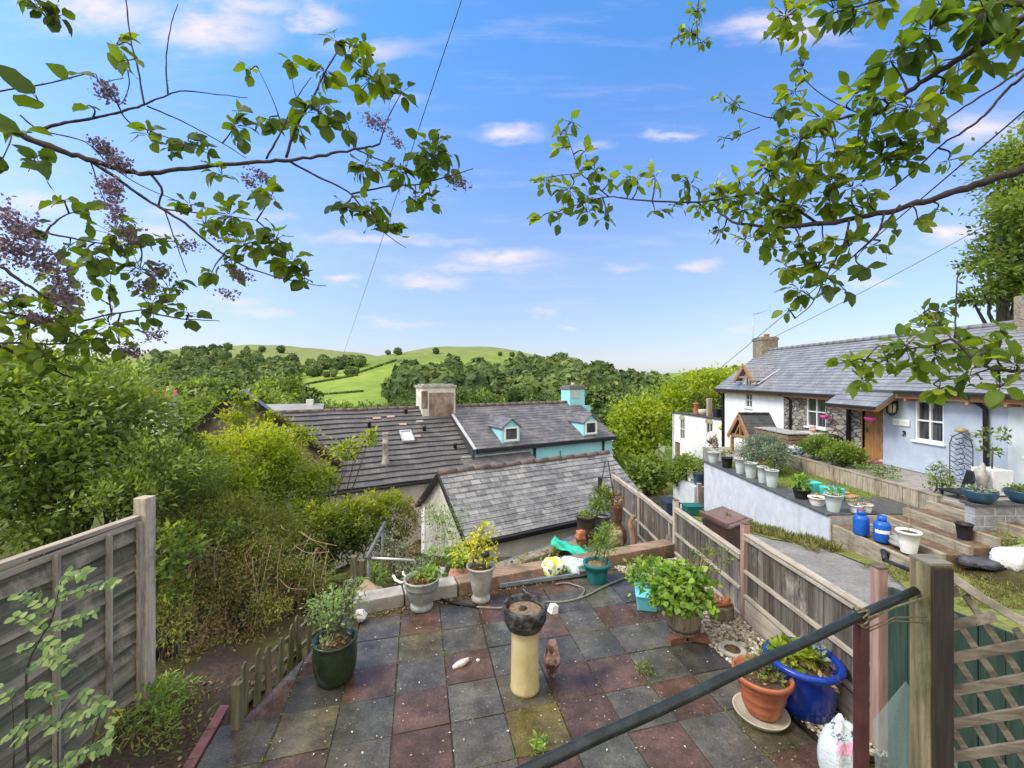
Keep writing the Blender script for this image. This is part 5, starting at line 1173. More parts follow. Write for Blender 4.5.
m = MB(); m.box((-3.37,3.945,.82), (.115,.11,2.18)); pp = pb(m, 'post', Wood('streaked_post', (.56,.50,.42), (.36,.30,.23), 'z', dirt=(.16,.13,.10), amt=(.54,.7)), lf, .006)

# ------------------------------------------------------------------ picket fence
pk = thing('picket_fence', 'low mossy picket fence along the left edge of the patio', 'fence', (-2.25,4.6,0)); PK = Wood('mossy_picket', (.20,.185,.12), (.085,.08,.045), 'z', dirt=(.06,.075,.02), amt=(.48,.64), b=.9)
pa, pbb = Vector((-2.36,3.72,0)), Vector((-2.02,5.62,0))
for k in range(13):
    q = pa.lerp(pbb, (k+.3)/13.2); hgt = random.uniform(.45,.54); w_ = .036; d = (pbb-pa).normalized(); nn_ = Vector((d.y,-d.x,0))
    le = Vector((random.uniform(-.02,.02),random.uniform(-.03,.03),0))
    m = MB(); m.prism([q-d*w_+UPV*.04, q+d*w_+UPV*.04, q+d*w_+UPV*hgt*.93+le, q+d*.008+UPV*hgt+le, q-d*.008+UPV*hgt+le, q-d*w_+UPV*hgt*.93+le], nn_*.018); pb(m, 'picket', PK, pk, .003)
m = MB()
for z in (.16,.36): m.bar(pa+UPV*z-nn_*.02, pbb+UPV*z-nn_*.02, .025, .045)
pb(m, 'rail', PK, pk)
m = MB(); m.box(pa-d*.02+UPV*.16, (.07,.07,.44)); pb(m, 'post', PK, pk, .004)

# moss in the joints, petals and leaf bits on the slabs
def joint_moss(n):
    P_ = []
    while len(P_) < n:
        i, j = random.randint(-7, 2), random.randint(-3, 5); t_ = random.random()
        q = PO+vR*(i*SV+(t_*SV if random.random() < .5 else 0))+uC*(j*SU); q = q if random.random() < .5 else PO+vR*(i*SV)+uC*(j*SU+t_*SU)
        if math.sin(q.x*3.1+1)*math.sin(q.y*2.3) < random.uniform(-.2,.9) or q.y > beam_front(q.x)-.05 or q.y < 2.6 or (q-PKA).dot(PKN) < .03: continue
        P_.append((q.x+random.gauss(0,.008), q.y+random.gauss(0,.008), -.004))
    o = leaves('joint_moss', np.array(P_), rnd_dirs(n, 1.0), rnd_dirs(n), .008+.014*RNG.random(n), L_CONIF, None, 'dia', None, .6); stuff(o); tag(o, 'thin moss growing along the joints of the patio slabs', 'moss')
joint_moss(1500)
n_ = 260; xy = np.stack([-2.0+4.2*RNG.random(n_), 2.8+3.0*RNG.random(n_)], 1); xy = xy[(xy[:,1] < 5.42+(xy[:,0]+2)*.4-.1) & (xy[:,0] > -2.2+.18*(xy[:,1]-3.7))]
o = leaves('fallen_petals', np.concatenate([xy, np.full((len(xy),1), .008)], 1), rnd_dirs(len(xy))*np.array([1,1,.05]), np.tile([0,0,1.0],(len(xy),1)), .010+.022*RNG.random(len(xy))**2, Leaf('pale_petal', [(.30,.22,.12), (.55,.50,.42), (.70,.66,.58)], .1), None, 'dia', None, .6); stuff(o); tag(o, 'pale fallen petals and leaf scraps scattered over the wet slabs', 'petals')
# ------------------------------------------------------------------ pots and patio things
POTSOIL = M('potting_soil', (.13,.085,.05), (.05,.035,.022), .95, 40, b=1.0, dist=.02)
def pot(name, label, cat, loc, prof, mat, soil_r, soil_z, group=None, n=30, wob=0, rib=0, ribn=0, extra=None, smat=None):
    t = thing(name, label, cat, loc, 0, group); m = MB(); m.lathe(prof, (0,0,0), n, 0, wob, 1, rib, ribn); m.build('pot', mat, t)
    if soil_r:
        m = MB(); V = []; rings = 5
        m.lathe([(soil_r*(1-k/rings) if k < rings else 0.0, soil_z+.012*k*random.uniform(.3,1)) for k in range(rings+1)], (0,0,0), 18, 0, .06); m.build('soil', smat or POTSOIL, t)
    return t
def wallprof(rb, rt, h, lip=.02, th=.015, depth=.05, foot=0):
    return [(rb*.98,0),(rb,.01),(rb+(rt-rb)*.5,h*.5),(rt-.004,h-lip*1.6),(rt+lip*.5,h-lip*1.5),(rt+lip*.6,h-.004),(rt+lip*.3,h),(rt-th,h-.003),(rt-th*1.4,h-depth)]
def plant(t, blobs, n, size, mat, nst=6, r0=.006, **kw):
    foliage('foliage', blobs, n, size, mat, t, **kw)
    if nst: stems('stem', (0,0,blobs[0][2]-blobs[0][5]-.05), blobs, nst, r0, BARK, t)
# glazed green pot
t = pot('glazed_pot', 'dark green glazed barrel pot with a pale leafy shrub by the picket fence', 'plant pot', (-1.77,4.30,0), [(.155,0),(.175,.02),(.205,.14),(.212,.25),(.20,.35),(.198,.365),(.215,.38),(.215,.40),(.205,.405),(.185,.40),(.18,.34)], M('dark_green_glaze', (.026,.042,.016), (.012,.02,.010), .22, 5, b=.1), .18, .345)
plant(t, [(-.05,0,.60,.2,.18,.13),(-.15,.05,.72,.15,.15,.09),(.06,.1,.74,.17,.14,.11),(.14,.15,.86,.10,.08,.05),(-.02,.0,.48,.13,.13,.05)], 800, .045, L_ROSE, 14, .006, ratio=.42, spread=.25, inner=.15)
pebbles('dead_leaves', 'dead brown leaves on top of the green glazed pot', [(-1.9,4.2),(-1.64,4.2),(-1.64,4.4),(-1.9,4.4)], 60, .012, .03, L_BROWN, .375)
# birdbath planter
t = thing('pedestal_planter', 'cream chimney pot pedestal with a rough black stone bowl of soil on top', 'planter', (.125,4.16,0))
m = MB(); m.lathe([(.14,0),(.142,.03),(.137,.05),(.133,.3),(.13,.5),(.128,.55),(.145,.575),(.150,.60),(.15,.63)], (0,0,0), 36); m.build('pedestal', M('cream_glazed_clay', (.56,.46,.26), (.46,.37,.19), .45, 4, b=.1, dirt=(.30,.22,.10), dirt_scale=3), t)
m = MB(); m.lathe([(.13,.585),(.165,.60),(.205,.68),(.215,.78),(.214,.80),(.205,.815),(.188,.812),(.182,.79),(.178,.74)], (0,0,0), 40, wob=.018); m.build('bowl', M('rough_black_stone', (.16,.155,.145), (.018,.018,.018), .85, 14, b=1.0, lo=.42, hi=.75, dist=.02), t)
m = MB(); m.lathe([(.182,.757),(.14,.762),(.09,.768),(.05,.766),(0,.77)], (0,0,0), 20, wob=.08); m.build('soil', M('bowl_soil', (.32,.22,.15), (.15,.10,.06), .9, 30, b=1, dist=.02), t)
m = MB(); m.lathe([(.03,.755),(.04,.775),(.025,.788),(.0,.792)], (-.02,.0,0), 9, wob=.2); m.build('cone', SOIL, t)
def rock(name, label, cat, loc, r, mat, seed=0, group=None):
    m = MB(); v0, f0 = ico(3); ph = np.array([random.random()*6 for _ in range(6)])
    d = 1+.18*np.sin(v0[:,0]*3+ph[0])*np.sin(v0[:,1]*4+ph[1])+.12*np.sin(v0[:,2]*7+ph[2])+.08*np.sin(v0[:,0]*9+ph[3]+v0[:,2]*6)
    V = v0*d[:,None]*np.array(r); V[:,2] -= V[:,2].min(); m.add([tuple(p) for p in V], [tuple(f) for f in f0], 0, True)
    o = m.build(name, mat); o.location = loc; return tag(o, label, cat, group)
rock('ornamental_rock', 'upright pink and brown mottled rock beside the cream pedestal', 'rock', (.40,4.30,0), (.085,.08,.155), M('mottled_rock', (.55,.33,.26), (.07,.035,.03), .7, 9, b=.8, lo=.42, hi=.6, dist=.02))
m = MB(); m.box((0,0,.05), (.11,.1,.11), Matrix.Rotation(.5,3,'Z') @ Matrix.Rotation(.3,3,'Y'), taper=.8); o = solo(m, 'broken_tile', WHITEP, 'white broken piece of china on the paving behind the black bowl', 'china piece', origin=(0,0,0), bevel=.008); o.location = (.53,5.5,0)
m = MB(); m.tube([(-.07,-.03,.012),(-.03,.0,.02),(.02,.02,.03),(.07,.06,.035),(.085,.09,.04)], [.016,.03,.034,.022,.006], 10); o = solo(m, 'shell', M('pale_shell', (.75,.68,.62), (.6,.5,.45), .5, 20), 'pale curled shell lying alone on a maroon slab', 'shell', origin=(0,0,0)); o.location = G(460,667)
rock('pebble', 'small white pebble on the maroon slab right of the curled shell', 'pebble', G(478,661), (.018,.014,.012), WHITEP)
rock('white_stone', 'rounded white stone at the foot of the pale kerb', 'stone', (-1.86,5.28,0), (.075,.065,.065), M('white_stone', (.80,.77,.72), (.62,.58,.52), .7, 8))
rock('slab_rock', 'flat buff rock just beyond the left end of the kerb', 'rock', (-2.05,6.15,-.35), (.22,.16,.20), M('buff_rock', (.42,.33,.23), (.26,.20,.14), .85, 6, b=.5))
# ribbed pot
RIBM = M('aged_sage_plastic', (.36,.39,.36), (.24,.27,.25), .55, 5, b=.1, dirt=(.12,.12,.09), dirt_scale=3)
t = pot('ribbed_pot', 'ribbed grey green plastic pot with a white handle by the kerb', 'plant pot', (-1.18,5.62,0), [(.14,0),(.15,.015),(.145,.06),(.125,.075),(.15,.11),(.195,.24),(.205,.275),(.215,.28),(.222,.30),(.218,.36),(.232,.37),(.235,.39),(.222,.395),(.21,.385),(.2,.33)], RIBM, .2, .345, n=48, rib=.035, ribn=24)
foliage('foliage', [(0,0,.42,.19,.19,.05),(.2,.06,.44,.12,.1,.05)], 150, .07, L_WEED, t, 12); foliage('leaves', [(-.02,0,.39,.17,.17,.03)], 110, .055, L_BROWN, t, 10)
m = MB(); m.tube([(-.2,-.02,.34),(-.27,-.02,.335),(-.34,.0,.36),(-.385,.04,.40)], .018, 8); m.tube([(-.2,.05,.36),(-.26,.08,.40),(-.27,.10,.43)], .014, 8); m.build('handle', WHITEP, t)
# urn planter with golden shrub
t = pot('urn_planter', 'tall pale grey urn planter with a golden yellow shrub at the kerb', 'planter', (-.42,5.80,0), [(.10,0),(.125,.01),(.128,.05),(.11,.075),(.10,.09),(.11,.11),(.14,.26),(.172,.43),(.185,.45),(.196,.455),(.196,.475),(.18,.48),(.17,.46),(.165,.40)], M('pale_urn', (.44,.42,.38), (.30,.28,.25), .7, 7, b=.3, dirt=(.16,.14,.11), dirt_scale=4), .165, .42, n=44, rib=.02, ribn=11)
plant(t, [(-.12,0,.66,.2,.17,.15),(.05,.05,.72,.15,.13,.16),(.03,.0,.95,.13,.11,.06),(.08,-.02,.55,.09,.1,.08)], 640, .06, L_GOLD, 10, .006, ratio=.5, spread=.26, inner=.1)
m = MB(); m.tube([(.06,-.08,.42),(.07,-.09,.62)], .008, 6); m.lathe([(.0,.63),(.05,.635),(.055,.66),(.04,.70),(0,.71)], (.07,-.09,0), 14); m.build('solar_light', BLACKP, t)
# terracotta ball pot behind kerb
t = pot('ball_pot', 'round pinkish terracotta pot with bright leaves behind the patio kerb', 'plant pot', (-.78,6.72,-.35), [(.08,0),(.12,.01),(.20,.10),(.225,.20),(.205,.32),(.15,.40),(.15,.43),(.13,.43),(.12,.38)], M('pink_terracotta', (.52,.24,.19), (.42,.18,.14), .75, 5, b=.2), .12, .39); plant(t, [(-.06,0,.55,.19,.17,.14)], 320, .075, L_WEED, 4)
# teal pot with lavender
t = pot('teal_pot', 'teal glazed pot with a rosemary like shrub beside the compost sacks', 'plant pot', (1.25,6.35,0), wallprof(.135,.185,.285,.03,.02,.05), M('teal_glaze', (.012,.17,.18), (.010,.12,.13), .25, 4, b=.05), .16, .245, smat=M('mossy_soil', (.24,.19,.08), (.12,.10,.04), .95, 25, b=.8))
plant(t, [(.10,.06,.48,.2,.16,.18),(.2,.1,.66,.14,.12,.12)], 800, .06, L_WEED, 16, .005, ratio=.22, spread=.25)
# compost sacks
def sack(name, label, loc, r, mats, rz=0, cat='sack', taper=0):
    t_ = thing(name, label, cat, loc, rz); v0, f0 = ico(4); ph = RNG.random(8)*6
    s_ = np.sign(v0); V = s_*np.abs(v0)**.72
    d = 1+.08*np.sin(V[:,0]*4+ph[0]+V[:,1]*3)+.06*np.sin(V[:,1]*5+ph[1]-V[:,0]*4)+.035*np.abs(np.sin(V[:,0]*9+V[:,2]*7+ph[2]))-.04*np.abs(np.sin(V[:,1]*11+ph[3]+V[:,0]*6))
    V[:,:2] *= (1-.45*np.clip(V[:,2:3],0,1)**1.5) if taper else 1; V = V*d[:,None]*np.array(r); V[:,2] = np.maximum(V[:,2], -r[2]*.75); V[:,2] += r[2]*.75
    npmesh('bag', V, f0, mats, t_, None, True); return t_
def bagmat(name, cols, scale, pos):
    m_, nt_, bs_ = newmat(name); v_ = coords(nt_); vo = N(nt_, 'ShaderNodeTexNoise'); vo.inputs['Scale'].default_value = scale; vo.inputs['Detail'].default_value = 2; nt_.links.new(v_, vo.inputs['Vector'])
    r_ = ramp(nt_, list(zip(pos, cols))); r_.color_ramp.interpolation = 'CONSTANT'; nt_.links.new(vo.outputs[0], r_.inputs[0]); nt_.links.new(r_.outputs[0], bs_.inputs['Base Color']); bs_.inputs['Roughness'].default_value = .35; bump(nt_, bs_, noise(nt_, v_, 14, 5), .5, .02); return m_
sack('compost_sack', 'yellow green and white compost sack slumped on the grey plank', (.62,6.50,.05), (.17,.14,.125), bagmat('sack_print_lime', [(.55,.62,.06),(.80,.82,.70),(.10,.14,.08),(.72,.75,.10)], 7, [0,.42,.56,.62]), .4)
sack('compost_sack', 'white and turquoise printed sack crumpled beside the teal pot', (.93,6.58,.05), (.21,.12,.11), bagmat('sack_print_teal', [(.80,.82,.80),(.08,.55,.48),(.85,.86,.84),(.12,.16,.15)], 8, [0,.45,.53,.66]), -.5)
m = MB(); a, b = Vector((-.20,6.20,.035)), Vector((1.22,6.62,.035)); m.bar(a, b, .22, .03); m.bar(a+Vector((.03,-.10,.02)), b+Vector((.03,-.10,.02)), .02, .05); solo(m, 'metal_plank', M('blue_grey_plank', (.22,.255,.30), (.15,.17,.20), .4, 6, b=.1), 'long blue grey plank lying against the foot of the timber beam', 'plank', bevel=.004)
# hose
HOSE = M('grey_hose', (.22,.225,.20), (.14,.14,.13), .5, 20)
def hosepts(L): return [G(x,y)+UPV*.014 for x, y in L]
def smooth(pts, k=6):
    pts = [Vector(p) for p in pts]; q = []
    ext = [pts[0]*2-pts[1]]+pts+[pts[-1]*2-pts[-2]]
    for i in range(1, len(ext)-2):
        p0, p1, p2, p3 = ext[i-1:i+3]
        for s in range(k):
            t_ = s/k; q.append(.5*((2*p1)+(p2-p0)*t_+(2*p0-5*p1+4*p2-p3)*t_*t_+(3*p1-p0-3*p2+p3)*t_**3))
    q.append(pts[-1]); return q
m = MB(); m.tube(smooth(hosepts([(476,608),(500,609),(525,606),(545,603),(562,603),(577,600),(590,595),(603,588),(617,582),(630,577),(640,572)])), .014, 8); m.tube(smooth(hosepts([(577,600),(583,595),(584,590),(578,587),(567,584),(556,585)])), .011, 8); m.tube(smooth(hosepts([(535,597),(527,594),(523,590)])), .011, 8)
o = solo(m, 'garden_hose', HOSE, 'grey garden hose snaking across the wet paving behind the pedestal', 'hose')
m = MB(); m.tube(hosepts([(441,601),(452,604),(477,608)]), [.026,.020,.018], 10); solo(m, 'hose_lance', BLACKP, 'black hose lance lying between the ribbed pot and the urn', 'hose lance')
# turquoise trough
t = thing('trough', 'turquoise plastic trough of bright green leaves behind the half barrel', 'trough', (1.80,5.80,0), 1.35); m = MB(); m.box((0,0,.10), (.58,.24,.2), taper=1.1); m.box((0,0,.195), (.66,.29,.025)); m.build('trough', M('turquoise_tub', (.16,.56,.66), (.12,.46,.56), .4, 5), t, .012); plant(t, [(.1,0,.30,.30,.2,.13),(.3,-.05,.34,.16,.2,.12)], 520, .075, L_WEED, 4)
# half barrel
t = thing('half_barrel', 'wooden half barrel overflowing with bright green leaves on red bricks', 'planter', (2.0,5.02,0)); m = MB()
BRL = Wood('barrel_stave', (.25,.20,.14), (.11,.085,.06), 'z', dirt=(.32,.29,.22))
for k in range(18):
    a = k*2*math.pi/18; ca, sa = math.cos(a), math.sin(a); tv = Vector((-sa,ca,0)); rv = Vector((ca,sa,0))
    for z0, z1, r0, r1 in ((.07,.22,.165,.195),(.22,.38,.195,.21)):
        w0, w1 = r0*math.pi/18*.95, r1*math.pi/18*.95
        m.add([rv*r0-tv*w0+UPV*z0, rv*r0+tv*w0+UPV*z0, rv*r1+tv*w1+UPV*z1, rv*r1-tv*w1+UPV*z1]+[rv*(r0-.02)-tv*w0+UPV*z0, rv*(r0-.02)+tv*w0+UPV*z0, rv*(r1-.02)+tv*w1+UPV*z1, rv*(r1-.02)-tv*w1+UPV*z1], [(0,1,2,3),(7,6,5,4),(0,4,5,1),(3,2,6,7),(0,3,7,4),(1,5,6,2)])
m.build('stave', BRL, t); m = MB()
for z, r_ in ((.11,.178),(.33,.207)): m.lathe([(r_,z),(r_+.006,z),(r_+.010,z+.035),(r_+.003,z+.035)], (0,0,0), 36)
m.build('hoop', M('rusty_hoop', (.10,.075,.06), (.05,.035,.03), .6, 20), t); m = MB(); m.lathe([(.2,.35),(.1,.365),(0,.37)], (0,0,0), 18); m.build('soil', POTSOIL, t)
plant(t, [(-.02,.0,.52,.30,.26,.14),(.02,.08,.64,.22,.2,.10),(-.26,-.02,.46,.14,.15,.11),(.18,-.08,.46,.14,.13,.09)], 1700, .075, L_WEED, 12, .008, kind='lilac', spread=.24)
stems('twig', (.15,.1,.5), [(.42,.22,.72,.2,.18,.28)], 12, .006, DRYSTEM, t); foliage('leaves', [(.45,.25,.75,.22,.16,.2)], 220, .045, L_SHRUB, t, 20)
BRICK = M('red_brick', (.22,.095,.065), (.13,.058,.042), .85, 10, b=.5)
for k, (dx, dy, rz) in enumerate(((-.13,-.12,.3),(.13,-.1,-.3),(.0,.14,0))):
    m = MB(); m.box((0,0,.033), (.215,.10,.065)); o = m.build('brick', BRICK, None, .004); o.location = (2.0+dx,5.02+dy,0); o.rotation_euler = (0,0,rz); tag(o, 'red brick under the %s of the half barrel' % ('left front','right front','hidden back')[k], 'brick')
# stump with shards
t = thing('log_planter', 'squat grey log topped with broken terracotta shards by the fence post', 'log', (2.62,5.38,0)); m = MB(); m.lathe([(.15,0),(.155,.02),(.15,.15),(.14,.17),(0,.17)], (0,0,0), 14, wob=.08, squash=.8); m.build('log', M('grey_log', (.24,.20,.15), (.12,.10,.075), .9, 10, b=.7), t)
for k in range(6):
    m = MB(); a = k*1.05; m.tube([(.09*math.cos(a)-.05,.08*math.sin(a),.18),(.09*math.cos(a+.8),.08*math.sin(a+.8)+.02,.21+.02*(k % 2)),(.09*math.cos(a+1.5)+.03,.08*math.sin(a+1.5),.19)], [.02,.034,.016], 7); m.build('shard', TERRA, t)
t = pot('stone_bowl', 'shallow grey stone bowl half sunk in the pebbles', 'bowl', (2.42,4.72,0), [(.13,-.02),(.15,.03),(.12,.045),(.10,.03),(.0,.01)], CONC, .1, .022, wob=.05)
# terracotta pot on saucer
t = pot('terracotta_pot', 'ridged terracotta pot of weedy soil standing in a cream saucer', 'plant pot', (2.235,3.84,.035), [(.135,0),(.14,.01),(.16,.06),(.164,.075),(.16,.085),(.18,.14),(.186,.15),(.182,.165),(.205,.24),(.212,.25),(.21,.265),(.222,.29),(.242,.295),(.246,.33),(.238,.345),(.22,.34),(.205,.29)], M('new_terracotta', (.40,.125,.055), (.28,.085,.04), .6, 5, b=.2, dirt=(.42,.30,.22), dirt_scale=4, dirt_amt=(.54,.76)), .21, .285, n=40)
foliage('leaves', [(.05,.05,.33,.17,.14,.05),(.12,.1,.37,.1,.08,.05)], 260, .06, L_SHRUB, t, 20, ratio=.3); foliage('leaves', [(-.03,-.02,.31,.17,.15,.02)], 120, .05, L_BROWN, t, 10)
m = MB(); m.lathe([(.17,-.033),(.20,-.03),(.222,.005),(.226,.01),(.222,.014),(.21,.008),(.19,-.018),(.0,-.022)], (-.02,-.01,0), 36); m.build('saucer', M('cream_saucer', (.56,.51,.40), (.40,.36,.27), .6, 6), t)
# blue pot
t = pot('blue_pot', 'large glossy cobalt blue glazed pot beside the terracotta pot', 'plant pot', (2.66,3.93,0), [(.175,0),(.19,.012),(.21,.12),(.222,.28),(.228,.36),(.234,.375),(.262,.385),(.272,.40),(.272,.425),(.26,.437),(.235,.435),(.224,.42),(.218,.36)], M('cobalt_glaze', (.012,.045,.34), (.008,.028,.20), .14, 4, b=.08, dirt=(.07,.075,.12), dirt_scale=5, dirt_amt=(.56,.8)), .218, .355, n=44); t.scale = (1.17,1.17,1.05)
plant(t, [(-.05,.05,.42,.15,.12,.06)], 160, .085, L_YEL, 3, kind='lilac'); foliage('leaves', [(0,0,.385,.18,.18,.03)], 160, .05, L_BROWN, t, 12); foliage('leaves', [(.12,.05,.42,.10,.1,.06)], 120, .05, L_SILVER, t, 8)
# white printed sack by handrail
t = sack('printed_sack', 'white printed plastic sack with a pink label beside the dark red rail post', (2.47,3.22,0), (.15,.13,.25), M('white_sack_plastic', (.66,.71,.72), (.52,.58,.60), .35, 5, b=.6, dist=.03), .3, taper=1)
def patch(t_, cx, cz, w_, h_, mat, name, dy=-.19):
    m_ = MB(); V = []; 
    for i in range(5):
        for j in range(4): V.append((cx+w_*(i/4-.5), dy+.10*((cx+w_*(i/4-.5))/.2)**2+.16*max(0,(cz+h_*(j/3-.5)-.22)/.14)**2*.5, cz+h_*(j/3-.5)))
    m_.add(V, [(i*4+j,(i+1)*4+j,(i+1)*4+j+1,i*4+j+1) for i in range(4) for j in range(3)], 0, True); return m_.build(name, mat, t_)
# sapling, weeds on the paving
def tuft(label, loc, n, r, h, mat, size=.06):
    t_ = thing('weed_tuft', label, 'weed', loc); foliage('leaves', [(0,0,h*.5,r,r,h*.5)], n, size, mat, t_, 12, .3, ratio=.22); return t_
tuft('little mossy weed tuft in a joint between olive and maroon slabs', G(642,672), 130, .07, .10, L_CONIF, .05)
tuft('pale seedling weed growing from the yellow mossy slab', G(541,752), 60, .07, .12, L_WEED, .07)
for (x, y, n_w, lab) in ((148,712,240,'leafy weed clump at the foot of the streaked fence post'),(172,705,260,'bright weed clump on the soil below the dry brambles'),(128,745,200,'dark ivy clump on the soil near the bottom board'),(165,745,160,'small creeping weed on the bare soil')):
    tuft(lab, G(x, y, -.03), n_w, .22, .22, L_SHRUB if n_w < 230 else L_WEED, .07)
t = thing('yellow_poppy', 'small yellow flower head against the foot of the left fence', 'flower', G(116,745,-.02)); m = MB(); m.tube([(0,0,0),(.01,0,.12),(0,0,.22)], .004, 5); m.build('stem', L_WEED, t); foliage('leaves', [(0,0,.23,.04,.03,.025)], 22, .045, L_GOLD, t, 4, ratio=.9)

# ------------------------------------------------------------------ lower yard and back corner
t = thing('stone_edging', 'rough mossy stone edging between the yard and the white outbuilding', 'wall', (.7,8,-.4)); ea, eb = Vector((-.55,7.25,-.27)), Vector((2.2,9.35,-.27)); u = 0.0; m = MB(); d = (eb-ea).normalized(); L = (eb-ea).length
while u < L:
    ln_ = random.uniform(.22,.42); c = ea+d*(u+ln_/2); m.bar(c-d*(ln_/2-.008)-UPV*.28+Vector((random.uniform(-.02,.02),0,0)), c+d*(ln_/2-.008)-UPV*.28, random.uniform(.22,.28), .56+random.uniform(-.05,.03)); u += ln_
pb(m, 'stone', M('mossy_stone', (.30,.24,.18), (.14,.115,.09), .95, 7, b=.8, dirt=(.11,.13,.03), dirt_scale=4, dirt_amt=(.5,.66)), t, .03)
moss_line(t, ea+Vector((.0,-.18,-.06)), eb+Vector((0,-.18,-.06)), 260, L_CONIF)
# green tarpaulin
m = MB(); V = []; nx, ny = 22, 12
for i in range(nx):
    for j in range(ny):
        x, y = (i/(nx-1)-.5)*.78, (j/(ny-1)-.5)*.42
        V.append((x, y*(1-.4*abs(x)), .05+.03*math.sin(x*9+y*4)*math.cos(y*9)+.018*math.sin(x*21-y*13)+.02*math.sin(y*26+x*6)-.32*(x+.1)-abs(y)*.3))
m.add(V, [(i*ny+j,(i+1)*ny+j,(i+1)*ny+j+1,i*ny+j+1) for i in range(nx-1) for j in range(ny-1)], 0, True); o = m.build('tarpaulin', M('emerald_plastic', (.03,.50,.34), (.02,.38,.25), .35, 5, b=.2)); sd = o.modifiers.new('thick', 'SOLIDIFY'); sd.thickness = .008; o.location = (1.15,8.12,-.2); o.rotation_euler = (0,0,-.35); tag(o, 'crumpled emerald green plastic sheet draped over the stone edging', 'plastic sheet')
DKPOT = M('dark_brown_pot', (.085,.06,.045), (.04,.03,.024), .55, 8, b=.2)
t = pot('round_planter', 'dark brown round planter of moss in front of the slate eaves', 'plant pot', (1.52,8.82,-.36), wallprof(.15,.20,.56,.03), DKPOT, .17, .51, wob=.02); plant(t, [(0,0,.56,.13,.13,.05)], 120, .06, L_WEED, 0)
rock('terracotta_shard', 'broken terracotta lump leaning at the foot of the dark round planter', 'shard', (1.38,8.62,-.35), (.11,.09,.14), TERRA)
t = pot('zinc_pot', 'grey zinc pot with a spiky plant between the dark planter and rusty urn', 'plant pot', (1.88,8.95,-.38), wallprof(.13,.18,.55,.02), METAL, .15, .5); plant(t, [(.02,0,.80,.16,.14,.26)], 320, .16, L_SHRUB, 4, .006, ratio=.16)
t = pot('rusty_urn', 'tall rust brown urn with a narrow neck beside the fence', 'urn', (2.08,8.55,-.36), [(.12,0),(.17,.05),(.20,.2),(.17,.36),(.10,.44),(.09,.50),(.11,.54),(.115,.80),(.135,.83),(.12,.83),(.09,.74)], M('rusty_iron', (.16,.075,.05), (.06,.03,.024), .8, 8, b=.4), 0, 0); plant(t, [(0,0,.95,.1,.1,.12)], 60, .09, L_BROWN, 5)
rock('round_stone', 'buff round stone jar leaning against the rusty urn', 'stone jar', (2.0,8.3,-.36), (.15,.14,.19), M('buff_jar', (.34,.27,.19), (.22,.17,.11), .8, 6))
m = MB(); m.tube(smooth([(2.18,7.85,-.35),(2.23,7.9,.0),(2.2,8.0,.3),(2.30,8.05,.42)]), [.05]*6+[.055]*6+[.04]*7, 9); solo(m, 'driftwood_post', Wood('driftwood', (.27,.17,.10), (.14,.08,.05), 'z'), 'leaning brown driftwood stake in front of the rusty urn', 'stake')
t = thing('obelisk', 'dark metal plant obelisk rising beside the far end of the board fence', 'obelisk', (2.28,10.35,-.5)); m = MB()
for (dx, dy) in ((-.22,-.05),(.20,.05)): m.tube([(dx,dy,0),(dx*.8,dy,.8),(dx*.15,0,1.5)], .014, 6)
m.build('leg', BLACKP, t); m = MB()
for z in (.35,.6,.85,1.1): s_ = 1-.5*z/1.5; m.tube([(-.2*s_,-.05*s_,z),(.19*s_,.05*s_,z)], .011, 5)
m.build('rung', BLACKP, t)
m = MB(); m.box((2.1,10.3,.05), (.07,.07,1.15)); solo(m, 'dark_stake', DKW, 'dark square stake standing left of the metal obelisk', 'stake')
t = thing('corner_shrub', 'wispy green plant growing at the foot of the metal obelisk', 'plant', (1.95,9.4,-.5)); foliage('leaves', [(0,0,.45,.22,.2,.35),(-.05,.3,.75,.15,.15,.25)], 380, .08, L_SHRUB, t, 25, ratio=.3); stems('stem', (0,0,0), [(0,0,.45,.22,.2,.35)], 8, .008, BARK, t)
rock('white_lump', 'white plastic scrap lying on the lower yard beside the beam', 'plastic scrap', (1.55,7.65,-.33), (.08,.07,.06), WHITEP)
m = MB(); m.box((2.33,6.9,.03), (.26,.14,.05)); solo(m, 'garden_tray', BLACKP, 'small dark tray on the pebbles at the right end of the beam', 'tray', bevel=.01)
# rails and posts beyond the left end of the kerb
t = thing('metal_railing', 'short grey tubular railing beside the steps beyond the kerb', 'railing', (-2.1,6.9,-.6)); RG = M('dull_grey_tube', (.16,.17,.17), (.10,.105,.105), .5, 12)
m = MB(); m.tube([(-2.15,6.35,.33),(-2.17,7.35,.53)], .03, 8); pb(m, 'rail', RG, t)
for (x, y, z) in ((-2.15,6.45,.34),(-2.165,7.2,.48)):
    m = MB(); m.tube([(x,y,-.9),(x,y,z)], .025, 8); pb(m, 'post', RG, t)
m = MB(); m.tube([(-2.12,6.5,.28),(-1.55,6.8,.12)], .018, 7); solo(m, 'white_pipe', WHITEP, 'white plastic pipe lying across behind the grey railing', 'pipe')
for (px_, yt_, d_, lab) in ((392,540,7.4,'weathered upright post right of the grey railing'),(362,560,6.6,'weathered thin stake left of the grey railing'),(354,556,6.2,'leaning grey stake at the far end of the picket fence')):
    q = P(px_, yt_, d_); m = MB(); m.box((q.x, q.y, (q.z-.9)/2), (.08,.08,q.z+.9)); solo(m, 'weathered_post', PK, lab, 'post', bevel=.006)
m = MB(); m.box((-1.35,7.0,-.3), (.5,.4,.3)); solo(m, 'rubble_block', CONC, 'pale rubble block between railing and ball pot', 'block', bevel=.03)

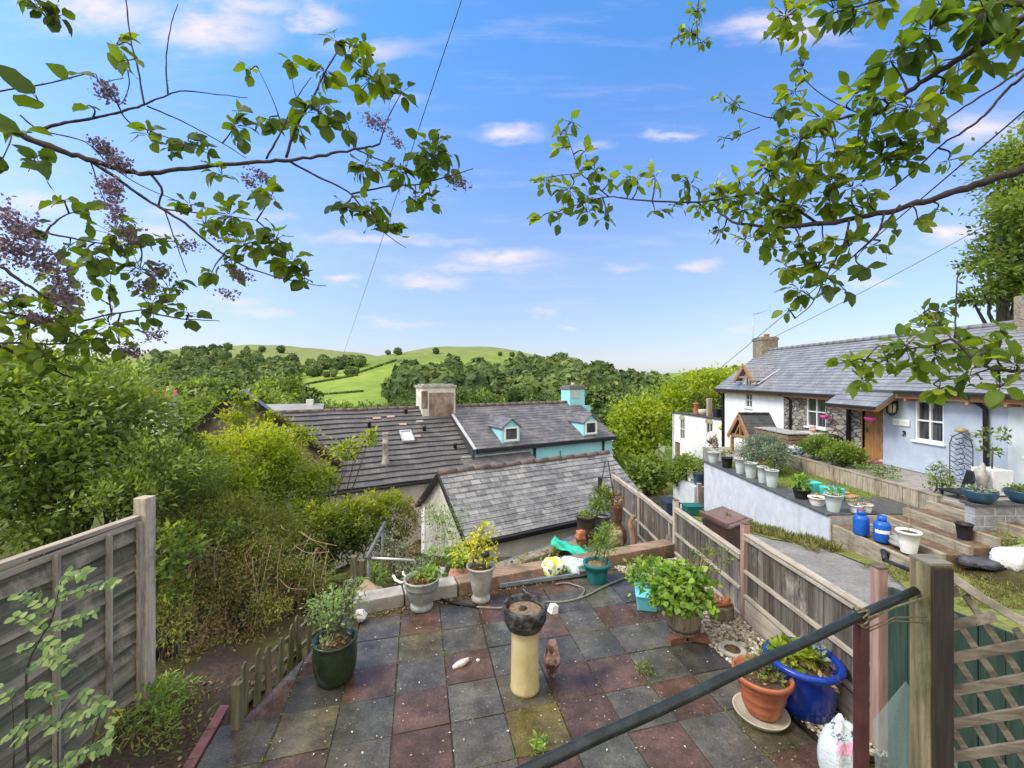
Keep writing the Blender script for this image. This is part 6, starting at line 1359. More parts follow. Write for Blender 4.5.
# ------------------------------------------------------------------ things across the lane
t = thing('wheelie_bin', 'brown wheelie bin with a lid propped open beside the board fence', 'bin', (4.45,9.0,float(lane_z(9.0)))); BRN = M('brown_bin_plastic', (.075,.040,.034), (.05,.028,.024), .45, 5)
m = MB(); V = []
for z, sx_, sy_ in ((.0,.20,.24),(.95,.28,.34),(1.0,.30,.36)): V += [(-sx_,-sy_,z),(sx_,-sy_,z),(sx_,sy_,z),(-sx_,sy_,z)]
m.add(V, [(3,2,1,0)]+[(k*4+i,k*4+(i+1)%4,(k+1)*4+(i+1)%4,(k+1)*4+i) for k in range(2) for i in range(4)]+[(8,9,10,11)]); m.build('body', BRN, t, .02)
m = MB(); ro = Matrix.Rotation(R(-9), 3, 'Y') @ Matrix.Rotation(R(4), 3, 'X'); m.box((.02,0,1.09), (.66,.78,.05), ro); m.box((.02,0,1.125), (.52,.62,.03), ro); m.box((-.30,0,1.10), (.05,.74,.09), ro); m.build('lid', M('faded_brown_lid', (.17,.11,.095), (.12,.075,.065), .5, 5), t, .015)
for sy_ in (-.28,.28):
    m = MB(); m.tube([(.26,sy_-.03,.1),(.26,sy_+.03,.1)], .1, 14); m.build('wheel', BLACKP, t)
foliage('leaves', [(.1,0,1.06,.26,.3,.05)], 90, .09, L_SHRUB, t, 10); t.rotation_euler = (0,0,.35)
m = MB(); m.box((0,0,.3), (.5,.65,.6), taper=1.12); m.box((0,0,.62), (.62,.78,.05)); o = solo(m, 'recycling_bin', M('navy_plastic', (.02,.03,.06), (.015,.022,.04), .4, 5), 'dark navy recycling bin on the lane behind a fence post', 'bin', origin=(0,0,0), bevel=.02); o.location = (6.55,17.8,-2.70)
m = MB(); m.box((0,0,.18), (.6,.45,.36), taper=1.1); m.box((0,0,.37), (.7,.55,.04)); o = solo(m, 'recycling_box', M('deep_teal_plastic', (.015,.14,.13), (.012,.10,.095), .4, 5), 'deep teal recycling box at the corner of the lavender wall', 'box', origin=(0,0,0), bevel=.02); o.location = (7.2,17.2,-2.45)
def gpot(label, y, x, z, h, rt, rb, mat, group, plantargs=None, rz=0):
    t_ = pot('garden_pot', label, 'plant pot', (x,y,z), wallprof(rb, rt, h, .02), mat, rt*.85, h-.05, group, n=22)
    if plantargs: foliage('foliage', *plantargs[:1], *plantargs[1:4], t_, 12)
    return t_
GR = 'pots lined up on the lavender wall'
gpot('first tapered grey pot from the lane end of the wall, bare topped', 15.4, 8.18, -.41, .54, .19, .13, GREYPOT, GR, ([(0,0,.56,.12,.12,.06)], 40, .06, L_BROWN))
gpot('tapered grey pot with cream flower spilling beside the silvery bush', 14.7, 8.16, -.41, .52, .20, .14, GREYPOT, GR, ([(-.1,0,.62,.14,.12,.14)], 70, .09, L_SILVER))
gpot('narrow grey pot of pale stems before the silvery bush', 14.0, 8.18, -.41, .53, .18, .13, GREYPOT, GR, ([(0,0,.57,.13,.13,.08)], 50, .07, L_BROWN))
gpot('tapered grey pot with a white bloom at the right of the silvery bush', 13.5, 8.16, -.41, .53, .19, .14, GREYPOT, GR, ([(0,0,.68,.15,.14,.18)], 120, .07, L_SHRUB))
gpot('big tapered grey pot at the near corner of the lavender wall', 11.0, 8.22, -.41, .44, .20, .13, GREYPOT, GR, ([(0,0,.5,.15,.14,.08)], 110, .07, L_WEED))
gpot('small black pot of trailing leaves near the far end of the wall', 16.4, 8.2, -.41, .38, .2, .16, BLACKP, GR, ([(0,0,.5,.2,.2,.14)], 130, .08, L_SHRUB))
gpot('shallow black pot of grassy leaves beside the low cream bowl', 12.2, 8.22, -.41, .26, .22, .17, BLACKP, GR, ([(0,0,.42,.22,.2,.18)], 240, .13, L_WEED))
gpot('low cream bowl of brown stems on the near end of the wall', 11.55, 8.2, -.41, .22, .21, .15, WHITEP, GR, ([(0,0,.25,.15,.15,.05)], 60, .05, L_ORANGE))
gpot('pale jug shaped pot with dry seed heads at the far corner of the wall', 17.4, 8.15, -.41, .42, .22, .17, GREYPOT, GR, ([(0,0,.75,.12,.12,.3)], 120, .1, L_BROWN))
for (x, y, lab) in ((8.75,10.95,'whitish small pot with grey leaves just behind the big grey corner pot'),(9.05,11.0,'whitish small pot with grey leaves nearest the steps')): gpot(lab, y, x, -.42, .2, .15, .11, WHITEP, 'small white pots by the steps', ([(0,0,.26,.14,.13,.1)], 120, .06, L_SILVER))
for k, (x, y) in enumerate(((8.75,12.7),(9.0,12.1))):
    t = thing('turquoise_tub', ('larger', 'smaller')[k]+' bright turquoise square tub of bare brown stems on the terrace', 'tub', (x,y,-.44), .1, 'turquoise tubs'); m = MB(); m.box((0,0,.2), (.42-.04*k,.42-.04*k,.4-.06*k), taper=1.15); m.build('tub', TURQP, t, .02); stems('stem', (0,0,.35), [(0,0,.62,.2,.2,.15)], 22, .006, M('mauve_stem', (.25,.14,.12), (.16,.09,.08)), t)
m = MB(); [m.box((9.55+.05*(k%2),11.9+.3*k,-.40+.03*k), (.5,.22,.04), random.uniform(-.4,.4)) for k in range(3)]; solo(m, 'loose_board', Wood('ginger_board', (.46,.30,.15), (.30,.18,.09), 'x'), 'few ginger boards lying on the terrace slabs', 'board')
# silvery bush and shrubs
shrub('silvery_bush', 'soft silvery green rounded bush behind the row of grey pots', 'bush', [(9.35,15.9,.25,.8,.75,.58),(9.2,15.3,.1,.5,.5,.45)], 9000, .13, L_SILVER, BARK, (9.35,15.7,-.45), ratio=.2, spread=.16, clumps=60)
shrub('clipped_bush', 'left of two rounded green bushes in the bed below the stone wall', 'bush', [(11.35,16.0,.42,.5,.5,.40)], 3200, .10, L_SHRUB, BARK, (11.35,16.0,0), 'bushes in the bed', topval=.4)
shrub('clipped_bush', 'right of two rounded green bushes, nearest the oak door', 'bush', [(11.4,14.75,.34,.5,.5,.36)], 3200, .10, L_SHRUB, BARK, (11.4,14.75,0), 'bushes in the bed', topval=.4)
shrub('low_plant', 'straggly low greenery along the bed edge before the door step', 'plant', [(11.3,13.6,.1,.4,.5,.14),(11.3,12.9,.12,.3,.35,.18)], 800, .06, L_SHRUB, BARK, (11.3,13.3,0), nst=4)
shrub('potted_shrub', 'small upright green shrub at the end of the sleeper wall', 'shrub', [(11.25,11.3,.38,.26,.24,.36)], 600, .07, L_SHRUB, BARK, (11.25,11.3,0), nst=5)
t = thing('garden_chair', 'black garden seat beside the upright shrub at the top of the steps', 'seat', (11.4,10.9,.0)); m = MB(); m.box((-.05,0,.13), (.62,.5,.05)); m.build('seat', BLACKP, t, .01); m = MB(); m.prism([(.16,-.2,.15),(.16,.2,.15),(.22,.1,.65),(.22,-.06,.65)], (.04,0,0)); m.build('backrest', BLACKP, t, .01)
for sx_ in (-.3,.2):
    for sy_ in (-.2,.2): m = MB(); m.box((sx_,sy_,.06), (.04,.04,.12)); m.build('leg', BLACKP, t)
rock('garden_statue', 'weathered grey stone ornament beside the black garden seat', 'ornament', (12.0,11.0,.0), (.16,.16,.36), CONC)
t = thing('storage_box', 'slatted brown timber garden store against the stone wall', 'storage box', (11.6,18.6,-.15)); m = MB()
for k in range(4): m.box((0,0,.12+k*.2), (.8,2.3,.17))
m.build('slat', Wood('brown_store_slat', (.26,.17,.12), (.16,.10,.07), 'y'), t, .008); m = MB(); m.box((0,0,.88), (.9,2.4,.05)); m.build('lid', M('grey_store_lid', (.35,.34,.33), (.25,.24,.23), .7), t, .01)
t = thing('barbecue', 'black covered barbecue in front of the stone wall and its black downpipe', 'barbecue', (12.6,17.0,-.25)); m = MB(); m.lathe([(.2,.55),(.36,.62),(.42,.75),(.38,.92),(.2,1.02),(0,1.04)], (0,0,0), 18); m.build('lid', BLACKP, t)
for a in (0,2.1,4.2): m = MB(); m.tube([(.2*math.cos(a),.2*math.sin(a),.6),(.36*math.cos(a),.36*math.sin(a),0)], .02, 6); m.build('leg', BLACKP, t)
rock('white_cushion', 'white bag lying on the bed edge below the timber store', 'bag', (11.2,17.2,.0), (.35,.3,.15), WHITEP); rock('blue_bag', 'small blue bag on the bed edge left of the clipped bushes', 'bag', (11.2,16.7,.0), (.16,.14,.12), BLUEMET)
rock('red_toy', 'red and white ornament on the table before the stone wall', 'ornament', (12.6,18.0,.72), (.12,.12,.14), M('red_plastic', (.6,.06,.05), (.7,.65,.6), .4, 9))
m = MB(); m.box((12.5,18.0,.70), (.7,1.2,.05)); 
for sy_ in (-.5,.5): m.box((12.5,18.0+sy_,.34), (.5,.06,.68))
solo(m, 'garden_table', M('pale_table', (.5,.48,.45), (.4,.38,.35)), 'pale table holding a red ornament in front of the stone wall', 'table', bevel=.01)
# gas bottles
def gasb(x, y, label, band):
    t_ = thing('gas_bottle', label, 'gas bottle', (x,y,-.66), 0, 'blue gas bottles'); t_.scale = (.95,.95,.85); m_ = MB(); m_.lathe([(.14,0),(.155,.02),(.165,.06),(.165,.44),(.15,.50),(.10,.545),(.05,.56),(.0,.56)], (0,0,0), 24); m_.build('body', BLUEMET, t_)
    m_ = MB(); m_.lathe([(.085,.53),(.09,.68),(.082,.68),(.078,.55)], (0,0,0), 16); m_.build('collar', BLUEMET, t_); m_ = MB(); m_.lathe([(.03,.56),(.03,.64),(0,.65)], (0,0,0), 10); m_.build('valve', METAL, t_)
    if band:
        m_ = MB(); V = [(.167*math.cos(a),.167*math.sin(a),z) for z in (.25,.34) for a in np.linspace(math.pi*1.0,math.pi*1.6,9)]; m_.add(V, [(i,i+1,i+10,i+9) for i in range(8)], 0, True); m_.build('label_band', WHITEP, t_)
    else:
        m_ = MB(); m_.lathe([(.04,.64),(.06,.66),(.05,.70),(0,.71)], (0,0,0), 10); m_.build('red_cap', M('red_cap', (.5,.04,.05), (.4,.03,.04)), t_)
gasb(8.16,10.05,'blue gas bottle with a red topped valve beside the wall end', False); gasb(8.28,9.62,'blue gas bottle with a white label band, nearer the steps', True)
rock('flat_stones', 'pile of mossy flat stones before the labelled gas bottle', 'stones', (8.42,9.25,-.66), (.2,.24,.12), CONC)
t = pot('white_pot', 'tall white pot with a single bare stem on the bottom step', 'plant pot', (8.32,9.02,-.66), wallprof(.13,.20,.46,.03), WHITEP, .17, .42); m = MB(); m.tube(smooth([(0,0,.4),(.01,.0,.75),(-.01,.01,1.1),(.0,.0,1.4)]), [.009]*19, 5); m.build('stem', DRYSTEM, t)
t = pot('black_bucket', 'black bucket standing against the left end of the block wall', 'bucket', (9.62,9.15,-.45), wallprof(.10,.14,.36,.02), BLACKP, .11, .3)
for k, (x, lab) in enumerate(((10.12,'dark teal round bowl of silvery leaves on the left end of the block wall'),(11.05,'dark teal round bowl at the right of the block wall cap'))):
    t = pot('bowl_planter', lab, 'planter', (x,9.3,.31), [(.12,0),(.2,.03),(.27,.14),(.285,.24),(.29,.26),(.27,.26),(.25,.2)], BLUEBOWL, .25, .22, 'dark teal bowls'); foliage('foliage', [(0,0,.27,.24,.24,.05)], 170, .07, L_SILVER if k == 0 else L_SHRUB, t, 14)
t = sack('plastic_sheet', 'crumpled dark grey plastic sheet on the grass at the foot of the block wall', (9.5,8.6,-.74), (.52,.28,.10), M('dark_grey_sheet', (.075,.08,.10), (.03,.032,.04), .35, 6, b=.8, dist=.03), .1, 'plastic sheet')
t = sack('open_sack', 'large white plastic sack slumped open and spilling soil beside the block wall', (10.0,8.45,-.74), (.55,.26,.24), M('white_bulk_bag', (.74,.73,.71), (.55,.54,.53), .6, 5, b=.8, dist=.04), .25)
m = MB(); m.lathe([(.40,0),(.33,.10),(.16,.17),(0,.2)], (-.1,-.36,0), 16, wob=.12); m.build('soil', POTSOIL, t); foliage('leaves', [(-.1,-.38,.16,.28,.18,.07)], 160, .07, L_WEED, t, 10)
o = pebbles('rubble', 'patch of pale broken rubble in the grass below the white sacks', [(10.0,7.6),(11.2,7.6),(11.2,8.05),(10.0,8.0)], 220, .02, .07, PEB, -.78)
for (x, y, s_) in ((10.0,8.75,.3),(10.1,8.4,.25)): shrub('wall_weed', 'straggly weed at the foot of the block wall, %s' % ('behind the dark sheet' if y > 8.5 else 'in front of the white sacks'), 'weed', [(x,y,-.45,.22,.2,.26)], 350, .07, L_WEED, BARK, (x,y,-.75), nst=4, r0=.006, ratio=.3)
# planting on the lower wall, orange border
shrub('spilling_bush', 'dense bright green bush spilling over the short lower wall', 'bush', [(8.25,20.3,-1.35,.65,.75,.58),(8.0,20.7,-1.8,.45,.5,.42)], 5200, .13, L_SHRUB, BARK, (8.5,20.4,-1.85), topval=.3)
gpot('dark teal pot with a tall green shrub at the gap between lavender walls', 19.1, 8.3, -1.72, .5, .26, .18, BLUEBOWL, 'pots on the lower wall', ([(0,0,.75,.32,.3,.3)], 260, .1, L_SHRUB))
gpot('cream pot of yellow leaves next to the spilling bush', 19.7, 8.25, -1.72, .5, .24, .18, WHITEP, 'pots on the lower wall', ([(0,0,.65,.28,.26,.2)], 160, .1, L_YEL))
shrub('orange_border', 'orange and russet border plants at the far end of the lane', 'plants', [(7.2,23.2,-2.9,.8,.6,.5),(8.0,23.6,-2.75,.6,.5,.6)], 1500, .11, L_ORANGE, BARK, (7.5,23.4,-3.6), nst=5)
shrub('yellow_border', 'golden yellow low plant left of the russet border plants', 'plant', [(6.7,23.0,-3.0,.55,.5,.35)], 700, .11, L_GOLD, BARK, (6.7,23.0,-3.5), nst=4)
m = MB(); m.prism([(6.2,22.4,-3.8),(9.0,22.4,-3.8),(9.0,22.4,-3.15),(6.2,22.4,-3.25)], (0,.3,0)); solo(m, 'low_stone_wall', CONC, 'low pale stone wall across the far end of the lane', 'wall', bevel=.02)
# ------------------------------------------------------------------ bushes on the left
def PB(x, y, d, rx, ry=None, rz=None): q = P(x, y, d); return (q.x, q.y, q.z, rx, ry or rx, rz or rx)
shrub('elder_tree', 'big loose leafy elder spreading above the left lap fence', 'tree', [PB(60,420,6.2,1.2,1.0,.75),PB(112,425,7.0,.95,.9,.65),PB(10,470,5.4,.9,.8,.7),PB(100,475,6.2,.9,.8,.6),PB(30,385,6.8,1.1,.9,.5),PB(105,392,8.0,.9,.9,.45),PB(-60,430,6,1.3,1.2,1.1),PB(50,515,5.4,.7,.6,.5),PB(165,462,7.6,.6,.6,.42)], 32000, .105, L_SHRUB, BARK, (-6.0,6.0,-1.3), nst=40, r0=.035, clumps=210, spread=.2, ratio=.46, inner=.2, topval=.25)
shrub('fence_shrub', 'dull green twiggy shrub rising right behind the streaked fence post', 'shrub', [PB(150,470,5.6,.45,.4,.4),PB(120,495,5.2,.4,.4,.3),PB(190,480,6.4,.5,.5,.4)], 3600, .08, L_SHRUB, BARK, (-4.6,5.7,-.8), nst=14, clumps=60, ratio=.4)
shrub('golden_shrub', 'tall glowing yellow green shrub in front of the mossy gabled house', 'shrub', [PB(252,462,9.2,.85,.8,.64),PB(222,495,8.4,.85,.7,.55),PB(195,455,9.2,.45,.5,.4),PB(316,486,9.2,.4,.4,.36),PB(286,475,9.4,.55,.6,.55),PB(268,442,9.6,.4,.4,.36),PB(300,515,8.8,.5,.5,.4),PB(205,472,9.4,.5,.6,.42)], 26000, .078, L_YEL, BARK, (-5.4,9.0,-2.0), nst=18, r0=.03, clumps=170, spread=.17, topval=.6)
shrub('sprig_tree', 'thin pale sprigs growing up before the black bargeboards', 'tree', [PB(243,405,11,.28,.25,.32),PB(262,420,11,.2,.2,.2),PB(232,425,11,.3,.3,.25)], 700, .13, L_YEL, BARK, (-6.8,11,-1.0), nst=6, ratio=.45)
shrub('sprig_tree', 'light green sprig tree reaching across the tiled roof edge', 'tree', [PB(345,452,10.2,.35,.3,.22),PB(300,436,11,.3,.25,.22),PB(370,440,10.4,.2,.2,.16)], 800, .12, L_YEL, BARK, (-4.3,10,-2), nst=8, ratio=.45, spread=.3)
shrub('privet_hedge', 'clipped privet hedge with lit yellow top and dark face painted in its leaves', 'hedge', [PB(318,536,8.3,.5,.5,.62),PB(343,532,8.5,.5,.5,.66),PB(368,527,8.7,.5,.5,.66),PB(392,520,8.9,.48,.5,.60),PB(300,560,7.9,.45,.45,.5)], 26000, .056, L_HEDGE, BARK, (-3.0,8.5,-1.7), nst=6, clumps=320, spread=.09, topval=.6, inner=.15, bottom=-.9)  # leaf colour brightens with height, painting in the lit top
shrub('ivy_bank', 'dark glossy ivy filling the corner behind the streaked post', 'ivy', [PB(163,555,4.9,.34,.35,.3),PB(160,590,4.8,.2,.3,.25),PB(200,540,5.8,.4,.4,.25)], 2000, .085, L_SHRUB, BARK, (-3.9,5.0,-.7), nst=5, clumps=60)
shrub('conifer_shrub', 'olive brown feathery shrub sagging over the dry stems', 'shrub', [PB(215,520,6.3,.62,.55,.32),PB(265,530,6.9,.55,.5,.3),PB(190,505,6.8,.45,.4,.3),PB(245,552,6.2,.5,.4,.25),PB(175,535,5.8,.35,.35,.25)], 14000, .085, L_CONIF, BARK, (-4.2,6.6,-1.0), nst=8, clumps=110, ratio=.16, droop=.5, spread=.2)
# dry bramble bank
br = thing('bramble_bank', 'tangled bank of dry brown bramble stems left of the picket fence', 'brambles', (-3.4,5.8,-1.0))
m = MB()
for k in range(420):
    px_ = random.uniform(152, 330); t_ = (px_-152)/178; d_ = random.uniform(4.5, 5.5)+t_*1.2
    y0 = random.uniform(530, 640); a = P(px_, y0, d_+.4); mode = random.random()
    if mode < .78:
        ln_ = random.uniform(.25,.85); e = a+Vector((random.uniform(-.13,.13), random.uniform(-.35,.05), -ln_)); mid = (a+e)/2+Vector((random.uniform(-.08,.08), random.uniform(-.15,.0), random.uniform(0,.12)))
    else:
        e = a+Vector((random.uniform(-.6,.6), random.uniform(-.3,.2), random.uniform(-.3,.2))); mid = (a+e)/2+Vector((0,-.1,random.uniform(-.1,.2)))
    r_ = random.uniform(.002,.0055)*(2.0 if random.random() < .1 else 1); m.tube(smooth([a, mid, e], 4), [r_]*9, 4, random.choice((0,0,1,2)), cap=False)
pb(m, 'dry_stems', [DRYSTEM, M('olive_stem', (.24,.23,.09), (.13,.13,.05), .85, 20), M('dark_dead_stem', (.14,.09,.055), (.07,.045,.03), .9, 20)], br, recalc=False)
loc = br.location
def rel(b): return (b[0]-loc.x, b[1]-loc.y, b[2]-loc.z, *b[3:])
foliage('foliage', [rel(PB(215,590,5.7,.55,.35,.5)), rel(PB(265,600,5.9,.5,.35,.45)), rel(PB(190,640,5.0,.4,.3,.35)), rel(PB(305,590,6.4,.4,.35,.35)), rel(PB(240,650,5.1,.45,.3,.25))], 4200, .05, L_BROWN, br, 90, .24, ratio=.35)
foliage('foliage', [rel(PB(200,585,5.6,.5,.35,.4)), rel(PB(255,570,6.0,.5,.35,.3)), rel(PB(225,660,5.0,.4,.3,.2)), rel(PB(185,680,4.7,.3,.25,.15)), rel(PB(270,610,5.3,.25,.2,.2)), rel(PB(310,575,6.2,.3,.25,.2)), rel(PB(170,620,4.6,.22,.25,.3)), rel(PB(285,650,5.2,.2,.2,.12))], 7500, .05, L_CONIF, br, 120, .24, ratio=.35)
foliage('foliage', [rel(PB(215,610,6.3,.6,.35,.7)), rel(PB(285,600,7.0,.7,.4,.6))], 2500, .09, L_DARK, br, 60, .25)
m = MB()
# low greenery behind kerb
t = thing('fern', 'bright green fern below the privet hedge', 'fern', P(318,590,7.0))
A_ = []; cen, ax, sz = [], [], []
for k in range(16):
    az = random.uniform(0,6.28); L = random.uniform(.35,.55); el = random.uniform(.4,1.1)
    for s_ in np.linspace(.15,1,18):
        p = Vector((math.cos(az)*L*s_, math.sin(az)*L*s_, L*el*s_-.5*L*s_*s_)); tan = Vector((math.cos(az), math.sin(az), el-s_)).normalized(); side = tan.cross(UPV).normalized()
        for sg in (-1,1): cen.append(p[:]); ax.append((side*sg+tan*.4)[:]); sz.append(.13*(1.05-s_)+.02)
cen, ax = np.array(cen), unit(np.array(ax)); leaves('leaves', cen, ax, np.tile([0,0,1.0],(len(cen),1))+.2*RNG.normal(size=(len(cen),3)), np.array(sz), L_WEED, t, 'dia', None, .3)
shrub('rockery_plant', 'scrubby grey green plants in the rockery beside the gable', 'plants', [PB(400,560,7.4,.35,.3,.25),PB(420,575,7.0,.28,.3,.2),PB(385,545,7.8,.25,.25,.25)], 900, .06, L_SILVER, DRYSTEM, (-1.85,7.3,-.7), nst=16, r0=.007, ratio=.35, spread=.28)
shrub('climber', 'thin leafy climber on the whitewashed gable of the outbuilding', 'climber', [PB(445,530,8.2,.28,.25,.42),PB(437,562,7.6,.3,.25,.2),PB(460,555,7.8,.2,.2,.15),PB(430,515,8.6,.2,.2,.2)], 1100, .075, L_WEED, DRYSTEM, (-1.3,8.0,-1.3), nst=14, r0=.008, ratio=.3, spread=.3)
shrub('dry_climber', 'bare brown climber stems round the corner of the hedge and gable', 'climber', [PB(408,520,8.6,.25,.25,.35),PB(400,555,8.0,.3,.3,.25)], 350, .06, L_BROWN, DRYSTEM, (-1.9,8.3,-1.3), nst=40, r0=.007, spread=.3)
shrub('railing_plant', 'soft green plant growing between the railing posts', 'plant', [PB(374,578,6.7,.2,.2,.2)], 420, .06, L_WEED, BARK, (-2.1,6.7,-.6), nst=4, ratio=.3)

# ------------------------------------------------------------------ trees down the lane and behind the cottage
def big_tree(name, label, blobs, n, size, mat, base, r0, clumps=120, **kw):
    t = thing(name, label, 'tree', base); b = Vector(base); bl = [(q[0]-b.x, q[1]-b.y, q[2]-b.z, *q[3:]) for q in blobs]
    foliage('crown', bl, n, size, mat, t, clumps, **kw); top = max(q[2] for q in bl); m = MB(); m.tube([(0,0,-.3),(.1,0,top*.3),(0,.1,top*.8)], [r0,r0*.8,r0*.3], 9); m.build('trunk', BARK, t, recalc=False); stems('limb', (0,0,top*.25), bl, 16, r0*.4, BARK, t); return t
big_tree('lane_tree', 'yellow green leafy tree below the lane beside the white annexe', [PB(634,430,27,1.4,1.6,1.7),PB(634,462,25.5,1.1,1.2,1.0),PB(645,478,25,1.0,1.2,.9),PB(628,455,26,.8,1,1),PB(650,415,28,.8,1,1)], 9000, .30, L_YEL, (8.6,27,-5), .2, topval=.4)
big_tree('lane_tree', 'mid green tree filling the gap right of the turquoise gable', [PB(640,478,22,.9,.8,.8),PB(622,470,24,.9,.8,.7),PB(655,472,23,.5,.7,.8)], 5000, .24, L_SHRUB, (6.8,22.5,-4.5), .16, topval=.3)
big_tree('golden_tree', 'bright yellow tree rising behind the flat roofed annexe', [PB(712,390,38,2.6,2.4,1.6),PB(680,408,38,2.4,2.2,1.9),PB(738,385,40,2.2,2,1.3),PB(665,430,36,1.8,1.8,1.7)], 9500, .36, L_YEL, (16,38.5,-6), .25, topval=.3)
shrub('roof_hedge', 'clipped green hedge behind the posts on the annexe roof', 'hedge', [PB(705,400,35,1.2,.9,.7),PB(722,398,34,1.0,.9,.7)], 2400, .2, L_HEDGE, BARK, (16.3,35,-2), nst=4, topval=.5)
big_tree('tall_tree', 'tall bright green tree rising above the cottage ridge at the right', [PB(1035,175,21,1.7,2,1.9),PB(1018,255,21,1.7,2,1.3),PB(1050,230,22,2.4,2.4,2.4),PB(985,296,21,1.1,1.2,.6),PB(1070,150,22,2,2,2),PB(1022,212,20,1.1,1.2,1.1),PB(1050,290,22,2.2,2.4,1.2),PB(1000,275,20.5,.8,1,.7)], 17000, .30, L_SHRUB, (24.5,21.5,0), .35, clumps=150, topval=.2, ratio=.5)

# ------------------------------------------------------------------ overhead cables
def cable(a, b, r, sag, label):
    a, b = Vector(a), Vector(b); m = MB(); m.tube([a.lerp(b, k/30)-UPV*sag*4*(k/30)*(1-k/30) for k in range(31)], r, 6); return solo(m, 'overhead_cable', BLACKP, label, 'cable')
cable(P(718,370,25.5), P(1075,68,5.0), .012, .03, 'thick overhead cable climbing from the cottage gable through the apple branches')
cable(P(772,338,25.8), P(1010,212,20), .014, .1, 'thin overhead cable crossing the sky above the slate ridge')
cable(P(328,396,60), P(468,-20,5.0), .006, .25, 'fine overhead cable dropping across the sky to the valley')
for (x, y, lab) in ((300,391,'first'),):
    pass

# ------------------------------------------------------------------ foreground trees: traced limbs at real depth
def limb(mb, pts, d0, d1, r0, r1):
    n = len(pts); q = [P(x, y, d0+(d1-d0)*i/max(1,n-1)) for i, (x, y) in enumerate(pts)]
    s_ = smooth(q, 5) if n > 2 else [q[0].lerp(q[1], k/6) for k in range(7)]
    jit = [p+Vector((random.uniform(-1,1), random.uniform(-1,1), random.uniform(-1,1)))*r0*.25 for p in s_]
    k = len(jit); r0 *= .8; r1 *= .8; mb.tube(jit, [(r0+(r1-r0)*i/(k-1))*random.uniform(.9,1.12) for i in range(k)], 7, cap=True)
    for p in jit[2::3]:
        if random.random() < .45: e = p+Vector((random.uniform(-1,1), random.uniform(-1,1), random.uniform(-.6,1)))*r1*4.5; mb.tube([p, e], [r1*.8, r1*.45], 5)
    return jit
def clusters(mb, root, spec, nodes, size, mat, kind, name, mult=1.2, droop=.25):
    """spec: (px,py,radius px,count[,depth[,size factor]]); leaves spring from twigs tied to the nearest limb"""
    cen, ax, nr, sz, vals = [], [], [], [], []
    for s_ in spec:
        s_ = list(s_); s_[3] = int(s_[3]*mult+.6); s_[2] *= 1.1
        x, y, r, n = s_[:4]; dd = s_[4] if len(s_) > 4 else None; sf = s_[5] if len(s_) > 5 else 1
        c0 = min(nodes, key=lambda p: ((CX+p.x/p.y*F-x)**2+(HY-(p.z-H)/p.y*F-y)**2)); d = dd or c0.y+random.uniform(-.05,.05)
        c = P(x, y, d); px_near = math.hypot(CX+c0.x/c0.y*F-x, HY-(c0.z-H)/c0.y*F-y)
        tone = random.random()
        if px_near > 5 and px_near < 90: mid = c0.lerp(c, .5)+Vector((random.uniform(-1,1), random.uniform(-1,1), random.uniform(-.2,.6)))*.02; mb.tube(smooth([c0, mid, c], 4), [.0038]*3+[.003]*3+[.0022]*3, 5)
        R_ = r*d/F
        for k in range(n):
            o = Vector(rnd_dirs(1)[0])*R_*random.random()**.6; o.y *= .9; b = c+o*.75
            a = (o.normalized()*.8+Vector((random.uniform(-.6,.6), random.uniform(-.6,.6), random.uniform(-.5,.4)-droop))).normalized()
            L = size*sf*random.uniform(.62,1.15); mb.tube([c+o*.2, b], [.0016,.0012], 4, cap=False)
            cen.append(b[:]); ax.append(a[:]); nn_ = Vector((random.uniform(-.75,.75), random.uniform(-.9,.3), random.uniform(.15,1))); nr.append(nn_.normalized()[:]); sz.append(L); vals.append(min(1,max(0,(.6*tone+.5*random.random()-.05)*(.45 if sf > 1.15 else 1))))
    return leaves(name, np.array(cen), np.array(ax), np.array(nr), np.array(sz), mat, root, kind, np.array(vals))
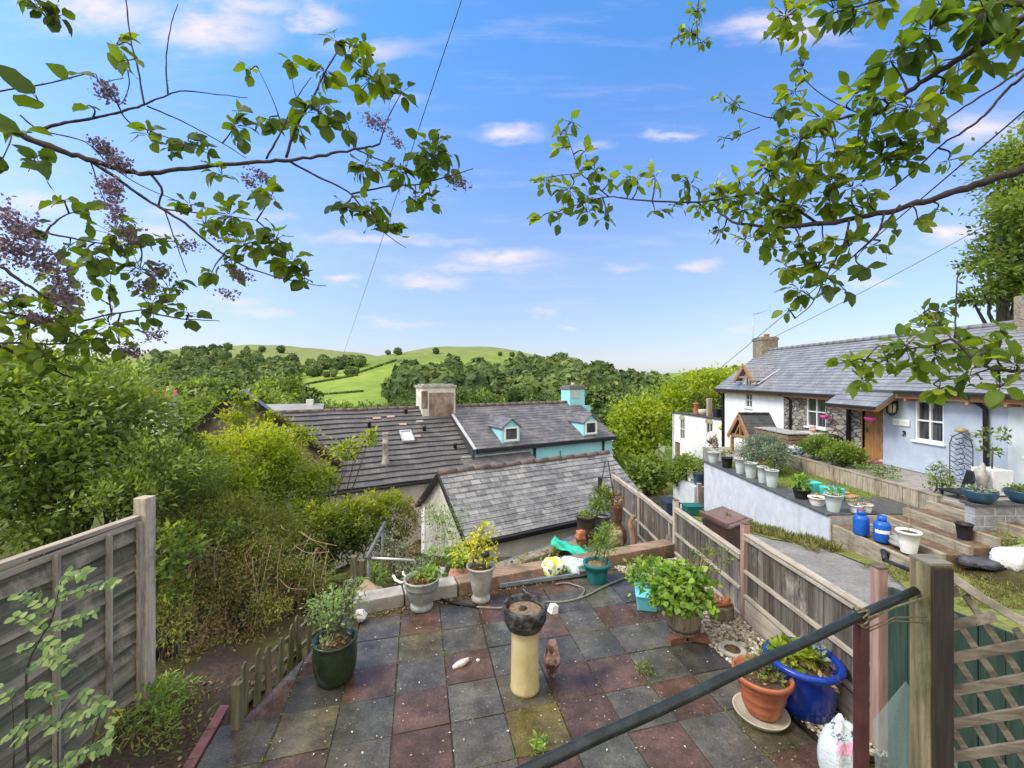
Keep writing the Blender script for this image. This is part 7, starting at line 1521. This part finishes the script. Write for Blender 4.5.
# lilac at the left
lil = thing('lilac_tree', 'lilac tree with fading purple panicles reaching in from the left', 'tree', (0,0,0))
m = MB(); nd = []
LD = 1.95
for pts, d0, d1, r0, r1 in [
 ([(-60,112),(-20,122),(10,131),(50,147),(85,158),(125,170),(150,173),(200,167),(256,162),(290,160),(325,155),(360,148),(380,145)],1.7,2.2,.019,.006),
 ([(286,157),(297,125),(312,100),(325,72),(338,50),(345,42)],2.08,2.2,.0085,.003),([(266,159),(282,130),(297,98),(311,77)],2.05,2.1,.006,.0022),
 ([(290,162),(318,177),(348,192),(366,214),(378,227),(390,237),(406,248)],2.1,2.25,.007,.002),([(356,149),(375,158),(393,165),(416,172)],2.15,2.25,.005,.002),
 ([(352,194),(391,186),(420,184),(446,177),(473,169)],2.2,2.3,.006,.003),
 ([(85,158),(112,175),(135,192),(162,209),(190,227),(212,246),(232,259),(256,271),(293,281),(326,286)],1.9,2.1,.010,.0022),
 ([(150,173),(162,190),(160,207),(190,212),(215,214),(256,220)],1.95,2.05,.007,.002),
 ([(37,130),(60,124),(87,119),(115,113),(137,107),(160,98),(180,91),(215,94),(248,98)],1.8,2.0,.0085,.002),
 ([(144,104),(138,70),(131,40),(127,10),(126,-10)],1.9,1.95,.005,.003),([(168,94),(166,62),(170,30),(178,3)],1.95,2.0,.0045,.002),
 ([(147,106),(168,115),(190,125),(222,143),(246,158)],1.92,2.02,.0045,.002),([(-20,95),(0,91),(25,87),(50,83),(92,73),(100,82),(124,78)],1.75,1.85,.0045,.002),
 ([(112,90),(118,105),(125,118),(135,125),(160,135),(195,148),(220,158)],1.9,2.05,.0045,.002),([(128,70),(129,85),(124,100),(118,106)],1.9,1.9,.003,.002),([(10,-25),(30,-5),(45,8),(62,26)],1.85,1.9,.005,.002),([(283,128),(272,98),(258,68)],2.08,2.1,.004,.0015),([(297,99),(293,85),(291,68)],2.1,2.1,.003,.0015),([(50,150),(35,158),(28,172)],1.75,1.75,.003,.0015),
 ([(-30,250),(0,266),(30,287),(57,304),(82,314)],1.6,1.75,.009,.004),([(-30,308),(0,312),(30,317),(67,323),(112,314),(155,308)],1.65,1.9,.009,.003),([(140,310),(175,318),(200,320),(220,321)],1.88,1.95,.0045,.002),
 ([(-30,342),(0,343),(25,343),(55,344),(85,342)],1.6,1.75,.008,.003),([(-30,335),(0,346),(22,357),(50,369),(72,378)],1.6,1.8,.009,.004),
 ([(-20,190),(8,214),(33,229),(47,233),(77,239),(107,244),(140,244),(180,240)],1.65,1.9,.007,.002),([(42,237),(52,225),(62,217),(74,212)],1.7,1.75,.005,.0025),
 ([(20,115),(40,130),(85,142),(110,165),(140,185),(175,200)],1.75,1.95,.004,.002),([(165,210),(175,240),(187,273)],2,2.05,.004,.002),([(90,158),(98,185),(108,210)],1.9,1.9,.004,.002)]:
    nd += limb(m, pts, d0, d1, r0, r1)
for e in ((-60,112,1.7),(-30,250,1.6),(-30,310,1.65),(-30,342,1.6),(-30,335,1.6),(-20,190,1.65),(-20,95,1.75)):
    q = P(*e); m.tube(smooth([q, q+Vector((-.5,.05,-.25)), Vector((-3.75,1.9,2.2+random.uniform(-.6,.4)))], 5), [.013]*4+[.018]*4+[.028]*3, 7)
m.tube(smooth([(-3.9,2.0,-.4),(-3.8,1.95,1.0),(-3.75,1.9,2.6),(-3.6,1.7,3.6)], 5), [.09]*6+[.075]*5+[.055]*5, 10)
spec = [(38,6,14,9,1.9,.8),(56,16,9,5,1.9,.8),(115,46,12,4),(128,60,8,2),(70,80,7,1,1.7,1.2),(38,100,7,1,1.6,1.5),(25,135,8,2,1.6,1.3),(88,105,8,1,1.8,1.2),(40,168,16,4),(3,158,6,2,1.6),(148,135,12,4),(175,150,12,4,None,.8),(188,142,10,3),(235,125,17,9),(222,175,14,4),(208,150,8,2),(250,70,7,2),(292,62,9,2),(270,120,15,6),(335,40,10,3),(358,48,16,6),(325,70,12,6),(372,78,24,15),(402,92,10,5),(318,112,18,13),(300,128,10,4),(348,125,8,3),(365,165,17,9),(400,172,18,9),(432,158,27,24),(415,200,14,6),(345,205,10,5),(370,210,18,10),(390,225,15,8),(428,200,12,4),(272,195,10,4),(230,215,18,12),(205,225,14,6),(190,205,14,8),(245,245,18,10),(275,240,14,8),(292,262,16,10),(304,278,10,4),(225,265,12,4),(212,272,8,2),(115,235,24,15),(95,255,24,15),(140,270,20,13),(70,245,14,6),(65,200,12,4),(85,210,12,5),(30,225,12,4),(60,275,18,9),(110,285,18,9),(170,290,20,15),(150,305,24,15),(187,312,12,6),(60,315,24,18),(110,325,24,15),(30,330,24,18),(90,345,22,13),(20,352,18,11),(58,366,18,10),(120,345,16,8),(10,300,14,8),(60,290,18,8),(130,240,18,8),(165,240,12,5),(15,315,18,10),(75,335,18,10),(45,350,16,9)]
hv = lambda s_: s_[0] < 210 and s_[1] > 180
clusters(m, lil, [s_ for s_ in spec if (s_[1] < 272 or s_[0] > 170) and not hv(s_)], nd, .071, L_LIL, 'lilac', 'foliage', 2.3)
clusters(m, lil, [s_ for s_ in spec if (s_[1] < 272 or s_[0] > 170) and hv(s_)], nd, .062, L_LIL, 'lilac', 'foliage', 1.35)
clusters(m, lil, [s_ for s_ in spec if not (s_[1] < 272 or s_[0] > 170)], nd, .056, L_APP, 'lilac', 'foliage', 1.35)
foliage('outer_foliage', [(-3.35,1.65,3.5,.5,.4,.45),(-3.6,1.8,2.7,.45,.4,.4),(-3.7,1.3,3.9,.6,.5,.4),(-3.3,1.3,3.0,.4,.35,.4)], 1500, .07, L_LIL, lil, 50, .25, 'lilac')
m.build('branches', TWIG, lil, recalc=False)
for (x, y, rx, ry, n, d, sl_) in [(114,208,14,34,330,1.75,.3),(130,235,9,16,120,1.8,0),(18,225,24,24,380,1.55,.6),(45,262,30,30,620,1.6,.9),(65,295,14,18,200,1.6,.6),(10,250,16,18,200,1.55,0),(5,290,12,12,100,1.55,0),(160,272,16,10,150,1.9,0),(148,288,16,10,130,1.9,0),(190,245,20,9,70,2.0,.2),(240,275,14,10,90,2.0,.3),(228,294,14,6,60,2.0,0),(375,122,16,8,130,2.15,.3),(395,140,8,10,60,2.2,.9),(458,182,14,7,110,2.3,.2),(105,150,14,13,200,1.85,.5),(120,163,14,10,150,1.85,0),(107,92,11,11,170,1.85,0),(264,178,13,10,120,2.05,.7),(225,240,20,8,60,2.05,.2),(40,318,14,6,110,1.65,.2),(130,352,20,7,130,1.85,0),(155,335,12,8,80,1.9,0),(110,188,10,9,120,1.8,.2),(250,182,8,7,60,2.05,.3),(112,185,9,9,90,1.78,0)]:
    n = int(n*(1.05 if n > 250 else 1.7)); rx *= .8 if n > 250 else 1; q = P(x, y, d); s_ = d/F; U = RNG.normal(size=(n,3))*np.array([rx*s_*.36, .025, ry*s_*.42]); U[:,0] += -U[:,2]*sl_*rx/ry
    c = np.array(q)+U; o = leaves('blossom', c, rnd_dirs(n), rnd_dirs(n), .008+.011*RNG.random(n), FLOWER, lil, 'dia', np.clip(.25+.5*RNG.random()*RNG.random(n)+.3*RNG.random(n),0,1), .7)
# apple at the right
app = thing('apple_tree', 'apple tree branches of fresh green leaves arching in from the right', 'tree', (0,0,0))
m = MB(); nd = []
for pts, d0, d1, r0, r1 in [
 ([(1080,150),(1030,167),(990,180),(953,192),(915,204),(868,216),(818,224),(790,226),(768,227),(742,224),(727,218),(714,207)],1.5,2.1,.020,.005),
 ([(760,193),(732,197),(697,202),(652,201),(622,198),(607,197),(582,203),(557,212)],2.05,2.2,.007,.0025),([(820,225),(790,205),(757,192)],1.9,2.05,.008,.006),([(609,197),(592,183),(580,172),(572,150),(566,132)],2.15,2.2,.0045,.002),([(580,173),(555,176),(530,181)],2.18,2.2,.003,.0015),
 ([(1080,-25),(1024,17),(980,46),(940,70),(908,91),(880,112),(863,115),(825,122),(803,137),(795,160)],1.25,1.8,.015,.004),
 ([(1070,45),(1024,69),(993,89),(958,111),(928,135),(905,160)],1.5,1.75,.007,.002),([(1070,35),(1024,75),(1005,92),(985,115),(963,132),(943,144),(915,170),(890,190)],1.5,1.8,.008,.003),([(985,115),(1004,93)],1.6,1.6,.004,.002),
 ([(850,219),(845,240),(835,260),(823,282),(812,304),(795,318)],1.75,1.9,.006,.002),([(822,223),(823,245),(822,262)],1.85,1.85,.004,.002),([(884,213),(880,228),(874,240)],1.7,1.72,.005,.003),([(900,205),(880,230),(860,250),(838,268)],1.7,1.82,.005,.002),
 ([(900,-30),(860,-5),(808,4),(783,20),(775,35)],1.7,1.9,.007,.003),([(1000,-40),(960,-8),(900,-5),(860,6),(830,14)],1.4,1.6,.008,.003),([(705,-30),(699,0),(697,20),(698,45)],2.1,2.1,.005,.002),
 ([(1070,373),(1024,371),(993,369),(975,360),(953,340),(935,345),(903,349),(880,346),(865,360)],1.5,1.75,.009,.0025),([(955,338),(956,310),(957,285),(958,271)],1.65,1.65,.004,.002),([(990,369),(960,378),(930,380)],1.6,1.65,.004,.002),([(960,348),(940,325),(930,312)],1.65,1.7,.003,.002),
 ([(795,138),(772,150),(760,165)],1.8,1.85,.003,.002),([(803,118),(772,118),(745,110),(725,102)],1.85,2.0,.004,.0015),([(760,127),(745,133),(732,140)],1.95,1.98,.003,.0015),([(865,116),(830,100),(805,80),(795,62)],1.75,1.8,.003,.0015)]:
    nd += limb(m, pts, d0, d1, r0, r1)
for e in ((1080,150,1.5),(1080,-25,1.25),(1070,45,1.5),(1070,35,1.5),(1070,373,1.5),(900,-30,1.7),(1000,-40,1.4),(705,-30,2.1)):
    q = P(*e); m.tube(smooth([q, q.lerp(Vector((3.9,1.2,3.4)), .5)+Vector((0,0,.12)), Vector((3.9,1.2,3.3+random.uniform(-.5,.6)))], 5), [.012]*4+[.018]*4+[.03]*3, 7)
m.tube(smooth([(4.1,1.1,-.6),(4.0,1.15,1.2),(3.9,1.2,3.0),(3.8,1.1,4.6)], 5), [.12]*6+[.10]*5+[.06]*5, 10)
spec = [(697,12,10,9,2.1,.55),(690,33,10,9,2.1,.55),(702,42,8,6,2.1,.5),(677,38,8,4,2.1,.5),(785,15,16,11),(800,26,10,5),(775,36,6,2,None,1.4),(835,10,16,9),(870,6,18,10,1.7),(855,18,12,5,None,.8),(940,5,20,9),(985,10,26,9,1.3,1.2),(1005,8,20,8,1.3),(900,52,22,6,1.45,1.2),(930,30,26,7,1.4,1.25),(890,60,18,6,1.5,1.2),(960,58,20,6,1.45,1.1),(985,60,18,5,1.45,1.2),(1010,42,18,6,1.4),(855,95,22,8,1.7,1.1),(880,100,22,9),(910,108,22,10),(940,95,18,6),(795,92,12,6,None,.9),(803,68,14,6,None,.7),(782,108,12,7),(822,118,20,9),(800,140,22,11),(870,130,20,8),(900,138,22,10),(930,122,16,5),(880,162,22,10),(905,160,18,7),(835,150,16,5),(780,150,18,9),(770,172,18,10),(800,178,18,9),(832,180,16,6),(852,188,16,5),(948,160,10,3,None,.8),(735,102,10,7,2.0,.5),(740,130,8,4,2.0,.5),(725,138,6,3,2.0,.45),(720,98,6,3,2,.4),
 (572,122,10,3,2.2,1.0),(560,148,10,2),(585,152,10,3),(560,135,8,2),(595,170,12,5),(545,181,14,7,None,.8),(570,190,16,8),(588,196,14,6),(610,180,8,3),(630,176,8,3),(637,180,8,2),(655,177,12,4),(690,184,14,8,None,.8),(715,188,14,8,None,.8),(560,216,12,5),(588,212,12,5),(605,216,8,3),(540,218,6,2),(655,212,8,2),(675,206,8,3,None,.7),(700,206,14,7,None,.7),(722,200,16,10,None,.8),(742,210,18,12,None,.8),(760,198,18,12,None,.8),(720,230,12,7,None,.6),(745,240,12,7,None,.6),(765,218,16,10),(800,205,18,9),(830,202,16,8),(852,205,14,6),(870,195,12,4),(772,248,10,5),(787,268,12,6),(800,245,14,8),(818,268,16,10),(835,240,10,4),(850,246,12,5),(800,290,12,6),(788,310,6,3,None,.8),(845,290,8,1,None,1.3),(895,230,8,2),(935,212,8,2,None,1.3),(918,220,6,1),(873,245,8,2),(866,268,10,2,None,1.2),(826,285,10,4),(740,180,14,6),(785,190,18,10),(815,165,18,8),(860,150,16,7),(790,210,14,8),(775,230,12,6),
 (850,362,14,7,None,.8),(862,380,10,4,None,.9),(885,358,12,5,None,.8),(905,345,18,9,None,.9),(925,328,16,9,None,.8),(940,312,12,7,None,.7),(935,355,18,9,None,.9),(960,350,18,9),(985,348,14,5),(1005,350,12,4),(940,388,10,5,None,1.1),(968,380,14,5),(1000,388,14,5,None,1.1),(1015,365,14,6),(925,312,8,3,None,.7),(1000,332,12,4),(915,365,12,5),(878,368,8,3,None,.8)]
spec = [(*s_[:4], s_[4] if len(s_) > 4 else None, s_[5] if len(s_) > 5 else 1) for s_ in spec]
clusters(m, app, spec, nd, .062, L_APP, 'apple', 'foliage', 2.4)
foliage('outer_foliage', [(2.7,1.25,3.4,.5,.35,.35),(3.2,1.4,3.9,.6,.45,.4),(2.9,1.0,4.2,.6,.4,.4),(3.7,1.3,3.3,.5,.45,.45),(2.9,1.2,2.9,.4,.35,.25)], 2600, .065, L_APP, app, 70, .25, 'apple')
m.build('branches', TWIG, app, recalc=False)
# pale sapling in front of the lap fence
sp_ = thing('sapling', 'pale leafed sapling growing up in front of the left lap fence', 'sapling', (-2.62,2.3,-.05)); m = MB(); nd = []
for pts, d0, d1, r0, r1 in [([(30,830),(28,760),(26,700),(28,665),(40,640),(52,618),(58,595),(62,575)],2.3,2.25,.008,.002),([(60,830),(58,760),(60,720),(80,690)],2.2,2.2,.005,.002),([(10,800),(14,750),(12,700)],2.2,2.2,.005,.002),([(95,800),(92,750),(100,715),(110,690)],2.3,2.3,.005,.002),([(56,600),(75,593),(98,585),(113,585)],2.25,2.25,.0025,.001),([(52,612),(35,598),(16,594)],2.25,2.2,.0025,.001),([(45,632),(28,620),(14,617)],2.25,2.2,.0025,.001),([(48,628),(70,622),(98,612)],2.25,2.25,.0025,.001)]:
    nd += limb(m, pts, d0, d1, r0, r1)
def frond(pts, d, n, L):
    q = smooth([P(x, y, d) for x, y in pts], 8); C_, A2, S2 = [], [], []
    for i in np.linspace(1, len(q)-2, n):
        i = int(i); tan = (q[i+1]-q[i-1]).normalized(); side = tan.cross(Vector((0,-.5,1))).normalized()
        for sg in (-1,1): C_.append(q[i][:]); A2.append((side*sg*.9+tan*.6+Vector((0,0,random.uniform(-.2,.1))))[:]); S2.append(L*.72*random.uniform(.75,1.15))
    return C_, A2, S2
C0, A0_, S0 = [], [], []
for pts, n, L in [([(56,600),(75,593),(98,585),(116,584)],8,.06),([(52,612),(35,598),(16,594)],7,.06),([(45,632),(28,620),(14,617)],6,.06),([(48,628),(70,622),(98,612)],8,.06),([(58,595),(64,580),(84,572)],6,.055),([(40,640),(58,648),(78,640)],7,.06),([(30,655),(24,645),(20,650)],4,.05),([(60,592),(66,578),(70,570)],4,.05),([(62,575),(78,576),(90,572)],5,.05),([(28,668),(48,660),(70,668)],6,.06),([(26,690),(44,690),(60,700)],6,.06),([(60,720),(80,715),(104,705)],7,.06),([(60,730),(40,722),(18,726)],7,.06),([(92,750),(110,735),(112,720)],5,.06),([(26,740),(10,735),(0,742)],5,.06),([(80,690),(95,700),(108,708)],5,.06),([(100,715),(80,728),(64,726)],5,.06),([(60,760),(90,752),(112,745)],7,.06),([(28,760),(50,768),(70,770)],6,.06),([(12,700),(2,690),(-8,694)],4,.06)]:
    a, b, c = frond(pts, random.uniform(2.1,2.3), int(n*1.35), L); C0 += a; A0_ += b; S0 += c
C0 = np.array(C0)-np.array(sp_.location); leaves('foliage', C0, np.array(A0_), np.tile([.1,-.5,.8],(len(C0),1))+.35*RNG.normal(size=(len(C0),3)), np.array(S0), L_ROSE, sp_, 'apple', None)
def rebase(o, root): o.location = tuple(-Vector(root.location))
m.v = [tuple(Vector(v)-Vector(sp_.location)) for v in m.v]; m.build('stem', TWIG, sp_, recalc=False)
foliage('leaves', [(.05,.1,.12,.4,.3,.22),(-.2,0,.2,.3,.3,.2)], 700, .04, L_ROSE, sp_, 30, .25, 'apple')
# printed label on the white sack: faces of the bag lifted a few millimetres
for o in list(bpy.data.objects):
    if o.name.startswith('printed_sack') and o.type == 'EMPTY':
        bag = o.children[0]; me = bag.data; bpy.context.view_layer.update()
        dirc = (o.matrix_world.to_3x3().inverted() @ (Vector((0,0,3))-Vector(o.location)).normalized()).normalized(); side = dirc.cross(UPV).normalized()
        def label(name, a0, a1, z0, z1, mat):
            mb = MB()
            for p in me.polygons:
                c = p.center
                if p.normal.dot(dirc) > .1 and a0 < c.dot(side) < a1 and z0 < c.z < z1: mb.poly([Vector(me.vertices[i].co)+p.normal*.004 for i in p.vertices])
            if mb.v: mb.build(name, mat, o, recalc=False)
        label('pink_label', -.06, .03, .27, .345, M('pink_label', (.80,.28,.44), (.78,.50,.60), .4, 25, b=0)); label('dark_print', -.10, .06, .355, .395, M('navy_print', (.06,.08,.15), (.62,.68,.72), .4, 60, b=0, lo=.45, hi=.55))
